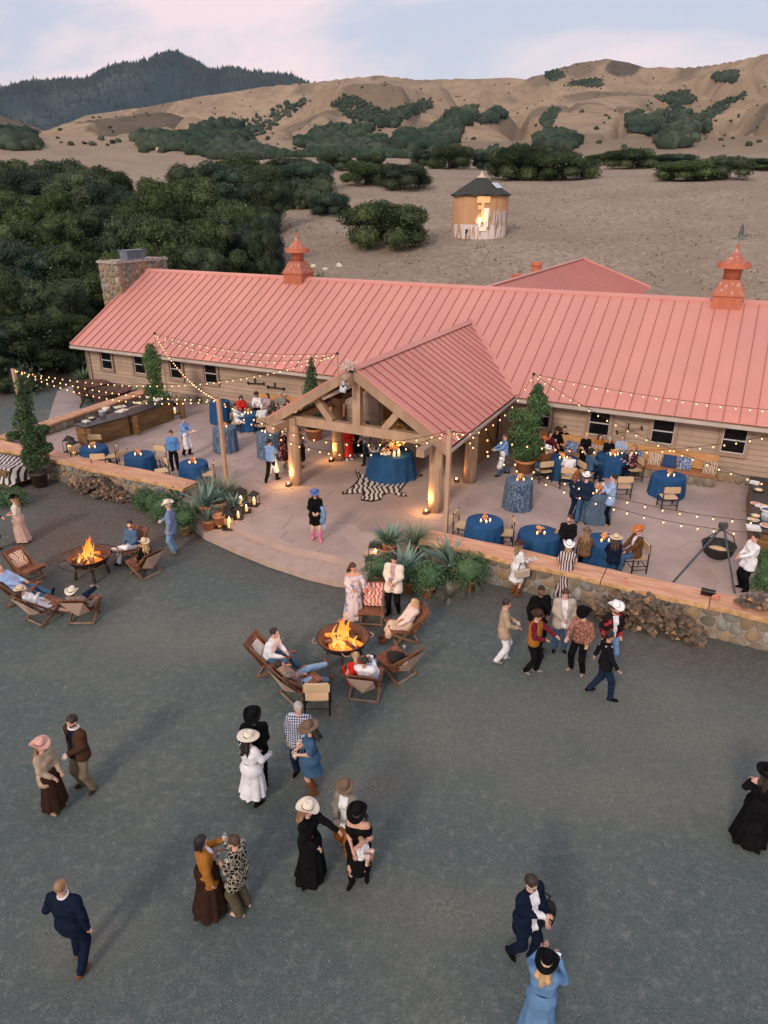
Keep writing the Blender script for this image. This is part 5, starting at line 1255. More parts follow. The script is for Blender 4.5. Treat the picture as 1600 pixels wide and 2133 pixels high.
for u, m, l in pl: pillow(l, F(u, -.12 - (.12 if u > 33.5 else 0), TZ + .46), math.degrees(_th) + random.uniform(-9, 9), m, .5, 66, 'cushions along the right bench')
for u, m, l in ((13.0, M_c5, 'grey-flowered cushion at the left end of the left bench'), (13.6, M_c2, 'kilim cushion left of the red-shawled diner'), (14.2, M_c2, 'kilim cushion behind the red-shawled diner')): pillow(l, F(u, -.12, TZ + .46), math.degrees(_th), m, .46, 66, 'cushions on the left bench')
# branding tools on the wall
for k, (u, z, a, l) in enumerate(((12.35, 1.93, 4, 'left black iron tool hung on the siding, bar and short post'), (13.55, 1.83, 0, 'right black iron tool hung on the siding, bar and short post'), (30.6, 2.02, 18, 'pale-shafted iron tool hung aslant between right windows'))):
    t = thing('wall_tool', l, 'iron tool', F(u, WV - .08, z), _th, 'old iron tools on the siding'); R_ = rotm(0, -RAD(a), 0)
    mb = MB(); mb.box((0, 0, 0), (1.0, .06, .05), R_); mb.build('bar', M_iron if k < 2 else M_lwood2, t); mb = MB()
    for x in (-.48, .48): mb.box(np.array([x, 0, 0]) @ R_.T, (.07, .08, .14), R_)
    mb.box((-.05, 0, .14), (.05, .05, .26)); mb.build('hook', M_iron, t)

# bars with serving ware
def bar(label, pts, h, w):
    pass
def plank_bar(label, a, b, width, h=.96, leg_at=(), seed=1):
    a = np.array(a); b = np.array(b); L = np.linalg.norm(b - a); d = (b - a) / L; nr = np.array([d[1], -d[0], 0]); R = np.array([d, -nr, [0, 0, 1]]).T
    t = thing('buffet_bar', label, 'bar', a, 0); c = d * L / 2
    mb = MB(); mb.box(c + np.array([0, 0, h - .025]), (L + .1, width + .12, .055), R); mb.build('counter_top', M_bartop, t)
    n = 5
    for i in range(n):
        z0 = .03 + (h - .1) * i / n; mb = MB(); mb.box(c + nr * (width / 2) + np.array([0, 0, z0 + (h - .1) / n / 2]), (L, .04, (h - .1) / n - .006), R); mb.build('front_plank', M_barw, t)
        for e in (0, 1): mb = MB(); mb.box(d * (L if e else 0) + np.array([0, 0, z0 + (h - .1) / n / 2]), (.04, width - .04, (h - .1) / n - .006), R); mb.build('end_plank', M_barw, t)
    for x in leg_at: mb = MB(); mb.box(d * x + nr * (width / 2 + .16) + np.array([0, 0, h / 2 - .03]), (.07, .34, h - .06), R); mb.build('buttress', M_barw, t)
    return t, d, nr
la, lb, lc = G(176, 930, TZ), G(262, 905, TZ), G(352, 872, TZ)
lt1, d1, n1 = plank_bar('near half of the dark plank buffet bar at the left wall', la - (lb - la) * 0.02, lb, .72, leg_at=(.05,), seed=1)
lt2, d2, n2 = plank_bar('far half of the dark plank buffet bar, ending at the tall shrub', lb + d1 * .12, lc, .72, leg_at=(.06, 3.2))
def dish(label, p, kind, r=.17, food=None, group='dishes on the buffet bars', rz=0):
    t = thing(kind, label, {'plate': 'plate', 'pan': 'pan', 'bowl': 'bowl', 'napkin_stack': 'napkins', 'tray': 'tray', 'pot': 'pot'}[kind], p, rz, group)
    mb = MB()
    if kind == 'plate': mb.lathe([(.5 * r, .003), (.6 * r, .012), (r, .03), (r, .036), (.62 * r, .018)], 18, cap1=True); mb.build('dish', M_white, t, True)
    elif kind == 'pan': mb.lathe([(.8 * r, .0), (r, .06), (r * .97, .06), (.8 * r, .02)], 18); mb.bar((r, 0, .05), (r + .2, 0, .07), .03, .015); mb.build('pan_body', M_pan, t, True)
    elif kind == 'bowl': mb.lathe([(.45 * r, 0), (.85 * r, .07), (r, .14), (r * .95, .14), (.8 * r, .09)], 18); mb.build('bowl_body', M_white, t, True)
    elif kind == 'pot': mb.lathe([(.8 * r, 0), (.9 * r, .2), (r, .22), (r * .9, .22)], 16); mb.build('pot_body', M_enam, t, True)
    elif kind == 'tray': mb.box((0, 0, .015), (r * 2.6, r * 1.7, .03)); mb.build('board', M_linen, t)
    else:
        rd = random.Random(hash(label) % 999)
        for k in range(5): mb = MB(); mb.box((rd.uniform(-.02, .02), rd.uniform(-.02, .02), .012 + .018 * k), (r * 1.7, r * 1.3, .016), rotm(0, 0, rd.uniform(-.2, .2))); mb.build('napkin', M_linen, t)
        return t
    if food is not None: mb = MB(); zf = {'plate': .02, 'pan': .03, 'bowl': .11, 'pot': .19, 'tray': .03}[kind]; mb.lathe([(.72 * r, zf), (.55 * r, zf + .03), (.2 * r, zf + .045), (.02, zf + .05)], 14, wob=lambda a, i: .12 * sin(a * 5 + i)); mb.build('food', foods[food], t, True)
    return t
H1 = .962
ld = [('napkin_stack', 180, 880, .17, None, 'crumpled white napkins at the near end of the left bar'), ('pan', 191, 872, .20, 0, 'black pan of dip near the napkins on the left bar'), ('pot', 214, 866, .16, None, 'grey pot under a white plate on the left bar'), ('plate', 214, 857, .2, None, 'white plate heaped on the grey pot'), ('bowl', 221, 855, .18, 0, 'white dish left of the grey box on the left bar'), ('tray', 254, 856, .22, 0, 'white serving board in the middle of the left bar'), ('tray', 250, 848, .2, 2, 'second serving board behind the first on the left bar'), ('plate', 289, 840, .2, 0, 'white platter on the far half of the left bar'), ('pan', 303, 838, .2, 2, 'black pan of bread on the far left bar'), ('napkin_stack', 329, 834, .2, None, 'white napkins at the far end of the left bar'), ('bowl', 314, 830, .14, None, 'small pale bowl behind the napkins at the far end'), ('plate', 311, 826, .2, None, 'plates by the tall shrub at the far end of the left bar')]
for k, x, y, r, f, l in ld: dish(l, G(x, y, TZ + H1 + .002), k, r, f, 'serving dishes on the left bar', random.uniform(0, 6))
# right bar at the picture edge
ra, rb = F(35.95, -6.15, TZ), F(35.85, -1.2, TZ)
rt1, d3, n3 = plank_bar('long plank buffet bar at the right picture edge, laden with food', rb - BU * .12, ra - BU * .12, 1.15)
rd_ = [('napkin_stack', 1571, 1006 + 2, .16, None, 'white napkins at the far end of the right bar'), ('pan', 1580, 1022, .2, 0, 'grey pan of beans near the far napkins on the right bar'), ('plate', 1573, 1050, .15, 1, 'plate of sliced meat at the left edge of the right bar'), ('tray', 1592, 1056, .18, 2, 'tray of bread by the grey cloth on the right bar'), ('bowl', 1596, 1068, .2, 3, 'white bowl of dark berries on the right bar'), ('pan', 1574, 1076, .2, 0, 'grey pan of yellow rice on the right bar'), ('plate', 1569, 1084, .18, 2, 'wooden plate of flat bread on the right bar'), ('pot', 1594, 1085, .16, None, 'pale grey pot right of the rice pan'), ('plate', 1597, 1096, .2, 1, 'wooden board of food right of the near napkins'), ('napkin_stack', 1569, 1102, .22, None, 'large fan of white napkins at the near end of the right bar')]
for k, x, y, r, f, l in rd_: dish(l, G(x, y, TZ + H1 + .002), k, r, f, 'serving dishes on the right bar', random.uniform(0, 6))

# cauldron tripod
tp = thing('cauldron_tripod', 'tall black iron tripod with hanging chain near the chef', 'tripod', G(1495, 1190, TZ)); P0 = np.array(tp.location)
apex = P_at(1507, 1095, float(np.hypot(*G(1495, 1190, TZ)[:2]))) ; apex = apex - P0
for q in (G(1402, 1213, TZ), G(1531, 1236, TZ), P0 + [1.0, 1.5, 0]):
    mb = MB(); mb.tube([q - P0, apex], .029, 8); mb.build('leg', mat('blued_steel', (.05, .065, .075), (.08, .10, .11), scale=6, rough=.5, metal=.5), tp)
mb = MB(); mb.box(apex, (.22, .12, .2), bev=.03); mb.build('head_plate', MATS['blued_steel'], tp)
mb = MB(); cz = apex[2] - .12; 
while cz > 1.28: 
    mb.lathe([(.02, -.03), (.028, 0), (.02, .03)], 6, c=(apex[0], apex[1], cz), R=rotm(pi / 2, 0, (cz * 20) % 2)); cz -= .052
mb.build('chain', M_iron, tp)
ca = thing('cauldron', 'black hanging cauldron of food under the tripod', 'cauldron', P0 + [apex[0], apex[1], 0]); cr = .46
mb = MB(); mb.lathe([(.05, .42), (.25, .46), (.40, .60), (cr, .82), (cr + .02, .86), (cr - .03, .86), (.38, .62), (.2, .52)], 26, cap1=True); mb.build('bowl', M_iron, ca, True)
mb = MB(); mb.lathe([(.33, .66), (.25, .69), (.02, .72)], 16); mb.build('food', foods[2], ca, True)
mb = MB(); mb.tube([(-cr, 0, .84), (-cr * .8, 0, 1.1), (-.12, 0, 1.25), (0, 0, 1.30), (.12, 0, 1.25), (cr * .8, 0, 1.1), (cr, 0, .84)], .014, 6); mb.build('handle', M_iron, ca, True)

# zebra hide under the portico table, and the hide-covered table at the left edge
M_zeb = mat('zebra_hide', (.020, .016, .014), (.60, .54, .50), scale=1.6, mode='zebra', lo=.36, hi=.46, rough=.8, stretch=(1, 2.2, 1), coord='Object')
zo = [(742, 980), (750, 985), (763, 992), (775, 996), (800, 1000), (830, 1000), (848, 996), (876, 989), (877, 992), (855, 999), (843, 1008), (833, 1021), (846, 1033), (828, 1033), (813, 1026), (797, 1031), (794, 1040), (775, 1044), (753, 1041), (757, 1026), (740, 1028), (717, 1029), (716, 1025), (732, 1017), (740, 1009), (748, 1000), (745, 991)]
P = [G(x, y, TZ + .003) for x, y in zo]; c0 = np.mean(P, axis=0); zr = thing('zebra_rug', 'zebra hide rug lying in front of the portico table', 'rug', c0)
def flat_out(poly, z0, z1, k=1.0):
    c = np.mean(poly, axis=0); Q = [(c[0] + (p[0] - c[0]) * k, c[1] + (p[1] - c[1]) * k) for p in poly]; mb = MB(); mb.prism(Q if sum(Q[i][0] * Q[(i + 1) % len(Q)][1] - Q[(i + 1) % len(Q)][0] * Q[i][1] for i in range(len(Q))) > 0 else Q[::-1], z0, z1); return mb
rel = [(p[0] - c0[0], p[1] - c0[1]) for p in P]
flat_out(rel, 0, .012, 1.05).build('felt_border', M_black, zr); flat_out(rel, .004, .020, .98).build('hide', M_zeb, zr)
hd_ = thing('hide_table', 'low table draped in a zebra hide at the left edge', 'table', G(22, 1000, 0)); mb = MB(); mb.box((-.3, .1, .36), (2.3, 1.3, .7), rotm(0, 0, _th), bev=.05); mb.build('table_box', M_barw, hd_)
mb = MB(); n = 20; V = []
for i in range(n + 1):
    for j in range(n + 1):
        x = -1.45 + 2.9 * i / n; y = -.95 + 1.7 * j / n; r_ = 1 + .08 * sin(i * 1.3) * (1 if j in (0, n) else 0); ov = max(0, abs(x) - 1.1) + max(0, abs(y) - .62); V.append((x * r_ - .3, y * r_ + .1, .74 - min(.5, ov * 1.4) + .015 * sin(3 * x + 4 * y)))
mb.add(V, [(i * (n + 1) + j, (i + 1) * (n + 1) + j, (i + 1) * (n + 1) + j + 1, i * (n + 1) + j + 1) for i in range(n) for j in range(n)], R=rotm(0, 0, _th)); mb.build('zebra_hide', M_zeb, hd_, True)
# rusty cauldrons by the left gable
M_rusty = mat('rusted_iron', (.085, .045, .035), (.17, .09, .07), scale=6, rough=.8, bump=.3)
for x, y, r, l in ((192, 830, .95, 'rusty round iron cauldron on legs at the house corner'), (235, 845, 1.05, 'wide rusty iron cauldron between the bar and the stone footing')):
    t = thing('iron_cauldron', l, 'cauldron', G(x, y, TZ - .3), 0, 'rusty cauldrons at the house corner'); mb = MB(); mb.lathe([(r * .5, .1), (r * .85, .35), (r, .85), (r * 1.05, .88), (r * .96, .88), (r * .8, .45), (r * .3, .3)], 26); mb.build('bowl', M_rusty, t, True)
    for k in range(3): mb = MB(); mb.tube([(cos(k * 2.1) * r * .7, sin(k * 2.1) * r * .7, 0), (cos(k * 2.1) * r * .7, sin(k * 2.1) * r * .7, .4)], .06, 6); mb.build('leg', M_rusty, t)

# lanterns
LN = [(418 + 40, 1098, 1.0, 'square lantern nearest the agave pot at the step edge'), (479, 1100, 1.35, 'tallest lantern in the left cluster at the step edge'), (497, 1080, .9, 'small lantern behind the tallest left one'), (514, 1066, .9, 'slim lantern in the middle of the left cluster'), (530, 1052, 1.0, 'hexagonal lantern standing apart on the terrace right of the left cluster'), (503, 1055, 1.35, 'tall open lantern among the left plants'), (479, 1075, .8, 'lantern half hidden behind the tallest left one'),
      (147, 940, 1.3, 'tall lantern left of the bar end'), (155, 946, 1.2, 'lantern beside the tall one at the bar end'), (345, 866, 1.0, 'lantern right of the tall shrub by the far bar'), (365, 862, 1.1, 'tall lantern standing right of the far bar end'), (352, 870, .7, 'small lantern in front of the two at the far bar end'),
      (782, 1165, 1.2, 'lantern half hidden in the plants left of the right wall'), (770, 1185, .8, 'small lantern glowing in the ferny pot left of the man in the white blazer')]
for x, y, s, l in LN:
    z = TZ if y < 1092 and x < 760 else .2; t = lantern(l, G(x, y, z), s)
    if s >= 1.0 and x > 400: warm(t, (0, 0, .3 * s), 2.2, .04)
# tin candle cans at the posts, lighting the log posts
for (uu, vv, e, l) in ((19.50, -7.47, 26, 'glowing candle tin at the foot of the front left log post'), (25.18, -7.46, 26, 'candle tin against the foot of the front right log post'), (19.55, -4.33, 20, 'glowing candle tin at the rear left log post'), (25.05, -4.15, 6, 'glowing candle tin left of the rear right log post')):
    t = thing('candle_tin', l, 'candle', F(uu, vv, TZ), _th, 'glowing candle tins at the log posts'); mb = MB(); mb.lathe([(.09, 0), (.11, .14), (.105, .14), (.085, .02)], 12, cap1=False); mb.build('tin', M_rusty, t, True); mb = MB(); mb.lathe([(.06, .02), (.06, .09)], 10); mb.build('wax', M_wax, t); mb = MB(); mb.lathe([(.006, .09), (.03, .12), (.004, .18)], 6); mb.build('flame', M_flame, t); warm(t, (-.02, -.02, .55), e * 1.0, .05, (1, .50, .16))

# fire bowls
M_steelb = mat('rust_brown_steel', (.045, .028, .025), (.08, .05, .042), scale=4, rough=.7, metal=.3)
M_logd = mat('charred_log', (.03, .02, .016), (.14, .085, .06), scale=5, rough=.9, bump=.5)
M_ember = mat('ember', (.3, .05, .01), (.9, .3, .05), scale=9, rough=.9, emit=(1, .16, .02), estr=.9, sample=False)
def flame_mat():
    m = bpy.data.materials.new('flame'); m.use_nodes = True; t = m.node_tree; p = t.nodes['Principled BSDF']; L = t.links
    tc = t.nodes.new('ShaderNodeTexCoord'); sp_ = t.nodes.new('ShaderNodeSeparateXYZ'); L.new(tc.outputs['Object'], sp_.inputs[0])
    n = t.nodes.new('ShaderNodeTexNoise'); n.inputs['Scale'].default_value = 5; L.new(tc.outputs['Object'], n.inputs['Vector'])
    ad = t.nodes.new('ShaderNodeMath'); ad.operation = 'MULTIPLY_ADD'; L.new(n.outputs['Fac'], ad.inputs[0]); ad.inputs[1].default_value = .6; L.new(sp_.outputs[2], ad.inputs[2])
    mr = t.nodes.new('ShaderNodeMapRange'); L.new(ad.outputs[0], mr.inputs[0]); mr.inputs[1].default_value = .75; mr.inputs[2].default_value = 1.75
    r = t.nodes.new('ShaderNodeValToRGB'); L.new(mr.outputs[0], r.inputs[0]); e = r.color_ramp.elements; e[0].color = (1, .58, .18, 1); e[0].position = 0; e[1].color = (1, .16, .02, 1); e[1].position = .95; e.new(.40).color = (1, .33, .05, 1)
    L.new(r.outputs[0], p.inputs['Emission Color']); p.inputs['Emission Strength'].default_value = 1.25; p.inputs['Base Color'].default_value = (0, 0, 0, 1); p.inputs['Specular IOR Level'].default_value = 0
    m.cycles.emission_sampling = 'NONE'; return m
M_fire = flame_mat()
def firebowl(label, p, R_, kind, seed):
    t = thing('fire_bowl', label, 'fire pit', p); zb = .34; rd = random.Random(seed)
    mb = MB()
    mb.lathe([(R_ * .25, zb), (R_ * .6, zb + .07), (R_ * .86, zb + .20), (R_, zb + .36), (R_ + .02, zb + .37), (R_ - .015, zb + .385), (R_ * .84, zb + .24), (R_ * .58, zb + .12), (R_ * .2, zb + .08)], 36); mb.build('bowl', M_steelb, t, True)
    for k in range(3 if kind else 4): a = k * 2 * pi / (3 if kind else 4) + .5; mb = MB(); mb.tube([(cos(a) * R_ * .78, sin(a) * R_ * .78, 0), (cos(a) * R_ * .62, sin(a) * R_ * .62, zb + .14)], .03 if kind else .045, 7); mb.build('leg', M_steelb, t)
    if kind == 0:
        mb = MB(); mb.tube([(cos(a) * R_ * 1.38, sin(a) * R_ * 1.38, zb + .30) for a in np.linspace(0, 2 * pi, 41)], .02, 6)
        for k in range(4): a = k * pi / 2 + .4; mb.tube([(cos(a) * R_, sin(a) * R_, zb + .33), (cos(a) * R_ * 1.38, sin(a) * R_ * 1.38, zb + .30)], .015, 5)
        mb.build('guard_ring', M_steelb, t, True)
    else:
        for k in range(4): a = k * pi / 2 + .2; mb = MB(); mb.tube([(cos(a) * R_ + cos(b) * .12 * cos(a) - sin(a) * .12 * sin(b), sin(a) * R_ + cos(b) * .12 * sin(a) + cos(a) * .12 * sin(b), zb + .35 - .04 * abs(cos(b))) for b in np.linspace(-1.5, 1.5, 9)], .012, 5); mb.build('handle', M_lwood2, t, True)
    mb = MB(); mb.lathe([(R_ * .60, zb + .15), (R_ * .5, zb + .19), (R_ * .1, zb + .20)], 20, wob=lambda a, i: .08 * sin(a * 7 + i)); mb.build('ember_bed', M_ember, t)
    for k in range(13):
        a = rd.uniform(0, 6.28); r = R_ * rd.uniform(.1, .62); el = rd.uniform(.15, .75); l = rd.uniform(.32, .55); c = np.array([cos(a) * r, sin(a) * r, zb + .25 + .08 * rd.random()]); d = np.array([-cos(a + rd.uniform(-.5, .5)) * cos(el), -sin(a) * cos(el), sin(el)])
        mb = MB(); mb.tube([c - d * l * .5, c, c + d * l * .5], [.05, .055, .045], 6); mb.build('log', M_logd if k % 3 else M_ember, t)
    for k in range(20):
        a = rd.uniform(0, 6.28); r = R_ * rd.uniform(.0, .50); h = rd.uniform(.25, .62) * (1.25 if r < R_ * .22 else .8); w = rd.uniform(.025, .062); ph = rd.uniform(0, 6); pts = []; rad = []
        for i in range(9): q = i / 8; pts.append((cos(a) * r + .07 * sin(q * 5 + ph) * q, sin(a) * r + .07 * cos(q * 4 + ph) * q, zb + .20 + h * q)); rad.append(w * (sin(pi * min(1, q * .8 + .22)) ** 1.1) * (1 - q * .6) + .003)
        mb = MB(); mb.tube(pts, rad, 7); mb.build('flame', M_fire, t, True)
    warm(t, (0, 0, zb + .80), 60, .22, (1, .42, .13)); return t
firebowl('left fire bowl with iron guard ring, flames high over logs', G(193, 1200, 0), .62, 0, 3)
firebowl('centre fire bowl, wide rust-brown dish of burning split logs', G(716, 1376, 0), .63, 1, 8)
lg = [('empty lounge chair with patterned cushion at the left fire', 62, 1206, 62), ('lounge chair under the bald man in pale blue', 48, 1252, 92), ('lounge chair under the straw-hatted woman in white', 92, 1288, 150), ('lounge chair under the hatted man with raised boot, back to us', 178, 1288, 182), ('lounge chair under the blond woman in black at the left fire', 305, 1195, -125), ('lounge chair under the man in white trousers', 278, 1163, -25),
      ('lounge chair under the man in the white shirt at the centre fire', 570, 1398, 75), ('lounge chair under the reclining man in grey', 622, 1448, 130), ('lounge chair under the man with a phone, back to us', 762, 1445, 170), ('empty-seated lounge chair holding a black bag and cushion', 830, 1405, -135), ('lounge chair under the blond woman in the shawl', 843, 1330, -75), ('empty lounge chair with red and white cushion behind the centre fire', 775, 1292, -5)]
LG = [lounge(*q) for q in lg]
M_nav = mat('red_geometric_weave', (.60, .50, .45), (.45, .07, .04), scale=5, mode='wave', lo=.45, hi=.52, rough=.9, stretch=(.6, .6, 2.4))
M_nav2 = mat('brown_cream_weave', (.62, .52, .42), (.30, .15, .09), scale=4, mode='wave', lo=.5, hi=.6, rough=.9)
def on_chair(k, dy=.16, dz=.36): t = LG[k]; a = t.rotation_euler[2]; v = rotm(0, 0, a) @ np.array([0, dy * 1.06, dz * 1.06]); return np.array(t.location) + v
pillow('cream and brown woven cushion on the empty left-fire chair', on_chair(0), 62, M_nav2, .55, 50); pillow('red, grey and white woven cushion on the empty chair behind the fire', on_chair(11, .12), -5, M_nav, .62, 52)
pillow('white and tan cushion on the chair with the black bag', on_chair(9), -135, M_nav2, .5, 45); pillow('white lettered-look cushion behind the man in the white shirt', on_chair(6, .22, .4), 75, M_c4, .48, 50)
bg_ = thing('shoulder_bag', 'soft black bag lying on the lounge chair seat', 'bag', on_chair(9, -.10, .39), RAD(-135)); mb = MB(); mb.lathe([(.02, 0), (.20, .01), (.22, .07), (.12, .13), (.02, .14)], 12, wob=lambda a, i: .15 * sin(3 * a)); mb.build('bag_body', mat('black_suede', (.012, .012, .013), rough=.9), bg_, True)
mb = MB(); mb.tube([(-.15, 0, .1), (-.1, .2, .12), (.1, .2, .12), (.15, 0, .1)], .012, 5); mb.build('strap', MATS['black_suede'], bg_)
gl_ = thing('tumbler', 'clear tumbler left on the gravel beside the lounge chairs', 'glass', G(842, 1352, 0)); mb = MB(); mb.lathe([(.035, 0), (.042, .1), (.039, .1), (.033, .01)], 10); mb.build('glass_body', M_glassy, gl_, True)

# firewood
M_log1 = mat('split_wood', (.12, .078, .052), (.25, .165, .11), scale=7, rough=.95, bump=.5); M_log2 = mat('fresh_split', (.34, .19, .10), (.46, .29, .17), scale=6, rough=.9); M_log3 = mat('grey_bark_wood', (.085, .068, .055), (.17, .14, .115), scale=8, rough=.95, bump=.6)
def woodpile(label, o, d, nrm, L, H, n, seed, z0=0.0, along=.6):
    t = thing('firewood_stack', label, 'firewood', o); rd = random.Random(seed)
    for k in range(n):
        s = rd.uniform(0, L); hmax = H * (1 - abs(2 * s / L - .9) ** 2 * .75); z = z0 + .05 + rd.uniform(0, 1) ** 1.2 * max(.05, hmax); off = rd.uniform(.0, .34) * (1 - .7 * (z - z0) / H)
        a = rd.gauss(0, .35); dir_ = nrm * cos(a) + d * sin(a) * (1 if rd.random() < .8 else 3); dir_ = dir_ / np.linalg.norm(dir_); dir_ = dir_ + np.array([0, 0, rd.uniform(-.25, .35)]); l = rd.uniform(.32, .46); r = rd.uniform(.055, .095)
        c = d * s + nrm * (off + .22) + np.array([0, 0, z]); x = np.cross(dir_, [0, 0, 1]); x /= np.linalg.norm(x); y = np.cross(x, dir_ / np.linalg.norm(dir_)); sh = [(1, 0), (.3, .9), (-.8, .5), (-.7, -.6), (.4, -.8)] if rd.random() < .5 else [(1, -.3), (0, 1), (-1, -.4)]
        V = [c - dir_ * l / 2 + (x * q[0] + y * q[1]) * r for q in sh] + [c + dir_ * l / 2 + (x * q[0] + y * q[1]) * r * .92 for q in sh]; m = len(sh)
        mb = MB(); mb.add(V, [tuple(range(m))[::-1], tuple(range(m, 2 * m))] + [(i, (i + 1) % m, m + (i + 1) % m, m + i) for i in range(m)], [1, 1] + [0] * m); obj('log', mb.mesh('log', [rd.choice([M_log1, M_log3, M_log3]), M_log2 if rd.random() < .18 else M_log1]), t)
    return t
woodpile('grey-brown firewood heaped against the left stone wall', F(11.7, -10.25, 0), BU, -BN, 2.7, .66, 115, 5)
woodpile('firewood heaped against the right stone wall behind the white hat', F(31.6, -10.4, -.02), BU, -BN, 2.7, .90, 150, 6)
woodpile('row of split logs lying on top of the right wall cap', F(35.0, -9.75, .95), BU, -BN, 3.2, .34, 60, 7)
cb = thing('clutch_bag', 'black clutch bag with a red scarf on the right wall cap', 'bag', G(1474, 1240, .96), _th); mb = MB(); mb.box((0, 0, .09), (.34, .12, .18), rotm(.3, 0, 0), bev=.02); mb.build('bag_body', M_black, cb); mb = MB(); mb.lathe([(.02, 0), (.10, .02), (.07, .10), (.02, .12)], 9, c=(.2, -.08, 0), wob=lambda a, i: .3 * sin(4 * a)); mb.build('scarf', mat('red_scarf', (.55, .10, .07), (.70, .35, .25), scale=20, rough=.9), cb)
cgl = thing('coupe_glass', 'small amber drink standing on the right wall cap', 'glass', G(1303, 1213, .955)); mb = MB(); mb.lathe([(.035, 0), (.008, .01), (.008, .07), (.05, .11)], 10); mb.build('glass_body', mat('amber_drink', (.70, .25, .10), rough=.2), cgl, True)
dish('small plate of snacks on the wall cap by the woman with the bag', G(1108, 1165, .955), 'tray', .1, 2, None, .3); 

# poles for the string lights
M_pole = mat('pole_wood', (.42, .27, .17), (.52, .35, .23), scale=2, rough=.75, stretch=(3, 3, .3), detail=6)
PT = {}
for key, (tx, ty), base, l in (('p1', (27, 768), None, 'wooden light pole at the far left by the gravel'), ('p2', (460, 830), (472, 1006), 'wooden light pole left of the steps among the agaves'), ('p3', (932, 896), (928, 1110), 'wooden light pole before the front right log post')):
    if base is None: b = np.array(P_at(tx, ty, 34.0)); b[2] = 0; topz = P_at(tx, ty, 34.0)[2]
    else: b = G(*base, TZ); topz = P_at(tx, ty, float(np.hypot(b[0], b[1])))[2]
    t = thing('light_pole', l, 'pole', b, _th, 'wooden poles carrying the string lights'); mb = MB(); mb.box((0, 0, (topz - b[2]) / 2), (.13, .13, topz - b[2])); mb.build('post', M_pole, t); mb = MB(); mb.tube([(0, 0, topz - b[2]), (0, 0, topz - b[2] + .1)], .012, 5); mb.build('hook', M_iron, t); PT[key] = np.array([b[0], b[1], topz])
for key, (tx, ty), uv_, l in (('p4', (322, 694), (5.9, .30), 'thin pole rising above the eave behind the tall shrub'), ('p5', (703, 736), (17.25, .28), 'thin pole rising over the eave left of the portico'), ('p6', (1112, 779), (26.5, .28), 'thin pole rising over the eave right of the portico')):
    b = F(uv_[0], uv_[1] - .5, TZ); topz = P_at(tx, ty, float(np.hypot(b[0], b[1])))[2]; b2 = P_at(tx, ty, float(np.hypot(b[0], b[1]))); b = np.array([b2[0], b2[1], TZ])
    t = thing('light_pole', l, 'pole', b, _th, 'thin poles behind the eave'); mb = MB(); mb.tube([(0, 0, 0), (0, 0, topz - TZ)], .035, 8); mb.build('post', M_pole, t); mb = MB(); mb.box((0, 0, topz - TZ), (.09, .09, .1)); mb.build('cap', M_iron, t); PT[key] = np.array([b[0], b[1], topz])
PT['r1'] = F(37.6, -.1, 3.7); PT['r2'] = F(38.5, -7.2, 2.9)
for key, l in (('r1', 'light pole beyond the right picture edge by the eave'), ('r2', 'light pole beyond the right picture edge by the wall')):
    b = PT[key].copy(); b[2] = TZ; t = thing('light_pole', l, 'pole', b, _th, 'light poles past the right edge'); mb = MB(); mb.box((0, 0, (PT[key][2] - TZ) / 2), (.12, .12, PT[key][2] - TZ)); mb.build('post', M_pole, t)
M_wire = mat('black_wire', (.02, .018, .016), rough=.7)
M_bulb = mat('glowing_bulb', (1, .7, .4), rough=.3, emit=(1.0, .47, .17), estr=2.2, sample=False)
bulbm = MB(); bulbm.lathe([(.005, .018), (.016, .0), (.023, -.024), (.019, -.042), (.003, -.050)], 8); bulb_me = bulbm.mesh('bulb', M_bulb, True)
sockm = MB(); sockm.lathe([(.014, .05), (.016, .01)], 6); sock_me = sockm.mesh('socket', M_wire)
def string(label, a, b, sag, n, group='strings of warm bulbs over the terrace'):
    a = np.array(a); b = np.array(b); t = thing('string_lights', label, 'string lights', a, 0, group); L = np.linalg.norm(b - a); K = 26
    P = [(b - a) * (k / K) - np.array([0, 0, sag * 4 * (k / K) * (1 - k / K)]) for k in range(K + 1)]
    mb = MB(); mb.tube(P, .008, 4); mb.build('wire', M_wire, t)
    n = int(L / .50) if n is None else n
    for k in range(n):
        q = (k + .5 + random.uniform(-.13, .13)) / n; p = (b - a) * q - np.array([0, 0, sag * 4 * q * (1 - q) + .055]); o = obj('bulb', bulb_me, t, p); obj('socket', sock_me, t, p)
    d = bpy.data.lights.new('string_glow', 'POINT')
    for q in (.3, .7):
        warm(t, (b - a) * q - np.array([0, 0, sag * 4 * q * (1 - q) + .15]), 2.6, .5, (1, .55, .25))
    bpy.data.lights.remove(d); return t
string('lower of two strings from the far left pole to the left terrace pole', PT['p1'], PT['p2'], .62, 30); string('upper of two strings from the far left pole to the left terrace pole', PT['p1'] + [0, 0, .03], PT['p2'] + [0, .1, .0], .38, 30)
string('string from the far left pole along the siding to the pole left of the portico', PT['p1'], PT['p5'], 1.05, 46)
string('dense string from the pole behind the tall shrub down to the left terrace pole', PT['p4'], PT['p2'], .55, 30); string('upper string along the eave between the two thin left poles', PT['p4'], PT['p5'], .42, 24); string('second string along the eave between the two thin left poles', PT['p4'] + [0, -.05, -.03], PT['p5'] + [0, -.2, -.03], .75, 24)
string('upper string across the portico front between the terrace poles', PT['p2'], PT['p3'], .95, 21); string('lower string across the portico front between the terrace poles', PT['p2'] + [.1, -.2, -.02], PT['p3'] + [-.1, -.2, -.02], 1.25, 22)
string('string from the right terrace pole to the thin pole over the eave', PT['p3'], PT['p6'], .85, 12); string('upper string over the right eave', PT['p6'], PT['r1'], .25, 24); string('string falling across the right siding to the bar', PT['p6'] + [0, -.05, 0], PT['r2'], .72, 30)
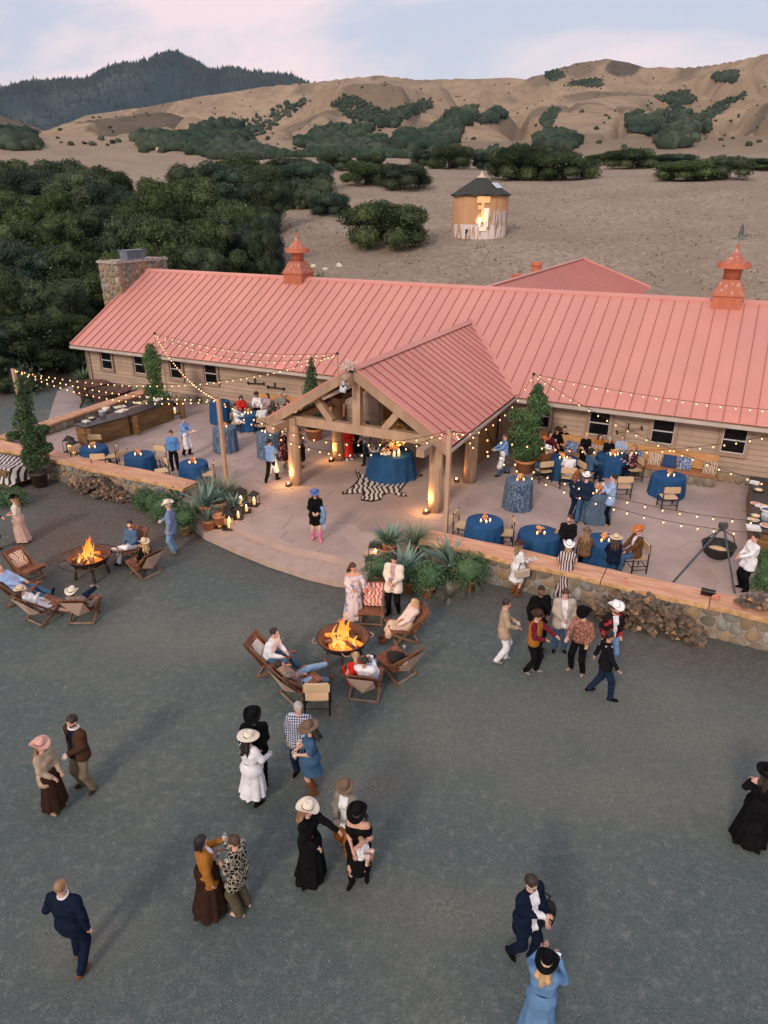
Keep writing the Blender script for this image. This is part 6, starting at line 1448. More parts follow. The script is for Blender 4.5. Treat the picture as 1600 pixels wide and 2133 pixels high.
string('string from the right terrace pole up to the right eave', PT['p3'], PT['r1'], .95, 30); string('upper low string from the right terrace pole to the right edge', PT['p3'], PT['r2'] + [0, 0, -.1], 1.05, 26); string('lower low string from the right terrace pole to the right edge', PT['p3'] + [0, -.1, 0], PT['r2'] + [0, -.3, -.2], 1.28, 26)

# ------------------------------------------------------------------ potted plants
M_agave = mat('agave_leaf', (.12, .20, .165), (.20, .30, .25), scale=3, rough=.7, island=.2); M_agave2 = mat('yucca_leaf', (.09, .16, .09), (.18, .27, .15), scale=3, rough=.7, island=.25)
M_fern = mat('fern_leaf', (.045, .10, .045), (.10, .18, .08), scale=3, rough=.8, island=.4); M_grassy = mat('grey_tuft', (.22, .21, .15), (.34, .32, .25), scale=3, rough=.9, island=.3)
def pot(t, r, h, m=None): mb = MB(); mb.lathe([(r * .68, 0), (r * .94, h * .82), (r * 1.04, h * .82), (r * 1.06, h), (r * .93, h), (r * .85, h * .85)], 20, cap1=True); return mb.build('pot', m or M_terra, t, True)
def blades(t, name, n, l, w, m, seed, z0, spread=(15, 75), curve=.25, r0=.05, k=5):
    rd = random.Random(seed); mb = MB()
    for i in range(n):
        a = rd.uniform(0, 6.28); el = RAD(rd.uniform(90 - spread[1], 90 - spread[0])); L = l * rd.uniform(.7, 1.1); side = np.array([-sin(a), cos(a), 0]); P = []; 
        for j in range(k + 1):
            q = j / k; e = el - curve * q * 1.4; P.append(np.array([cos(a), sin(a), 0]) * (r0 + L * q * cos(e)) + np.array([0, 0, z0 + L * q * sin(e)]))
        V = []
        for j, p in enumerate(P): q = j / k; ww = w * (sin(pi * min(1, .25 + q * .75)) if q < 1 else 0) + .001; V += [p - side * ww, p + side * ww + 0, ]
        mb.add(V, [(2 * j, 2 * j + 1, 2 * j + 3, 2 * j + 2) for j in range(k)])
    return mb.build(name, m, t)
def agave(label, px, py, z, s, kind='agave', r=.22, h=.36, seed=1, group=None, potm=None):
    t = thing({'agave': 'potted_agave', 'fern': 'potted_fern', 'tuft': 'grey_grass_tuft', 'yucca': 'yucca_plant', 'grass': 'potted_grass'}[kind], label, 'plant', G(px, py, z), random.uniform(0, 6), group)
    if kind != 'tuft' and r: pot(t, r, h, potm)
    z0 = h if (kind != 'tuft' and r) else 0
    if kind == 'agave': blades(t, 'leaves', 34, .62 * s, .045 * s, M_agave, seed, z0, (8, 68), .15)
    elif kind == 'yucca': blades(t, 'leaves', 90, .6 * s, .02 * s, M_agave2, seed, z0 + .2, (5, 80), .2)
    elif kind == 'grass': blades(t, 'leaves', 220, .62 * s, .007 * s, M_agave2, seed, z0, (2, 75), .35); blades(t, 'pale_tips', 90, .75 * s, .005 * s, M_grassy, seed + 3, z0, (2, 55), .2)
    elif kind == 'tuft': blades(t, 'leaves', 240, .5 * s, .006 * s, M_grassy, seed, 0, (2, 60), .3)
    else:
        rs = np.random.RandomState(seed); V, Q = leaf_cloud(1500, [((0, 0, z0 + .32 * s), (.42 * s, .42 * s, .34 * s)), ((.2 * s, -.12 * s, z0 + .12 * s), (.32 * s, .32 * s, .28 * s)), ((-.2 * s, .1 * s, z0 + .2 * s), (.32 * s, .3 * s, .28 * s))], .035, rs); obj('foliage', quick_mesh('foliage', V, Q, [M_fern]), t)
        iv, iq = ICO1; obj('inner_foliage', quick_mesh('inner_foliage', iv * np.array([.32, .32, .27]) * s + [0, 0, z0 + .26 * s], iq, [M_fern]), t); blades(t, 'fronds', 60, .5 * s, .012 * s, M_fern, seed + 5, z0 + .1, (20, 95), .5)
    return t
gr = 'potted plants at the steps'
AG = [('small pale agave in a terracotta pot beside the left lanterns', 436, 1102, .2, .75, 'agave', .2, .34), ('pale agave in a pot behind the lanterns', 490, 1072, TZ, .85, 'agave', .2, .3), ('big spiky agave in the middle of the left planting', 430, 1070, TZ, 1.45, 'agave', .2, .3), ('broad agave right of the big spiky one', 458, 1062, TZ, 1.1, 'agave', .22, .3), ('tall agave at the left wall above the blue-blazered man', 375, 1058, 0, 1.6, 'agave', .2, .3), ('feathery green pot right of the man in the blue blazer', 388, 1112, 0, 1.0, 'fern', .2, .32), ('grey-tipped feathery bush behind the small agave', 405, 1090, 0, 1.15, 'grass', .2, .3), ('feathery green bush left of the blue blazer', 345, 1075, 0, 1.3, 'fern', 0, 0), ('low green bush by the left firewood', 300, 1052, 0, 1.0, 'fern', 0, 0), ('bushy fern between firewood and agaves', 322, 1060, 0, 1.15, 'fern', 0, 0), ('grassy bush at the end of the left wall cap', 475, 1050, TZ, 1.25, 'grass', .2, .3), ('pale dry grass bush beside the tall lantern', 505, 1045, TZ, 1.0, 'tuft', 0, 0), ('fine blue grass leaning over the left wall cap', 440, 1042, TZ, 1.2, 'grass', .18, .3), ('empty terracotta pot with bare stem among the lanterns', 458, 1092, TZ, .3, 'yucca', .2, .34), ('dark green bush under the left wall', 360, 1090, 0, .9, 'fern', 0, 0),
      ('ferny pot left of the man in the white blazer', 793, 1218, 0, 1.05, 'fern', .2, .34), ('green yucca at the corner of the right planting', 808, 1160, TZ - .1, .9, 'yucca', .22, .3), ('blue agave behind the yucca at the right wall end', 815, 1150, TZ, 1.2, 'agave', .22, .3), ('fine blue-green grass in a pot at the end of the right wall', 862, 1150, TZ, 1.2, 'grass', .22, .3), ('large blue agave behind the man in the white blazer', 842, 1215, 0, 1.5, 'agave', .24, .42), ('terracotta pot half hidden by the white blazer', 851, 1232, 0, .6, 'fern', .2, .36), ('fern in terracotta at the front of the right planting', 890, 1242, 0, 1.15, 'fern', .21, .36), ('tall pale agave before the right wall', 940, 1205, 0, 1.6, 'agave', .24, .45), ('pale dry tuft between the ferns at the right wall', 937, 1243, 0, 1.1, 'tuft', 0, 0), ('wide fern against the right stone wall', 975, 1228, 0, 1.3, 'fern', .2, .34), ('dry grey bush behind the front fern', 892, 1195, 0, 1.3, 'tuft', 0, 0), ('low dark fern left of the tall pale agave', 915, 1215, 0, .95, 'fern', 0, 0), ('dark boxwood ball below the zebra table', 32, 1052, 0, 1.1, 'fern', 0, 0), ('second dark boxwood ball at the left edge', -6, 1050, 0, 1.1, 'fern', 0, 0),
      ('leafy green bush at the foot of the right bar', 1592, 1225, TZ, 1.0, 'fern', 0, 0), ('green sprigs at the near corner of the right bar', 1598, 1185, TZ, .9, 'fern', 0, 0), ('spiky dark yucca at the left gable corner', 178, 800, 0, 1.7, 'yucca', 0, 0)]
for i, q in enumerate(AG): agave(*q, seed=300 + i, group=gr)
yb = thing('yucca_bush', 'yucca with cream flower spikes behind the roof ridge', 'plant', F(7.3, 14.5, 2.3)); blades(yb, 'leaves', 260, 1.7, .05, M_agave2, 5, 2.6, (5, 95), .3, .2); mb = MB(); rd = random.Random(8)
for k in range(9): bunch(mb, (rd.uniform(-1.3, 1.8), rd.uniform(-.4, .4), 4.0 + rd.uniform(-.2, .4)), .12, 26, k, 0, .09)
mb.build('flower_spikes', mat('cream_bloom', (.62, .60, .46), rough=.9, island=.2), yb)
M_conel = mat('cypress_leaf', (.030, .062, .028), (.075, .125, .055), scale=2, rough=.85, island=.4); M_conel2 = mat('cypress_leaf_bright', (.045, .10, .035), (.10, .19, .07), scale=2, rough=.85, island=.4)
M_whisk = mat('whiskey_barrel', (.05, .035, .03), (.09, .06, .05), scale=5, rough=.8)
def shrub(label, px, py, z, lobes, m, potr, poth, potm, n=4200, leaf=.045, seed=1, group='tall potted shrubs'):
    t = thing('potted_shrub', label, 'shrub', G(px, py, z), 0, group); pot(t, potr, poth, potm)
    mb = MB(); top = max(l[0][2] for l in lobes); mb.tube([(0, 0, poth * .8), (.03, .02, top * .6), (0, 0, top)], [.06, .045, .015], 7)
    for (c, r) in lobes: mb.tube([(0, 0, c[2] * .6), c], [.03, .012], 5)
    mb.build('trunk', M_bark, t)
    obj('crown', crown_mesh('crown', lobes, n, leaf, seed, [m], core=.55), t); return t
shrub('tall ragged cypress in a dark tub before the left wall', 85, 1012, 0, [((0, 0, 1.2), (.50, .5, .5)), ((.1, 0, 1.9), (.46, .45, .5)), ((-.1, .05, 2.6), (.40, .4, .55)), ((.05, 0, 3.3), (.30, .3, .5)), ((0, 0, 3.85), (.16, .16, .45)), ((.5, 0, 2.3), (.3, .3, .2)), ((-.6, 0, 2.1), (.3, .3, .14)), ((.55, 0, 1.6), (.25, .25, .2))], M_conel, .36, .62, M_whisk, 9000, .05, 3)
shrub('tall bright cypress at the left bar against the siding', 332, 868, TZ, [((0, 0, .9), (.5, .5, .4)), ((-.25, 0, 1.35), (.35, .3, .3)), ((.1, 0, 1.5), (.3, .3, .45)), ((.0, 0, 2.1), (.36, .36, .5)), ((.02, 0, 2.75), (.46, .46, .55)), ((0, 0, 3.25), (.28, .28, .4)), ((.4, 0, 1.0), (.25, .25, .2))], M_conel2, .35, .5, M_whisk, 6500, .05, 4)
shrub('slim dark cypress in terracotta behind the left log post', 655, 915, TZ, [((0, 0, .95), (.62, .55, .45)), ((0, 0, 1.5), (.5, .45, .5)), ((-.05, 0, 2.2), (.38, .38, .6)), ((-.02, 0, 2.9), (.24, .24, .5)), ((0, 0, 3.4), (.12, .12, .35))], M_conel, .42, .55, M_terra, 6500, .05, 5)
shrub('leaning leafy shrub in terracotta right of the barn door', 1092, 983, TZ, [((0, 0, 1.0), (.75, .6, .5)), ((-.15, 0, 1.6), (.6, .5, .5)), ((.1, 0, 2.2), (.42, .4, .45)), ((-.5, 0, 2.35), (.36, .3, .25)), ((.2, 0, 2.9), (.36, .35, .45)), ((.45, 0, 2.6), (.35, .3, .22)), ((.25, 0, 3.35), (.22, .22, .25)), ((.4, 0, 3.0), (.25, .2, .2))], M_conel2, .42, .55, M_terra, 7500, .05, 6)
# ------------------------------------------------------------------ people
def surfnet(fn, lo, hi, res):
    lo = np.array(lo) - res * 1.6; hi = np.array(hi) + res * 1.6
    n = np.maximum(3, np.ceil((hi - lo) / res).astype(int) + 1)
    ax = [lo[i] + res * np.arange(n[i]) for i in range(3)]
    Xg, Yg, Zg_ = np.meshgrid(*ax, indexing='ij'); V = fn(Xg, Yg, Zg_); s = V < 0
    c = np.zeros((n[0] - 1, n[1] - 1, n[2] - 1, 3)); cnt = np.zeros(c.shape[:3]); base = np.stack(np.meshgrid(*[np.arange(k - 1) for k in n], indexing='ij'), -1).astype(float)
    corners = [(i, j, k) for i in (0, 1) for j in (0, 1) for k in (0, 1)]
    sl = lambda o: V[o[0]:n[0] - 1 + o[0], o[1]:n[1] - 1 + o[1], o[2]:n[2] - 1 + o[2]]
    for a in corners:
        for d in range(3):
            if a[d]: continue
            b = list(a); b[d] = 1; va, vb = sl(a), sl(b); m = (va < 0) != (vb < 0)
            if not m.any(): continue
            t = np.where(m, va / np.where(m, va - vb, 1), 0)
            for k in range(3): c[..., k] += np.where(m, a[k] + (t if k == d else 0), 0)
            cnt += m
    act = cnt > 0; idx = -np.ones(act.shape, int); idx[act] = np.arange(act.sum())
    P = lo + res * (base[act] + c[act] / cnt[act][:, None]); Fq = []
    for d in range(3):
        e, f = (d + 1) % 3, (d + 2) % 3
        S0 = s.take(range(n[d] - 1), axis=d); S1 = s.take(range(1, n[d]), axis=d); m = S0 != S1
        ii = np.argwhere(m); ok = (ii[:, e] > 0) & (ii[:, f] > 0) & (ii[:, e] < n[e] - 1) & (ii[:, f] < n[f] - 1); ii = ii[ok]
        def g(de, df): q = ii.copy(); q[:, e] -= de; q[:, f] -= df; return idx[q[:, 0], q[:, 1], q[:, 2]]
        q = np.stack([g(1, 1), g(0, 1), g(0, 0), g(1, 0)], 1); inside = s[ii[:, 0], ii[:, 1], ii[:, 2]]
        q[~inside] = q[~inside][:, ::-1]; Fq.append(q[(q >= 0).all(1)])
    return P, np.concatenate(Fq)
def prims_fn(pr, k=.035, wr=0.0, cut=None):
    def fn(X, Y, Z):
        D = None
        for a, b, ra, rb in pr:
            a = np.array(a, float); b = np.array(b, float); d = b - a; dd = max(1e-9, float(d @ d))
            px, py, pz = X - a[0], Y - a[1], Z - a[2]; t = np.clip((px * d[0] + py * d[1] + pz * d[2]) / dd, 0, 1)
            q = np.sqrt((px - t * d[0]) ** 2 + (py - t * d[1]) ** 2 + (pz - t * d[2]) ** 2) - (ra + (rb - ra) * t)
            if D is None: D = q
            else: h = np.clip(.5 + .5 * (D - q) / k, 0, 1); D = D * (1 - h) + q * h - k * h * (1 - h)
        if wr: D = D + wr * (np.sin(Z * 38 + X * 14 + Y * 9) * .6 + np.sin(X * 31 - Z * 17 + 2) * .4)
        if cut is not None: D = np.maximum(D, cut(X, Y, Z))
        return D
    pts = np.array([p for a, b, ra, rb in pr for p in (a, b)]); r = max(max(ra, rb) for a, b, ra, rb in pr)
    return fn, pts.min(0) - r, pts.max(0) + r
def ik(root, tgt, l1, l2, pole):
    root = np.array(root, float); tgt = np.array(tgt, float); d = tgt - root; L = np.linalg.norm(d); mx = (l1 + l2) * .985
    if L > mx: tgt = root + d / L * mx; L = mx
    L = max(L, abs(l1 - l2) + .03); u = d / np.linalg.norm(d); a = (l1 * l1 - l2 * l2 + L * L) / (2 * L); h = math.sqrt(max(0, l1 * l1 - a * a))
    p = np.array(pole, float); p = p - u * (p @ u); p /= np.linalg.norm(p) + 1e-9
    return root + u * a + p * h, root + u * L
# head template: face towards -Y, centre at the origin
def ell(c, r):
    return lambda X, Y, Z: (np.sqrt(((X - c[0]) / r[0]) ** 2 + ((Y - c[1]) / r[1]) ** 2 + ((Z - c[2]) / r[2]) ** 2) - 1) * min(r)
def smin(a, b, k): h = np.clip(.5 + .5 * (a - b) / k, 0, 1); return a * (1 - h) + b * h - k * h * (1 - h)
def head_fn(X, Y, Z):
    d = ell((0, .012, .02), (.076, .094, .096))(X, Y, Z); d = smin(d, ell((0, -.018, -.04), (.058, .068, .075))(X, Y, Z), .03)
    d = smin(d, ell((0, -.062, -.095), (.026, .022, .022))(X, Y, Z), .03)
    nose, _, _ = prims_fn([((0, -.078, .022), (0, -.108, -.028), .008, .014)]); d = smin(d, nose(X, Y, Z), .012)
    for s in (-1, 1):
        d = smin(d, ell((s * .077, .012, -.008), (.011, .020, .030))(X, Y, Z), .008); e = ell((s * .031, -.092, .012), (.020, .017, .013))(X, Y, Z); d = np.maximum(d, -e - .002)
    d = smin(d, ell((0, -.086, -.060), (.026, .012, .010))(X, Y, Z), .012); return d
HV, HF = surfnet(head_fn, (-.1, -.13, -.13), (.1, .12, .13), .0155)
fc = HV[HF].mean(1)
HM = np.zeros(len(HF), int); HM[(np.abs(np.abs(fc[:, 0]) - .031) < .012) & (np.abs(fc[:, 2] - .010) < .0075) & (fc[:, 1] < -.055)] = 1; HM[(np.abs(fc[:, 0]) < .022) & (np.abs(fc[:, 2] + .060) < .009) & (fc[:, 1] < -.075)] = 2

def hair_fn(style):
    def fn(X, Y, Z):
        nz = .004 * np.sin(X * 90 + Z * 60) * np.sin(Y * 80) + .003 * np.sin(Z * 120 + X * 40)
        d = ell((0, .018, .028), (.086, .104, .104))(X, Y, Z) + nz
        face = np.maximum(Y + .045 - .5 * np.clip(.075 - Z, 0, .04) * 0, Z - .070 + .35 * np.clip(-Y - .06, 0, 1)); d = np.maximum(d, -np.maximum(-np.maximum(-face, -1), -1)) if False else np.maximum(d, -np.maximum(Y + .050, Z - .062))
        if style == 'short': d = np.maximum(d, -(Z + .055)); d = np.maximum(d, -np.maximum(Y - .02, Z + .005)) 
        elif style == 'buzz': d = np.maximum(d + .006, -(Z + .03)); d = np.maximum(d, -np.maximum(Y - .02, Z - .02))
        elif style == 'bald': d = np.maximum(d + .009, -(Z + .04)); d = np.maximum(d, Z - .03); d = np.maximum(d, -(Y - .02))
        elif style == 'bob': d = smin(d, prims_fn([((-.06, .03, 0), (-.066, .02, -.12), .04, .03), ((.06, .03, 0), (.066, .02, -.12), .04, .03), ((0, .07, 0), (0, .07, -.13), .06, .045)])[0](X, Y, Z) + nz, .03); d = np.maximum(d, -np.maximum(Y + .038, Z - .062))
        elif style == 'curly': d = smin(d - .018, prims_fn([((-.05, .06, -.02), (.05, .06, -.06), .07, .07)])[0](X, Y, Z), .03) + nz * 2; d = np.maximum(d, -np.maximum(Y + .045, Z - .06))
        elif style == 'long': d = smin(d, prims_fn([((-.055, .05, 0), (-.085, .06, -.20), .045, .035), ((.055, .05, 0), (.085, .06, -.20), .045, .035), ((-.085, .06, -.20), (-.08, .03, -.36), .038, .012), ((.085, .06, -.20), (.08, .03, -.36), .038, .012), ((0, .085, 0), (0, .10, -.30), .055, .04)])[0](X, Y, Z) + nz, .03); d = np.maximum(d, -np.maximum(Y + .035, Z - .062))
        elif style == 'bun': d = smin(np.maximum(d, -(Z + .06)), ell((0, .115, .02), (.045, .04, .045))(X, Y, Z), .015); d = np.maximum(d, -np.maximum(Y - .0, Z + .0))
        elif style == 'pony': d = smin(np.maximum(d, -(Z + .06)), prims_fn([((0, .10, .03), (0, .15, -.05), .03, .03), ((0, .15, -.05), (0, .14, -.20), .03, .012)])[0](X, Y, Z), .02); d = np.maximum(d, -np.maximum(Y - .0, Z + .0))
        return d
    return fn
_HT = {}
def hair_tpl(style):
    if style not in _HT: _HT[style] = surfnet(hair_fn(style), (-.15, -.13, -.42 if style == 'long' else -.22), (.15, .2, .17), .019)
    return _HT[style]
def beard_tpl():
    if 'beard' not in _HT:
        def fn(X, Y, Z): d = ell((0, -.022, -.062), (.064, .072, .062))(X, Y, Z); d = np.maximum(d, Z + .040); d = np.maximum(d, Y - .01); return np.maximum(d, -ell((0, -.1, -.058), (.02, .02, .007))(X, Y, Z))
        _HT['beard'] = surfnet(fn, (-.08, -.12, -.14), (.08, .04, 0), .015)
    return _HT['beard']
def hat_tpl(style):
    if ('hat', style) in _HT: return _HT[('hat', style)]
    n = 28; V = []; P = dict(cowboy=(.205, .135, .075), wide=(.225, .115, .02), fedora=(.175, .12, .03), boater=(.175, .085, .0), cap=(.13, .08, .0))[style]; BR, CHt, curl = P
    prof = [(.088, -.0, 0), (BR * .75, .0, .5), (BR, .004, 1), (BR * .99, .014, 1), (BR * .75, .010, .5), (.094, .012, 0), (.092, CHt * .35, 0), (.086, CHt * .8, 0), (.076, CHt * 1.0, 0), (.045, CHt * .96, 0), (.01, CHt * .88, 0)]
    for i, (r, z, c) in enumerate(prof):
        for j in range(n):
            a = 2 * pi * j / n; x = r * sin(a); y = -r * cos(a); sx = abs(sin(a)) ** 2.2
            if i >= 6: y *= 1.14 - .1 * (z / CHt); x *= .96; z2 = z + (.014 * (y / .08) ** 2 * (z / CHt) ** 3 if style != 'boater' else .006)
            else:
                y *= 1.14 if c < .4 else 1.08; z2 = z + curl * c * sx - (.022 * c * (1 - sx) if style in ('cowboy', 'fedora') else .006 * sin(3 * a) * c)
                if style == 'cowboy': x *= 1 - .13 * c * sx
            if i >= 9 and style != 'boater': x *= .8
            V.append((x, y, z2))
    Fq = [(i * n + j, i * n + (j + 1) % n, (i + 1) * n + (j + 1) % n, (i + 1) * n + j) for i in range(len(prof) - 1) for j in range(n)] + [tuple((len(prof) - 1) * n + j for j in range(n)), tuple(range(n))[::-1]]
    B = []; 
    for z in (.012, .036):
        for j in range(n): a = 2 * pi * j / n; B.append((.0955 * sin(a) * .96, -.0955 * cos(a) * 1.13, z))
    Bq = [(j, (j + 1) % n, n + (j + 1) % n, n + j) for j in range(n)]
    _HT[('hat', style)] = (np.array(V), Fq, np.array(B), Bq); return _HT[('hat', style)]

def cm(name, c, c2=None, **k):
    k.setdefault('rough', .9); k.setdefault('var', .0); k.setdefault('spec', .06)
    if c2 is None: c2 = tuple(min(1, v * 1.22 + .004) for v in c); k.setdefault('scale', 9)
    return mat('cloth_' + name, c, c2, **k)
SK = [mat('skin_%d' % i, c, tuple(v * 1.12 for v in c), scale=6, rough=.55, var=0) for i, c in enumerate(((.62, .36, .27), (.52, .28, .20), (.40, .20, .13), (.20, .105, .065)))]
M_eye = mat('eye', (.03, .02, .02), rough=.3); M_lip = mat('lips', (.38, .12, .10), rough=.5); M_brow = mat('brow', (.10, .06, .04), rough=.9)
HC = {k: mat('hair_' + k, c, tuple(min(1, v * 1.8 + .01) for v in c), scale=18, rough=.6, stretch=(1, 1, .25), var=0) for k, c in dict(black=(.010, .008, .008), brown=(.045, .024, .014), dark=(.022, .014, .010), blond=(.34, .22, .11), sandy=(.19, .11, .055), grey=(.26, .24, .22), white=(.55, .52, .48), red=(.16, .05, .02)).items()}
C = dict(
    navy=cm('navy', (.005, .010, .025)), black=cm('black', (.0045, .0045, .005)), white=cm('white', (.66, .66, .68)), cream=cm('cream', (.62, .55, .47)), denim=cm('denim', (.045, .10, .18)), ltdenim=cm('light_denim', (.16, .27, .42)), dkdenim=cm('dark_denim', (.009, .020, .045)),
    chambray=cm('chambray', (.16, .28, .50)), server=cm('server_blue', (.09, .22, .46)), ltblue=cm('light_blue', (.28, .40, .62)), skyblue=cm('sky_blue', (.105, .205, .36)), tan=cm('tan', (.36, .27, .19)), taupe=cm('taupe', (.40, .33, .28)), olive=cm('olive', (.085, .072, .042)), khaki=cm('khaki', (.17, .14, .09)), brown=cm('brown', (.055, .026, .014)), cord=cm('corduroy', (.10, .045, .02)), rust=cm('rust_suede', (.24, .085, .02)), mustard=cm('mustard', (.30, .12, .022)), maroon=cm('maroon', (.12, .012, .022)), red=cm('red', (.50, .022, .015)), pink=cm('pink', (.66, .20, .32)), blush=cm('blush', (.52, .36, .31)), beige=cm('beige', (.46, .36, .27)), grey=cm('grey', (.20, .19, .18)), sage=cm('sage', (.20, .19, .15)), bluejkt=cm('slate_blue_tweed', (.13, .19, .34), (.20, .27, .44), scale=60), mauve=cm('mauve', (.36, .26, .27)), boot=cm('boot_brown', (.16, .055, .025)), dkboot=cm('dark_boot', (.035, .022, .016)), tanboot=cm('tan_boot', (.34, .22, .14)), dkskirt=cm('dark_brown_skirt', (.030, .014, .009)), orange=cm('orange_felt', (.50, .16, .05)), straw=cm('straw', (.62, .48, .32), scale=40), ltstraw=cm('pale_straw', (.68, .60, .48), scale=40), pinkhat=cm('pink_felt', (.60, .34, .27)), brownhat=cm('brown_felt', (.15, .10, .07)), dkhat=cm('dark_brown_felt', (.055, .03, .022)), greyhat=cm('grey_felt', (.34, .32, .30)), bluehat=cm('blue_felt', (.10, .15, .36)), whitehat=cm('white_felt', (.74, .73, .72)),
    plaid=cm('blue_white_plaid', (.55, .57, .64), (.02, .03, .08), scale=7, mode='plaid', lo=.35, hi=.65), zebra=cm('zebra_print', (.06, .03, .035), (.60, .52, .52), scale=4, mode='zebra', lo=.42, hi=.54), geo=cm('black_cream_geometric', (.36, .32, .25), (.012, .011, .010), scale=14, mode='edge', lo=.06, hi=.14), floral=cm('pale_floral', (.60, .54, .58), (.20, .22, .36), scale=7, lo=.52, hi=.62), dkfloral=cm('dark_floral', (.030, .012, .016), (.50, .22, .26), scale=13, lo=.56, hi=.64), brfloral=cm('brown_floral', (.085, .030, .022), (.34, .16, .12), scale=19, mode='voronoi', lo=.30, hi=.42), navypat=cm('navy_motif', (.010, .020, .05), (.36, .46, .60), scale=8, lo=.60, hi=.66), redpat=cm('dark_red_motif', (.02, .012, .014), (.40, .04, .05), scale=6, lo=.56, hi=.62), blkemb=cm('black_embroidered', (.010, .010, .012), (.62, .60, .64), scale=8, lo=.66, hi=.70), fur=cm('fur_brown', (.085, .045, .025), (.20, .12, .07), scale=22), shawl=cm('blush_shawl', (.62, .48, .44)), greypat=cm('grey_patterned', (.30, .22, .19), (.14, .12, .12), scale=14))
HANDS = dict(down=(.245, -.03, .84), front=(.085, -.26, 1.10), drink=(.10, -.27, 1.38), pocket=(.215, -.05, .93), out=(.16, -.55, 1.12), waist=(.10, -.22, 1.00), phone=(.09, -.30, 1.42), back=(.12, .16, .98), behind=(.30, .18, .92), tray=(.12, -.38, 1.12), swingf=(.24, -.24, .90), swingb=(.24, .22, .90), lap=(.11, -.26, 0), table=(.14, -.42, 0), knee=(.12, -.36, 0), chin=(.07, -.20, 1.40), cross=(-.05, -.24, 1.16), arm=(.36, -.02, 0), visor=(.16, -.18, 1.60))
PEOPLE = []
def person(label, p, a, h=1.75, sex='m', skin=0, hair=('short', 'brown'), hat=None, top=None, sleeve=1.0, inner=None, hem=.0, bottom=None, kind='trousers', shoe=('shoe', 'dkboot'), L='down', Rh='down', stance=.11, step=0.0, pose='stand', lean=0.0, head=(0, 12), beard=None, skirt=None, apron=False, seat=.47, scarf=None, legs=None, group='guests of the evening gathering', collar=None, bulk=1.0, bare=0, cat='person'):
    """p ground point; a facing; clothes are keys of C"""
    S_ = h / 1.75; t = thing('person', label, cat, p, RAD(a), group); t.scale = (S_, S_, S_)
    m = sex == 'm'; sw = (.178 if m else .152) * bulk; hw = .092
    if pose == 'stand': Pz, py = .95, 0.0; ph = RAD(lean)
    elif pose == 'sit': Pz, py = seat / S_ + .11, .0; ph = RAD(lean)
    else: Pz, py = .44, .08; ph = RAD(-34 + lean)                                   # lounge
    P = np.array([0, py, Pz]); sp = np.array([0, -sin(ph), cos(ph)]); fwv = np.array([0, -cos(ph), -sin(ph)])
    ch_ = P + sp * .30; shc = P + sp * .475; nb = P + sp * .52; hd = nb + (sp * .6 + np.array([0, -.10, .9]) * .4) * .165
    fz = .075
    if legs: fL, fR = [np.array(q, float) for q in legs]
    elif pose == 'stand': fL, fR = np.array([stance, -step + .02, fz + (.03 if step < 0 else 0)]), np.array([-stance, step + .02, fz + (.03 if step > 0 else 0)])
    elif pose == 'sit': fL, fR = np.array([.13, -.47, fz]), np.array([-.13, -.50, fz])
    else: fL, fR = np.array([.12, -.86, fz]), np.array([-.12, -.80, fz])
    hips = [P + [hw, 0, -.04], P + [-hw, 0, -.04]]; kn = []; an = []
    for hp, ft, s in ((hips[0], fL, 1), (hips[1], fR, -1)):
        k, f_ = ik(hp, ft, .44, .43, (s * (.12 if not skirt else .02), -1 if not skirt else -.6, .35 if pose != 'stand' else .1)); kn.append(k); an.append(f_)
    sh = [shc + [sw, 0, 0], shc + [-sw, 0, 0]]; el = []; wr = []
    for s, key, s0 in ((1, L, sh[0]), (-1, Rh, sh[1])):
        q = np.array(HANDS[key] if isinstance(key, str) else key, float)
        if isinstance(key, str):
            if key in ('lap', 'knee'): q[2] = Pz + .10; q[1] += py
            elif key == 'table': q[2] = .80; q[1] = -.38
            elif key == 'arm': q[2] = Pz + .16; q[1] += py
            elif pose != 'stand': q = q - [0, 0, .95] + [0, py, Pz] + (q[2] - .95) * (sp - [0, 0, 1])
            q[0] *= s
        e, w = ik(s0, q, .275, .25, (s * .55, .55, -.9)); el.append(e); wr.append(w)
    b = bulk
    torso = [(ch_ + [.075, 0, .04], P + [.065, 0, .05], .100 * b, .090 * b), (ch_ + [-.075, 0, .04], P + [-.065, 0, .05], .100 * b, .090 * b), (P + [.07, .01, 0], P + [-.07, .01, 0], .108 * b, .108 * b), (shc + [sw - .045, 0, -.03], shc + [-sw + .045, 0, -.03], .060, .060)]
    if not m: torso += [(ch_ + fwv * .055 + [.06, 0, .04], ch_ + fwv * .055 + [-.06, 0, .04], .07, .07)]
    arms = []
    for i in (0, 1): arms += [(sh[i] - [0, 0, .012], el[i], .050, .040), (el[i], wr[i], .040, .028)]
    leg = []
    for i in (0, 1): leg += [(hips[i], kn[i], .088 if m else .076, .060 if m else .055), (kn[i], an[i], .056 if m else .052, .038 if m else .034)]
    palm = []; fingers = []
    for i in (0, 1):
        s = 1 if i == 0 else -1; d = wr[i] - el[i]; d /= np.linalg.norm(d); curl_ = np.array([0, 0, -1.]) if abs(d[2]) < .8 else np.array([0, -1., 0]); pc = wr[i] + d * .05; palm.append((wr[i], pc + d * .02, .030, .030))
        side = np.cross(d, curl_); side /= np.linalg.norm(side); nrm = np.cross(side, d); nrm = nrm if nrm @ curl_ > 0 else -nrm
        for f in range(4):
            o_ = side * (.026 - .0175 * f); l = (.068, .078, .073, .058)[f]; p0 = pc + d * .028 + o_; p1 = p0 + d * l * .45 + nrm * l * .12; p2 = p1 + d * l * .28 + nrm * l * .28; p3 = p2 + d * l * .05 + nrm * l * .26; fingers.append(([p0, p1, p2, p3], [.0105, .0095, .0085, .006]))
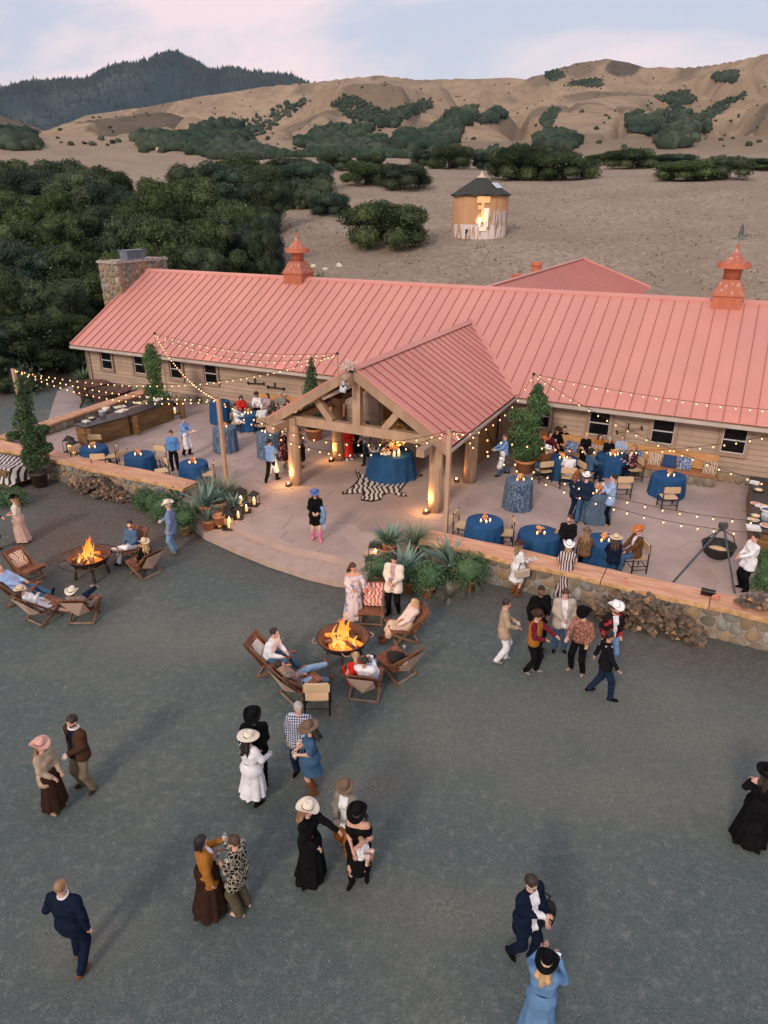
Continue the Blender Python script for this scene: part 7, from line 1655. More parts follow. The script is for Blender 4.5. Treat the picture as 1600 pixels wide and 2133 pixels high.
        p0 = wr[i] + d * .022 + side * .022; fingers.append(([p0, p0 + side * .026 + d * .022 + nrm * .008, p0 + side * .034 + d * .05 + nrm * .02], [.012, .011, .008]))
    res = .030
    cutb = None
    fn, lo, hi = prims_fn([(nb - sp * .05, hd - [0, -.015, .05], .056 if m else .048, .052 if m else .045)] + torso + arms + palm + leg, .03)
    V, Q = surfnet(fn, lo, hi, res); mb = MB(); mb.add(V, Q.tolist(), 0)
    yaw, pit = head; Rh_ = rotm(0, 0, RAD(yaw)) @ rotm(RAD(pit) + (ph if pose != 'stand' else 0) * 0, 0, 0)
    mb.add(HV, HF.tolist(), HM.tolist(), Rh_, hd)
    for pts, rr_ in fingers: mb.tube(pts, rr_, 5, 0)
    mb.build('body', [SK[skin], M_eye, M_lip, M_brow], t, True)
    if hair:
        hv, hf = hair_tpl(hair[0]); hm = MB(); hm.add(hv, hf.tolist(), 0, Rh_, hd); hm.build('hair', HC[hair[1]], t, True)
    if beard: hv, hf = beard_tpl(); hm = MB(); hm.add(hv, hf.tolist(), 0, Rh_, hd); hm.build('beard', HC[beard], t, True)
    if hat:
        V1, Q1, V2_, Q2 = hat_tpl(hat[0]); hk = .91; off = Rh_ @ np.array([0, .010, .062]); Rt = Rh_ @ rotm(RAD(-6), 0, 0); hm = MB(); hm.add(V1 * hk, Q1, 0, Rt, hd + off); ho = hm.build('hat', C[hat[1]], t, True)
        hm = MB(); hm.add(V2_ * hk, Q2, 0, Rt, hd + off); hm.build('hat_band', C[hat[2]] if len(hat) > 2 else C['dkboot'], ho, True)
    def sdf_part(name, pr, mats, k=.04, wrk=.006, cut=None, rs=.03, split=None):
        fn, lo, hi = prims_fn(pr, k, wrk, cut); V, Q = surfnet(fn, lo, hi, rs); q = MB(); mi = 0
        if split is not None: c = V[Q].mean(1); mi = split(c).astype(int).tolist()
        q.add(V, Q.tolist(), mi); return q.build(name, mats, t, True)
    if top:
        inf = .020 if inner is None else .025; hem_ = hem
        pr = [(a_, b_, ra + inf, rb + inf + .008) for a_, b_, ra, rb in torso]
        if not m and kind != 'trousers': pr[0] = (pr[0][0], pr[0][1], pr[0][2], .095); pr[1] = (pr[1][0], pr[1][1], pr[1][2], .095)
        if hem_ > 0:
            for i in (0, 1):
                dk = (kn[i] - hips[i]); dk /= np.linalg.norm(dk); pr += [(hips[i], hips[i] + dk * hem_, .118 + inf * .5, .118 + inf + hem_ * .08)]
            if pose == 'stand': pr += [(P + [0, 0, -.02], P + [0, 0, -.04 - hem_], .13, .13)]
        for i in (0, 1):
            e = el[i] + (wr[i] - el[i]) * max(0, sleeve * 2 - 1) * .97; pr += [(sh[i] - [0, 0, .012], sh[i] + (el[i] - sh[i]) * min(1, sleeve * 2), .049 + inf, .043 + inf)]
            if sleeve > .5: pr += [(el[i], e, .043 + inf, .033 + inf * .8)]
        lowz = P - sp * ((.10 + hem_) if not (skirt and hem_ == 0) else .045)
        nk = nb + sp * .045
        if bare: nk = shc - sp * .055
        def cut(X, Y, Z):
            c1 = (X - nk[0]) * sp[0] + (Y - nk[1]) * sp[1] + (Z - nk[2]) * sp[2]
            c1 = c1 if bare else np.minimum(c1, .13 - np.abs(X))
            return np.maximum(c1, lowz[2] - Z) if pose == 'stand' else c1
        spf = None; ms = [C[top]]
        if inner: ms = [C[top], C[inner]]; spf = lambda c: (np.abs(c[:, 0]) < .052 + .02 * (c[:, 2] > ch_[2])) & (((c - P) @ fwv) > .05) & (((c - P) @ sp) > -.08 - hem_ * .6)
        sdf_part('jacket' if inner else 'dress_top' if skirt else 'shirt', pr, ms, .028, .007, cut, .027, spf)
        if collar:
            q = MB(); q.lathe([(.056, -.02), (.066, .006), (.080, -.018), (.078, -.03)] if collar == 'white' and top == 'navy' else [(.062, -.02), (.082, .0), (.105, -.015), (.10, -.03)], 14, c=nb + sp * .035, R=rotm(ph * 1.0 - RAD(10), 0, 0), cap0=False, cap1=False); q.build('collar', C[collar], t, True)
    if bottom and not skirt:
        w_ = .020 if kind != 'wide' else .038
        pr = [(P + [.07, .01, .03], P + [-.07, .01, .03], .122, .122)]
        for i in (0, 1): e = an[i] + (kn[i] - an[i]) * (0 if kind != 'short' else .9); pr += [(hips[i], kn[i], .092 + w_ * .5, .060 + w_), (kn[i], e, .058 + w_, .046 + w_)]
        sdf_part('trousers', pr, [C[bottom]], .03, .005, (lambda X, Y, Z: Z - (P[2] + .12)) if pose == 'stand' else None, .03)
    if skirt:
        hemz, rh, ms_ = skirt[0], skirt[1], C[skirt[2]]
        if pose == 'stand':
            q = MB(); n = 40; V = []; rd = random.Random(label); ph_ = rd.uniform(0, 6); fc_ = (an[0] + an[1]) / 2; K = 9
            for k in range(K + 1):
                u = k / K; z = (Pz + .14) * (1 - u) + hemz * u; cx_ = P * (1 - u) + np.array([fc_[0], fc_[1] * .7, 0]) * u; hipb = math.exp(-((z - Pz + .02) / .10) ** 2) * .055; rx = .152 + (max(rh, .215) - .152) * u ** .85 + hipb; ry = .13 + (max(rh * .92, .22) - .13) * u ** .85 + hipb
                for j in range(n): aa_ = 2 * pi * j / n; f_ = 1 + (.10 * sin(9 * aa_ + ph_) + .06 * sin(14 * aa_ + 2 * ph_)) * u * (1 if rh > .24 else .45) * min(1, rh / .3); V.append((cx_[0] + rx * f_ * cos(aa_), cx_[1] - .035 * sin(pi * u) + ry * f_ * sin(aa_), z + (.015 * sin(5 * aa_ + ph_) if k == K else 0)))
            Fq = [(i * n + j, (i + 1) * n + j, (i + 1) * n + (j + 1) % n, i * n + (j + 1) % n) for i in range(K) for j in range(n)]; q.add(V, Fq); q.build('skirt', ms_, t, True)
        else:
            pr = [(P + [.07, 0, .02], P + [-.07, 0, .02], .13, .13)]
            for i in (0, 1): pr += [(hips[i], kn[i], .12, .10), (kn[i], kn[i] + (an[i] - kn[i]) * skirt[1], .10, .11)] if skirt[1] > .05 else [(hips[i], kn[i] * .75 + hips[i] * .25, .12, .10)]
            sdf_part('skirt', pr, [ms_], .07, .006)
    if shoe:
        for i in (0, 1):
            A = an[i]; d = A - kn[i]; d /= np.linalg.norm(d); fwd = np.array([0, -1., 0]) if pose == 'stand' else (np.array([0, -1., 0]) - d * (d @ np.array([0, -1., 0]))); fwd[2] = max(fwd[2], -.15) if pose == 'stand' else fwd[2]; fwd /= np.linalg.norm(fwd) + 1e-9; fwd = fwd + np.array([(.25 if i == 0 else -.25), 0, 0]); fwd /= np.linalg.norm(fwd)
            sole = A + d * .045; sole[2] = max(sole[2], .030)
            pr = [(sole - fwd * .05, sole + fwd * .11, .036, .040), (A, sole, .044, .04), (sole + fwd * .10, sole + fwd * .165, .038, .026)]
            if shoe[0] != 'shoe': hh2 = .16 if shoe[0] == 'boot' else .30; pr += [(A, A - d * hh2, .052, .066)]
            sdf_part('boot' if shoe[0] != 'shoe' else 'shoe', pr, [C[shoe[1]]], .02, 0, None, .026)
    if apron:
        pr = [(P + [.05, -.06, .06], P + [-.05, -.06, .06], .125, .125)] + [(hips[i] + [0, -.03, 0], kn[i] + [0, -.02, -.10], .115, .11) for i in (0, 1)]
        sdf_part('apron', pr, [C['white']], .06, .006, lambda X, Y, Z: np.maximum(Y + .02 + (Z - 1.0) * .0, Z - (P[2] + .12)))
    if scarf: 
        pr = [(nb + [.05, -.05, 0], ch_ + [.12, -.12, 0], .05, .06), (nb + [-.05, -.05, 0], ch_ + [-.12, -.12, 0], .05, .06), (ch_ + [.12, -.12, 0], ch_ + [-.1, -.16, -.1], .06, .07), (sh[0], el[0], .085, .085), (sh[1], el[1], .085, .085), (sh[0] + [0, .06, 0], sh[1] + [0, .06, 0], .08, .08)]
        sdf_part('shawl', pr, [C[scarf]], .06, .008)
    Rz = rotm(0, 0, RAD(a)); Wd = lambda q: np.array(t.location) + Rz @ (np.array(q) * S_)
    info = dict(t=t, hands=[Wd(wr[i] + (wr[i] - el[i]) / np.linalg.norm(wr[i] - el[i]) * .07) for i in (0, 1)], head=Wd(hd), W=Wd, a=a); PEOPLE.append(info); return info
def glass(label, p, red=False, kind='wine'):
    t = thing('wine_glass' if kind == 'wine' else 'tumbler', label, 'glass', np.array(p) - [0, 0, .03], 0, 'glasses in hand'); mb = MB()
    if kind == 'wine': mb.lathe([(.03, -.06), (.005, -.055), (.005, .02), (.032, .05), (.038, .09), (.030, .13)], 12, cap1=False)
    else: mb.lathe([(.032, -.05), (.038, .06), (.035, .06), (.03, -.03)], 12)
    mb.build('glass_body', M_glassy, t, True)
    if red: mb = MB(); mb.lathe([(.01, .03), (.030, .05), (.034, .075)], 12); mb.build('drink', mat('red_wine', (.12, .008, .015), rough=.2), t, True)
    elif kind != 'wine': mb = MB(); mb.lathe([(.026, -.03), (.030, .02)], 12); mb.build('drink', MATS['amber_drink'], t, True)
def plate_in(label, p): dish(label, p, 'plate', .13, 2, 'plates carried by servers')
def phone(label, p, a, w=.075): t = thing('phone', label, 'phone', p, RAD(a)); mb = MB(); mb.box((0, 0, .03), (w, .01, .15), rotm(RAD(-20), 0, 0)); mb.build('phone_body', M_black, t); mb = MB(); mb.box((0, .008, .03), (w * .9, .004, .135), rotm(RAD(-20), 0, 0)); mb.build('screen', mat('phone_screen', (.5, .6, .7), rough=.2, emit=(.6, .75, 1), estr=.5, sample=False), t); return t
gg = 'guests standing on the gravel'
def g(px, py, z=0.0): return G(px, py, z)
pm = person('man in navy suit walking away at bottom left, white collar', g(170, 2008), 172, 1.75, skin=0, hair=('buzz', 'sandy'), top='navy', hem=.12, bottom='navy', shoe=('shoe', 'boot'), L=(.20, -.20, 1.10), Rh=(-.30, .05, .84), step=.14, head=(10, 20), collar='white', group=gg, bulk=1.08)
pm = person('woman with black hair in mustard jacket and long brown pleated skirt', g(440, 1895), 118, 1.62, 'f', 1, ('bob', 'black'), top='mustard', inner='white', hem=.12, skirt=(.06, .31, 'dkskirt'), L=(.16, -.34, 1.30), Rh='down', group=gg, kind='skirt', shoe=('shoe', 'black')); glass('pale cocktail glass held by the woman in the mustard jacket', pm['hands'][0])
pm = person('person with short brown hair in black and cream geometric shirt', g(505, 1895), -112, 1.62, 'm', 0, ('short', 'brown'), top='geo', sleeve=.75, hem=.16, bottom='olive', kind='wide', shoe=('shoe', 'blush'), L='front', Rh=(-.12, -.42, 1.12), head=(0, 20), group=gg, bulk=1.12)
nap = thing('napkin', 'white folded napkin held by the person in the geometric shirt', 'napkin', pm['hands'][1] - np.array([0, 0, .10])); mb = MB(); mb.box((0, 0, 0), (.07, .05, .13), rotm(.3, .2, .4)); mb.build('cloth', M_linen, nap)
pm = person('woman in long black dress and woven straw cowboy hat, arm held out', g(648, 1830), 62, 1.66, 'f', 0, ('long', 'sandy'), ('cowboy', 'ltstraw', 'dkboot'), top='black', skirt=(.05, .28, 'black'), kind='skirt', shoe=('boot', 'black'), L=(.30, -.50, 1.02), Rh='waist', head=(20, 15), group=gg, bulk=1.1)
pm = person('woman in sage jacket and brown hat with rust suede trousers', g(722, 1775), -18, 1.60, 'f', 0, ('long', 'blond'), ('fedora', 'brownhat', 'dkboot'), top='sage', inner='white', hem=.08, bottom='rust', kind='wide', shoe=('boot', 'grey'), L='pocket', Rh='front', step=.14, head=(15, 22), group=gg); glass('frosted cup held by the woman in the sage jacket', pm['hands'][1], kind='tumbler')
pm = person('woman in black hat and black dress carrying a baby in white', g(748, 1838), -12, 1.66, 'f', 1, ('long', 'dark'), ('cowboy', 'black', 'grey'), top='black', sleeve=.3, skirt=(.38, .20, 'black'), kind='skirt', shoe=('boot', 'black'), L=(.10, -.24, 1.22), Rh=(-.02, -.26, 1.06), step=-.08, head=(-10, 25), group=gg, bare=1)
bb = person('baby in white hooded jacket and tan boots held on the hip', pm['W']((.10, -.19, .90)), 60, .80, 'm', 0, ('short', 'sandy'), top='white', hem=.05, bottom='blush', shoe=('shoe', 'boot'), pose='sit', seat=.0, L='lap', Rh='lap', legs=((.13, -.30, -.10), (-.13, -.30, -.10)), head=(10, 10), group='baby', bulk=1.35)
pm = person('man in black shirt and tall black cowboy hat', g(540, 1632), 8, 1.76, 'm', 0, ('short', 'dark'), ('cowboy', 'black', 'black'), top='black', hem=.05, bottom='black', shoe=('boot', 'black'), L='front', Rh='down', head=(-5, 28), group=gg, bulk=1.06)
pm = person('woman in long white coat and wide cream hat', g(530, 1672), 148, 1.64, 'f', 0, ('long', 'black'), ('wide', 'ltstraw', 'greyhat'), top='white', skirt=(.30, .27, 'white'), kind='skirt', shoe=('boot', 'black'), Rh=(-.20, -.30, 1.10), L='front', head=(-10, 15), group=gg); glass('clear drink held by the woman in the white coat', pm['hands'][1], kind='tumbler')
pm = person('grey-haired man in blue and white plaid shirt', g(630, 1612), -5, 1.75, 'm', 0, ('short', 'grey'), top='plaid', hem=.10, bottom='dkdenim', shoe=('shoe', 'black'), L='front', Rh='pocket', head=(30, 20), group=gg, bulk=1.06); glass('clear glass held by the plaid-shirted man', pm['hands'][0], kind='tumbler')
pm = person('woman in short denim dress, brown felt hat and brown boots', g(652, 1648), -78, 1.62, 'f', 0, ('long', 'dark'), ('wide', 'brownhat', 'dkhat'), top='denim', sleeve=.45, skirt=(.56, .19, 'denim'), kind='skirt', shoe=('tall', 'boot'), L='front', Rh='front', head=(0, 25), group=gg); glass('small tumbler held by the woman in the denim dress', pm['hands'][0], kind='tumbler')
pm = person('woman in pink hat, tan jacket and long dark skirt', g(118, 1686), 72, 1.62, 'f', 0, ('long', 'sandy'), ('cowboy', 'pinkhat', 'dkhat'), top='tan', hem=.08, skirt=(.14, .25, 'dkskirt'), kind='skirt', shoe=('boot', 'tanboot'), L='waist', Rh='waist', head=(0, 10), group=gg)
pm = person('bearded man in dark brown jacket with white fleece collar', g(183, 1642), -28, 1.76, 'm', 0, ('short', 'dark'), beard='brown', top='brown', inner='navy', hem=.04, bottom='khaki', shoe=('boot', 'dkboot'), L='front', Rh='behind', head=(-12, 20), collar='white', group=gg, bulk=1.1, stance=.15); glass('clear tumbler held by the man with the fleece collar', pm['hands'][0], kind='tumbler')
pm = person('woman in off-shoulder black gown and black hat at the right edge', g(1558, 1750), 150, 1.66, 'f', 0, ('long', 'dark'), ('wide', 'black', 'black'), top='black', bare=1, skirt=(.04, .31, 'black'), kind='skirt', shoe=('shoe', 'black'), L=(.20, -.26, 1.16), Rh=(-.22, -.24, 1.34), head=(0, 5), group=gg)
pm = person('laughing man in navy suit and white shirt holding black camera gear', g(1086, 1995), 38, 1.74, 'm', 0, ('short', 'dark'), beard='grey', top='navy', inner='white', hem=.12, bottom='navy', shoe=('shoe', 'black'), L='front', Rh='cross', step=.12, head=(10, 30), group=gg, bulk=1.1)
kb = thing('camera_bag', 'black camera bag and straps hanging from the suited man’s arm'.replace('’', ''), 'bag', pm['W']((.26, -.12, .72))); mb = MB(); mb.lathe([(.02, 0), (.12, .02), (.14, .20), (.11, .36), (.03, .40)], 12, wob=lambda a, i: .18 * cos(2 * a)); mb.build('bag_body', MATS['black_suede'], kb, True); mb = MB(); mb.tube([(0, 0, .38), (.04, -.02, .55), (-.06, .0, .62)], .014, 5); mb.build('strap', MATS['black_suede'], kb)
pm = person('woman in flowing light blue dress and black hat with cord, taking a picture', g(1116, 2155), 158, 1.58, 'f', 0, ('long', 'blond'), ('cowboy', 'black', 'ltstraw'), top='skyblue', skirt=(.08, .27, 'skyblue'), kind='skirt', shoe=('boot', 'black'), L=(.10, -.30, 1.46), Rh=(-.16, -.28, 1.40), head=(-10, 8), group=gg); phone('black phone raised by the woman in the light blue dress', pm['hands'][1], 158)
# group by the right wall
pm = person('man in tan overshirt and white trousers, dark hair', g(1044, 1378), 82, 1.78, 'm', 0, ('short', 'dark'), top='tan', hem=.10, bottom='white', shoe=('shoe', 'grey'), L='front', Rh=(-.14, -.30, 1.08), step=.10, head=(0, 15), group=gg); glass('small glass held by the man in the tan overshirt', pm['hands'][0], kind='tumbler')
pm = person('man with short black beard in black shirt and trousers', g(1114, 1352), 15, 1.84, 'm', 3, ('buzz', 'black'), beard='black', top='black', hem=.08, bottom='black', shoe=('shoe', 'black'), L='front', Rh='down', head=(5, 25), group=gg, bulk=1.1)
pm = person('man in mustard vest over maroon shirt and brown hat shaking hands', g(1106, 1402), 62, 1.72, 'm', 0, ('short', 'dark'), ('fedora', 'dkhat', 'black'), top='maroon', bottom='black', shoe=('shoe', 'grey'), L=(.14, -.52, 1.10), Rh='front', step=.10, head=(10, 20), group=gg, bulk=.98)
vt = MB(); vfn, lo_v, hi_v = prims_fn([((.07, 0, 1.33), (.065, 0, .95), .152, .148), ((-.07, 0, 1.33), (-.065, 0, .95), .152, .148)], .05, .004, lambda X, Y, Z: np.maximum(Z - 1.47, .82 - Z)); vv, vq = surfnet(vfn, lo_v, hi_v, .03); vt.add(vv, vq.tolist()); vt.build('vest', C['mustard'], pm['t'], True)
pm = person('man in taupe blazer, white shirt and jeans with sunglasses at the neck', g(1163, 1356), -2, 1.80, 'm', 0, ('short', 'brown'), top='taupe', inner='white', hem=.13, bottom='denim', shoe=('boot', 'black'), L=(.28, -.05, .86), Rh='front', head=(0, 28), group=gg, bulk=1.1)
pm = person('man in brown floral shirt and black cowboy hat offering a hand', g(1200, 1400), -42, 1.76, 'm', 0, ('short', 'dark'), ('cowboy', 'black', 'black'), top='brfloral', bottom='black', shoe=('shoe', 'tanboot'), Rh=(-.12, -.54, 1.10), L='pocket', head=(0, 25), group=gg, stance=.15, bulk=1.05)
pm = person('man in white hat, plaid sleeves and dark patterned vest', g(1262, 1390), 12, 1.80, 'm', 0, ('short', 'brown'), ('cowboy', 'whitehat', 'greyhat'), beard='brown', top='redpat', inner='white', bottom='ltdenim', shoe=('boot', 'tanboot'), L='pocket', Rh='pocket', head=(15, 10), group=gg)
pm = person('man walking in black western jacket with white embroidery', g(1250, 1450), 80, 1.76, 'm', 1, ('short', 'black'), top='blkemb', hem=.04, bottom='dkdenim', shoe=('boot', 'black'), L='swingb', Rh='swingf', step=-.22, head=(10, 8), group=gg)
pm = person('woman in short white dress and dark hat, beige bag on her arm', g(1073, 1238), 105, 1.70, 'f', 0, ('long', 'sandy'), ('fedora', 'dkhat', 'dkboot'), top='white', skirt=(.52, .22, 'white'), kind='skirt', shoe=('boot', 'boot'), L='front', Rh='front', head=(10, 5), group=gg)
hb_ = thing('handbag', 'large beige handbag hanging from the arm of the woman in white', 'bag', pm['W']((-.27, -.02, .72)), RAD(20)); mb = MB(); mb.box((0, 0, .13), (.42, .13, .26), bev=.04); mb.build('bag_body', C['beige'], hb_); mb = MB(); mb.tube([(-.14, 0, .26), (-.08, 0, .46), (.08, 0, .46), (.14, 0, .26)], .012, 6); mb.build('handle', C['dkboot'], hb_)
pm = person('woman in long zebra-print dress and white hat leaning at the wall', g(1172, 1245), 168, 1.72, 'f', 0, ('bob', 'blond'), ('cowboy', 'whitehat', 'dkboot'), top='zebra', skirt=(.08, .27, 'zebra'), kind='skirt', shoe=('shoe', 'black'), L='table' if False else (.16, -.34, 1.08), Rh=(-.16, -.34, 1.08), lean=8, head=(0, 5), group=gg)
# centre fire
pm = person('woman in off-shoulder pale floral dress with a glass of red wine', g(737, 1288), 12, 1.70, 'f', 1, ('long', 'brown'), top='floral', bare=1, skirt=(.06, .28, 'floral'), kind='skirt', shoe=('shoe', 'cream'), L=(.24, -.26, 1.12), Rh='front', head=(15, 28), group=gg); glass('glass of red wine held by the woman in the floral dress', pm['hands'][0], True)
pm = person('man in white blazer, brown shirt and black trousers', g(820, 1278), -18, 1.82, 'm', 0, ('short', 'black'), top='cream', inner='mauve', hem=.14, bottom='black', shoe=('boot', 'black'), L='front', Rh='front', head=(0, 30), group=gg, bulk=1.06, step=-.06)
def on_lounge(k, dx=0, dy=0, up=0): t = LG[k]; a = t.rotation_euler[2]; v = rotm(0, 0, a) @ np.array([dx, dy, 0]); return np.array(t.location) + v + [0, 0, up], math.degrees(a)
gs = 'guests seated at the fires'
p, a = on_lounge(10); person('blond woman in a blush shawl with tall brown boots by the fire', p, a, 1.66, 'f', 0, ('long', 'blond'), top='shawl', skirt=(.5, .45, 'beige'), kind='skirt', shoe=('tall', 'boot'), pose='lounge', lean=18, L='lap', Rh='front', legs=((.10, -.62, .08), (-.10, -.55, .08)), scarf='shawl', head=(-20, 5), group=gs)
p, a = on_lounge(6); pm = person('man in white long-sleeved shirt leaning forward by the fire', p, a, 1.78, 'm', 0, ('short', 'dark'), top='white', bottom='denim', pose='lounge', lean=50, L='knee', Rh='knee', legs=((.14, -.60, .08), (-.14, -.56, .08)), head=(5, 5), group=gs)
p, a = on_lounge(7); person('man in grey vest and pale jeans reclining with crossed legs', p, a, 1.80, 'm', 0, ('short', 'dark'), top='greypat', sleeve=1, bottom='ltdenim', shoe=('boot', 'boot'), pose='lounge', L='arm', Rh='front', legs=((.02, -.92, .46), (-.10, -.80, .08)), head=(-25, -5), group=gs)
p, a = on_lounge(8, .22, .05, .02); person('blond woman in red top with a ponytail leaning on the lounge chair', p, -165, 1.64, 'f', 0, ('pony', 'blond'), top='red', sleeve=.1, bottom='red', shoe=('shoe', 'red'), pose='lounge', lean=36, L='front', Rh='arm', head=(-15, 10), group=gs)
p, a = on_lounge(8, -.06, 0); pm = person('dark-haired man in black and white shirt looking at his phone', p, a - 6, 1.78, 'm', 0, ('short', 'dark'), top='white', inner='black', bottom='ltdenim', shoe=('boot', 'dkboot'), pose='lounge', lean=14, L='phone', Rh='phone', legs=((.04, -.95, .34), (-.14, -.86, .10)), head=(0, 35), group=gs); phone('phone glowing in the hands of the man in the lounge chair', pm['hands'][1], 170)
# left fire
p, a = on_lounge(5); person('man in blue western shirt with legs crossed in white trousers', p, a, 1.80, 'm', 0, ('short', 'dark'), top='denim', bottom='white', shoe=('boot', 'black'), pose='lounge', lean=34, L='lap', Rh='lap', legs=((-.26, -.48, .46), (-.05, -.52, .08)), beard='dark', head=(35, 8), group=gs)
p, a = on_lounge(4); person('woman with long blond hair and straw hat dressed in black', p, a, 1.66, 'f', 0, ('long', 'blond'), ('cowboy', 'straw', 'dkboot'), top='black', bottom='black', shoe=('boot', 'black'), pose='lounge', lean=28, L='lap', Rh='drink', head=(-10, 10), group=gs)
person('man in blue tweed jacket, jeans and straw hat by the planting', g(364, 1152), -84, 1.80, 'm', 0, ('short', 'grey'), ('cowboy', 'ltstraw', 'brown'), top='bluejkt', inner='ltblue', hem=.14, bottom='ltdenim', shoe=('boot', 'boot'), L='down', Rh='front', head=(0, 22), group=gg, bulk=1.1); glass('amber drink held by the man in the blue tweed jacket', PEOPLE[-1]['hands'][1], kind='tumbler')
p, a = on_lounge(1); person('bald man in pale blue shirt reclining in jeans', p, a, 1.78, 'm', 0, None, top='ltblue', bottom='denim', shoe=('shoe', 'black'), pose='lounge', L='lap', Rh='lap', legs=((.08, -.95, .16), (-.10, -.98, .10)), head=(10, 10), group=gs, bulk=1.1)
p, a = on_lounge(2); person('woman in white dress and straw hat reclining with a red blanket', p, a - 35, 1.64, 'f', 0, ('bob', 'brown'), ('fedora', 'straw', 'dkboot'), top='white', skirt=(.5, .05, 'white'), kind='skirt', shoe=('shoe', 'red'), pose='lounge', L='front', Rh='drink', head=(0, 10), group=gs); glass('clear glass raised by the reclining woman in white', PEOPLE[-1]['hands'][1], kind='tumbler')
p, a = on_lounge(3); person('man in grey jacket and cream cowboy hat, one boot raised to the fire', p, a, 1.78, 'm', 0, ('short', 'dark'), ('cowboy', 'ltstraw', 'dkboot'), top='greypat', bottom='dkdenim', shoe=('boot', 'tanboot'), pose='lounge', L='lap', Rh='arm', legs=((-.10, -.92, .52), (-.14, -.84, .10)), head=(0, 10), group=gs)
person('woman in cream lace blouse and pink fringed skirt', g(50, 1130), -68, 1.68, 'f', 0, ('long', 'sandy'), ('fedora', 'black', 'black'), top='cream', sleeve=.6, skirt=(.10, .26, 'blush'), kind='skirt', shoe=('boot', 'black'), L='front', Rh='front', head=(-5, 10), group=gg)
person('man in jeans cut by the left picture edge, holding out a hand', g(-9, 1148), 80, 1.78, 'm', 0, ('short', 'brown'), top='dkdenim', bottom='dkdenim', shoe=('boot', 'dkboot'), L=(.2, -.32, 1.12), Rh='front', head=(0, 10), group=gg)
# terrace
gt = 'guests on the terrace'; Z = TZ
person('woman in black mini dress, blue hat and pink boots on the steps', g(660, 1126, Z), 4, 1.74, 'f', 0, ('long', 'sandy'), ('fedora', 'bluehat', 'navy'), top='black', skirt=(.62, .22, 'black'), kind='skirt', shoe=('tall', 'pink'), L='front', Rh='front', step=.06, head=(0, 25), group=gt)
dj = thing('denim_jacket', 'light denim jacket with fringe over the arm of the woman in pink boots', 'jacket', PEOPLE[-1]['W']((.20, -.10, .62))); mb = MB(); mb.lathe([(.05, 0), (.10, .12), (.12, .40), (.09, .55), (.03, .62)], 14, wob=lambda a, i: .25 * sin(2 * a + i) + .1 * sin(7 * a)); mb.build('cloth', C['ltdenim'], dj, True); mb = MB(); 
for k in range(9): mb.bar((-.08 + .02 * k, 0, .04), (-.09 + .022 * k, -.02, -.16), .012)
mb.build('fringe', C['ltblue'], dj)
sv = 'servers in blue shirts'
person('server in blue shirt and black trousers standing by the second left table', g(366, 980, Z), 8, 1.68, 'f', 0, ('bun', 'dark'), top='server', bottom='black', shoe=('shoe', 'black'), L='pocket', Rh='down', head=(0, 20), group=sv, cat='server')
person('server in blue shirt and white apron carrying a plate to the right', g(390, 948, Z), 68, 1.70, 'f', 0, ('bun', 'dark'), top='chambray', sleeve=.8, bottom='black', shoe=('shoe', 'black'), L='tray', Rh='tray', apron=True, step=.08, head=(0, 15), group=sv, cat='server'); plate_in('plate carried by the server by the left pole', PEOPLE[-1]['hands'][0])
person('server in blue shirt and long white apron walking past the high table', g(567, 1003, Z), 158, 1.72, 'm', 0, ('short', 'black'), top='chambray', bottom='black', shoe=('shoe', 'black'), L='tray', Rh='tray', apron=True, step=-.24, head=(-20, 10), group=sv, cat='server')
person('server in blue shirt and pale apron walking left out of the doors', g(1047, 990, Z), -82, 1.74, 'm', 0, ('short', 'brown'), top='chambray', bottom='denim', shoe=('shoe', 'black'), L='tray', Rh='tray', apron=True, step=.22, head=(0, 15), group=sv, cat='server'); plate_in('plate carried by the server beside the barn door', PEOPLE[-1]['hands'][0])
person('woman in dark floral dress and grey cowboy boots at the high table', g(592, 976, Z), 65, 1.66, 'f', 0, ('bob', 'dark'), top='dkfloral', skirt=(.42, .25, 'dkfloral'), kind='skirt', shoe=('boot', 'grey'), L='front', Rh='front', head=(0, 15), group=gt, bulk=1.1)
person('woman in long black skirt half hidden behind the left log post', g(627, 975, Z), 80, 1.68, 'f', 1, ('long', 'dark'), top='sage', skirt=(.35, .2, 'black'), kind='skirt', shoe=('shoe', 'boot'), L='front', Rh='down', head=(0, 10), group=gt)
person('woman in long red dress under the portico', g(727, 958, Z), 40, 1.58, 'f', 2, ('short', 'black'), top='red', skirt=(.20, .22, 'red'), kind='skirt', shoe=('shoe', 'white'), L='front', Rh='down', head=(10, 15), group=gt)
person('blond woman in black dress beside the woman in red', g(745, 950, Z), 35, 1.76, 'f', 0, ('bob', 'sandy'), top='black', skirt=(.15, .24, 'black'), kind='skirt', shoe=('shoe', 'white'), L='down', Rh='front', head=(5, 0), group=gt)
person('bearded man in grey patterned jacket walking under the portico', g(765, 966, Z), -58, 1.80, 'm', 0, ('short', 'brown'), beard='brown', top='greypat', inner='ltblue', bottom='dkdenim', shoe=('boot', 'dkboot'), L='front', Rh='swingf', step=.22, head=(20, 0), group=gt)
person('red-haired woman in navy jacket with white motifs at the high table', g(1192, 1078, Z), 118, 1.74, 'f', 0, ('long', 'red'), top='navypat', hem=.12, bottom='dkdenim', shoe=('boot', 'black'), L='pocket', Rh='down', head=(15, 5), group=gt)
person('man in white cowboy hat, dark shirt and jeans seen from behind', g(1210, 1090, Z), 165, 1.78, 'm', 0, ('short', 'brown'), ('cowboy', 'whitehat', 'greyhat'), top='dkdenim', bottom='denim', shoe=('boot', 'dkboot'), L='pocket', Rh='pocket', head=(-15, 15), group=gt, stance=.15)
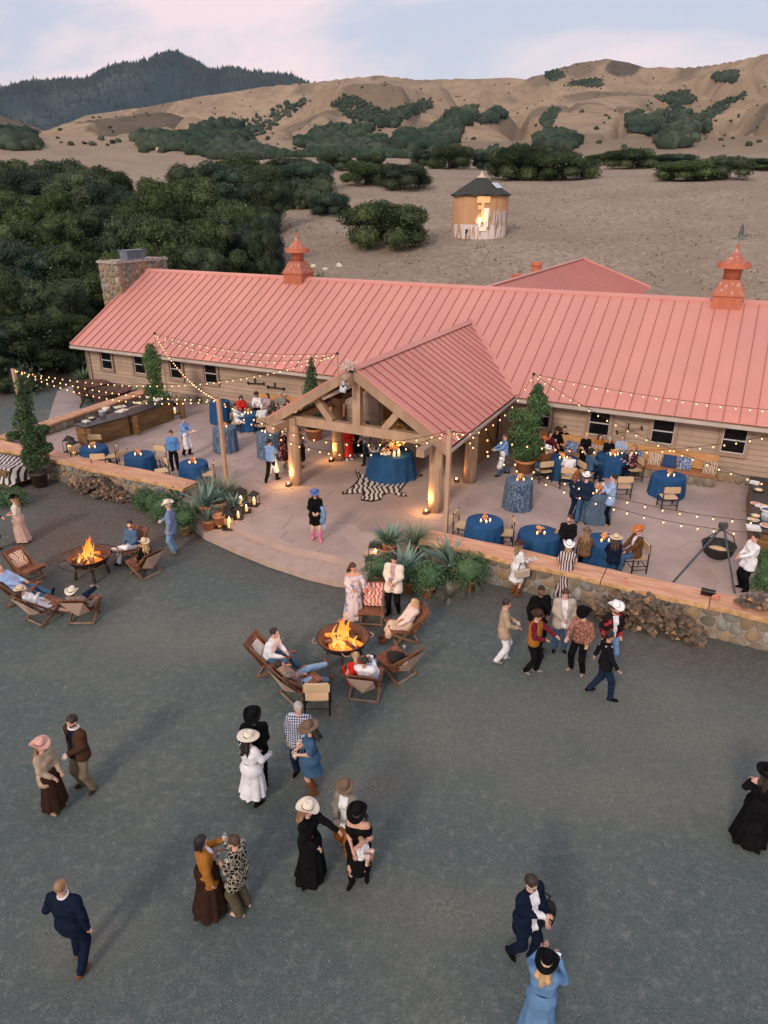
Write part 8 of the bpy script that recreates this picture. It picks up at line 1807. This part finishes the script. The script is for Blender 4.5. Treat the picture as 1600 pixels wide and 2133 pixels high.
person('man in light blue shirt drinking, black trousers and tan shoes', g(1264, 1092, Z), -98, 1.80, 'm', 0, ('short', 'black'), top='ltblue', hem=.12, bottom='black', shoe=('shoe', 'tanboot'), L='drink', Rh='front', head=(0, 0), group=gt, bulk=1.08); glass('tumbler at the lips of the man in light blue', PEOPLE[-1]['hands'][0], kind='tumbler')
person('chef with black hair bun in loose white jacket and black trousers', g(1547, 1228, Z), -84, 1.74, 'f', 0, ('bun', 'black'), top='white', hem=.16, bottom='black', kind='wide', shoe=('shoe', 'black'), L='tray', Rh='front', head=(0, 10), group='chef', bulk=1.15, cat='chef')
def sit(label, px, py, a, **k): k.setdefault('group', 'guests seated at the tables'); k.setdefault('L', 'table'); k.setdefault('Rh', 'table'); return person(label, G(px, py, Z), a, k.pop('h', 1.74), pose='sit', **k)
sit('bearded man in black embroidered shirt sitting at the right wall', 1177, 1158, -15, top='blkemb', bottom='dkdenim', hair=('short', 'brown'), beard='brown', L='lap', Rh='lap', head=(-30, 5))
sit('woman in brown felt hat and fur-edged vest sitting on the right wall', 1212, 1190, 158, h=1.66, sex='f', top='fur', sleeve=1, bottom='black', hair=('long', 'sandy'), hat=('fedora', 'brownhat', 'dkhat'), seat=.5)
sit('woman in wide straw hat and navy sweater sitting on the right wall', 1270, 1205, 168, h=1.66, sex='f', top='navy', bottom='denim', hair=('long', 'brown'), hat=('wide', 'straw', 'dkboot'), seat=.5)
sit('man in brown corduroy jacket and orange hat at the right wall', 1318, 1186, -84, top='cord', inner='white', hem=.05, bottom='denim', shoe=('boot', 'black'), hair=('short', 'sandy'), hat=('cowboy', 'orange', 'white'), L='knee', Rh='knee', head=(0, 20), bulk=1.12)
sit('person in rust hat at the left end of the right dining table', 1127, 975, 70, h=1.66, sex='f', top='blush', bottom='beige', hair=('bob', 'brown'), hat=('wide', 'orange', 'red'), head=(0, 15))
sit('man in tan jacket and white hat with his back to us', 1133, 1000, 192, top='cord', bottom='denim', hair=('short', 'sandy'), hat=('cowboy', 'whitehat', 'greyhat'))
PEOPLE[-1]['t'].children[0].parent is None
sit('woman with dark felt hat and long necklace facing us at the bench', 1155, 955, 10, h=1.68, sex='f', top='black', bottom='black', hair=('long', 'brown'), hat=('cowboy', 'dkhat', 'black'))
sit('man in tall black cowboy hat and denim shirt facing us at the bench', 1186, 950, 5, top='dkdenim', bottom='dkdenim', hair=('short', 'black'), hat=('cowboy', 'black', 'black'), L='chin', beard='black')
sit('diner in white shirt and brown hat with his back to us', 1180, 1013, 172, top='white', bottom='denim', hair=('short', 'brown'), hat=('fedora', 'brownhat', 'dkhat'))
person('blond woman in black shirt dress standing behind the dining tables', g(1212, 985, Z), 5, 1.70, 'f', 0, ('long', 'blond'), top='black', sleeve=.45, skirt=(.4, .2, 'black'), kind='skirt', shoe=('shoe', 'black'), L='waist', Rh='waist', head=(-25, 5), group=gt)
sit('person with big curly black hair in blue shirt seen from behind', 1223, 1005, 112, top='denim', bottom='dkdenim', hair=('curly', 'black'), skin=3)
sit('grey-haired person in black sweater facing us at the bench', 1262, 975, -8, h=1.68, sex='f', top='black', bottom='black', hair=('curly', 'grey'))
sit('woman in dark floral jacket and glasses at the right dining table', 1312, 995, -75, h=1.70, sex='f', top='dkfloral', inner='cream', bottom='black', hair=('bob', 'sandy'), hem=.08)
sit('dark-haired person in long white shirt at the white-shirted table', 494, 898, 92, h=1.66, top='white', hem=.1, bottom='white', hair=('short', 'dark'), sex='f')
sit('woman in red shawl leaning over the table near the left bench', 505, 878, 20, h=1.66, sex='f', top='red', bottom='red', hair=('curly', 'dark'), lean=14, scarf='red')
sit('person in white blouse and brown hat facing us at the left bench', 538, 872, 0, h=1.66, sex='f', top='white', bottom='black', hair=('bob', 'dark'), hat=('fedora', 'dkhat', 'black'))
sit('woman with long dark hair in mauve at the left bench', 560, 874, -30, h=1.66, sex='f', top='mauve', bottom='grey', hair=('long', 'dark'), head=(-20, 5))
sit('grey-haired man at the far end of the left bench', 588, 872, -10, top='grey', bottom='grey', hair=('short', 'grey'))
sit('light-haired diner in white with back turned at the left table', 549, 902, -160, top='white', bottom='black', hair=('short', 'white'))
sit('diner in grey patterned shirt beside the light-haired one', 575, 912, -165, top='greypat', bottom='black', hair=('short', 'dark'), head=(40, 10))
sit('diner in white shirt under the portico edge by the cypress', 622, 905, -60, h=1.66, sex='f', top='white', bottom='dkdenim', hair=('bob', 'dark'))
sit('man in black jacket squeezed between the two hatted bench sitters', 1170, 952, -5, top='black', bottom='black', hair=('short', 'dark'))
sit('woman in rust blouse at the right dining table, left of the grey-haired person', 1243, 968, 5, h=1.66, sex='f', top='mustard', bottom='dkdenim', hair=('long', 'brown'), head=(20, 5))
sit('man in pale blue shirt between the grey-haired person and the floral jacket', 1288, 972, -25, top='ltblue', bottom='dkdenim', hair=('short', 'sandy'), head=(-15, 5))
sit('woman in maroon top beside the person in the rust hat', 1140, 962, 30, h=1.64, sex='f', top='maroon', bottom='black', hair=('bob', 'dark'))
sit('dark-haired man in grey at the left dining table by the log post', 603, 893, -20, top='grey', bottom='dkdenim', hair=('short', 'black'))
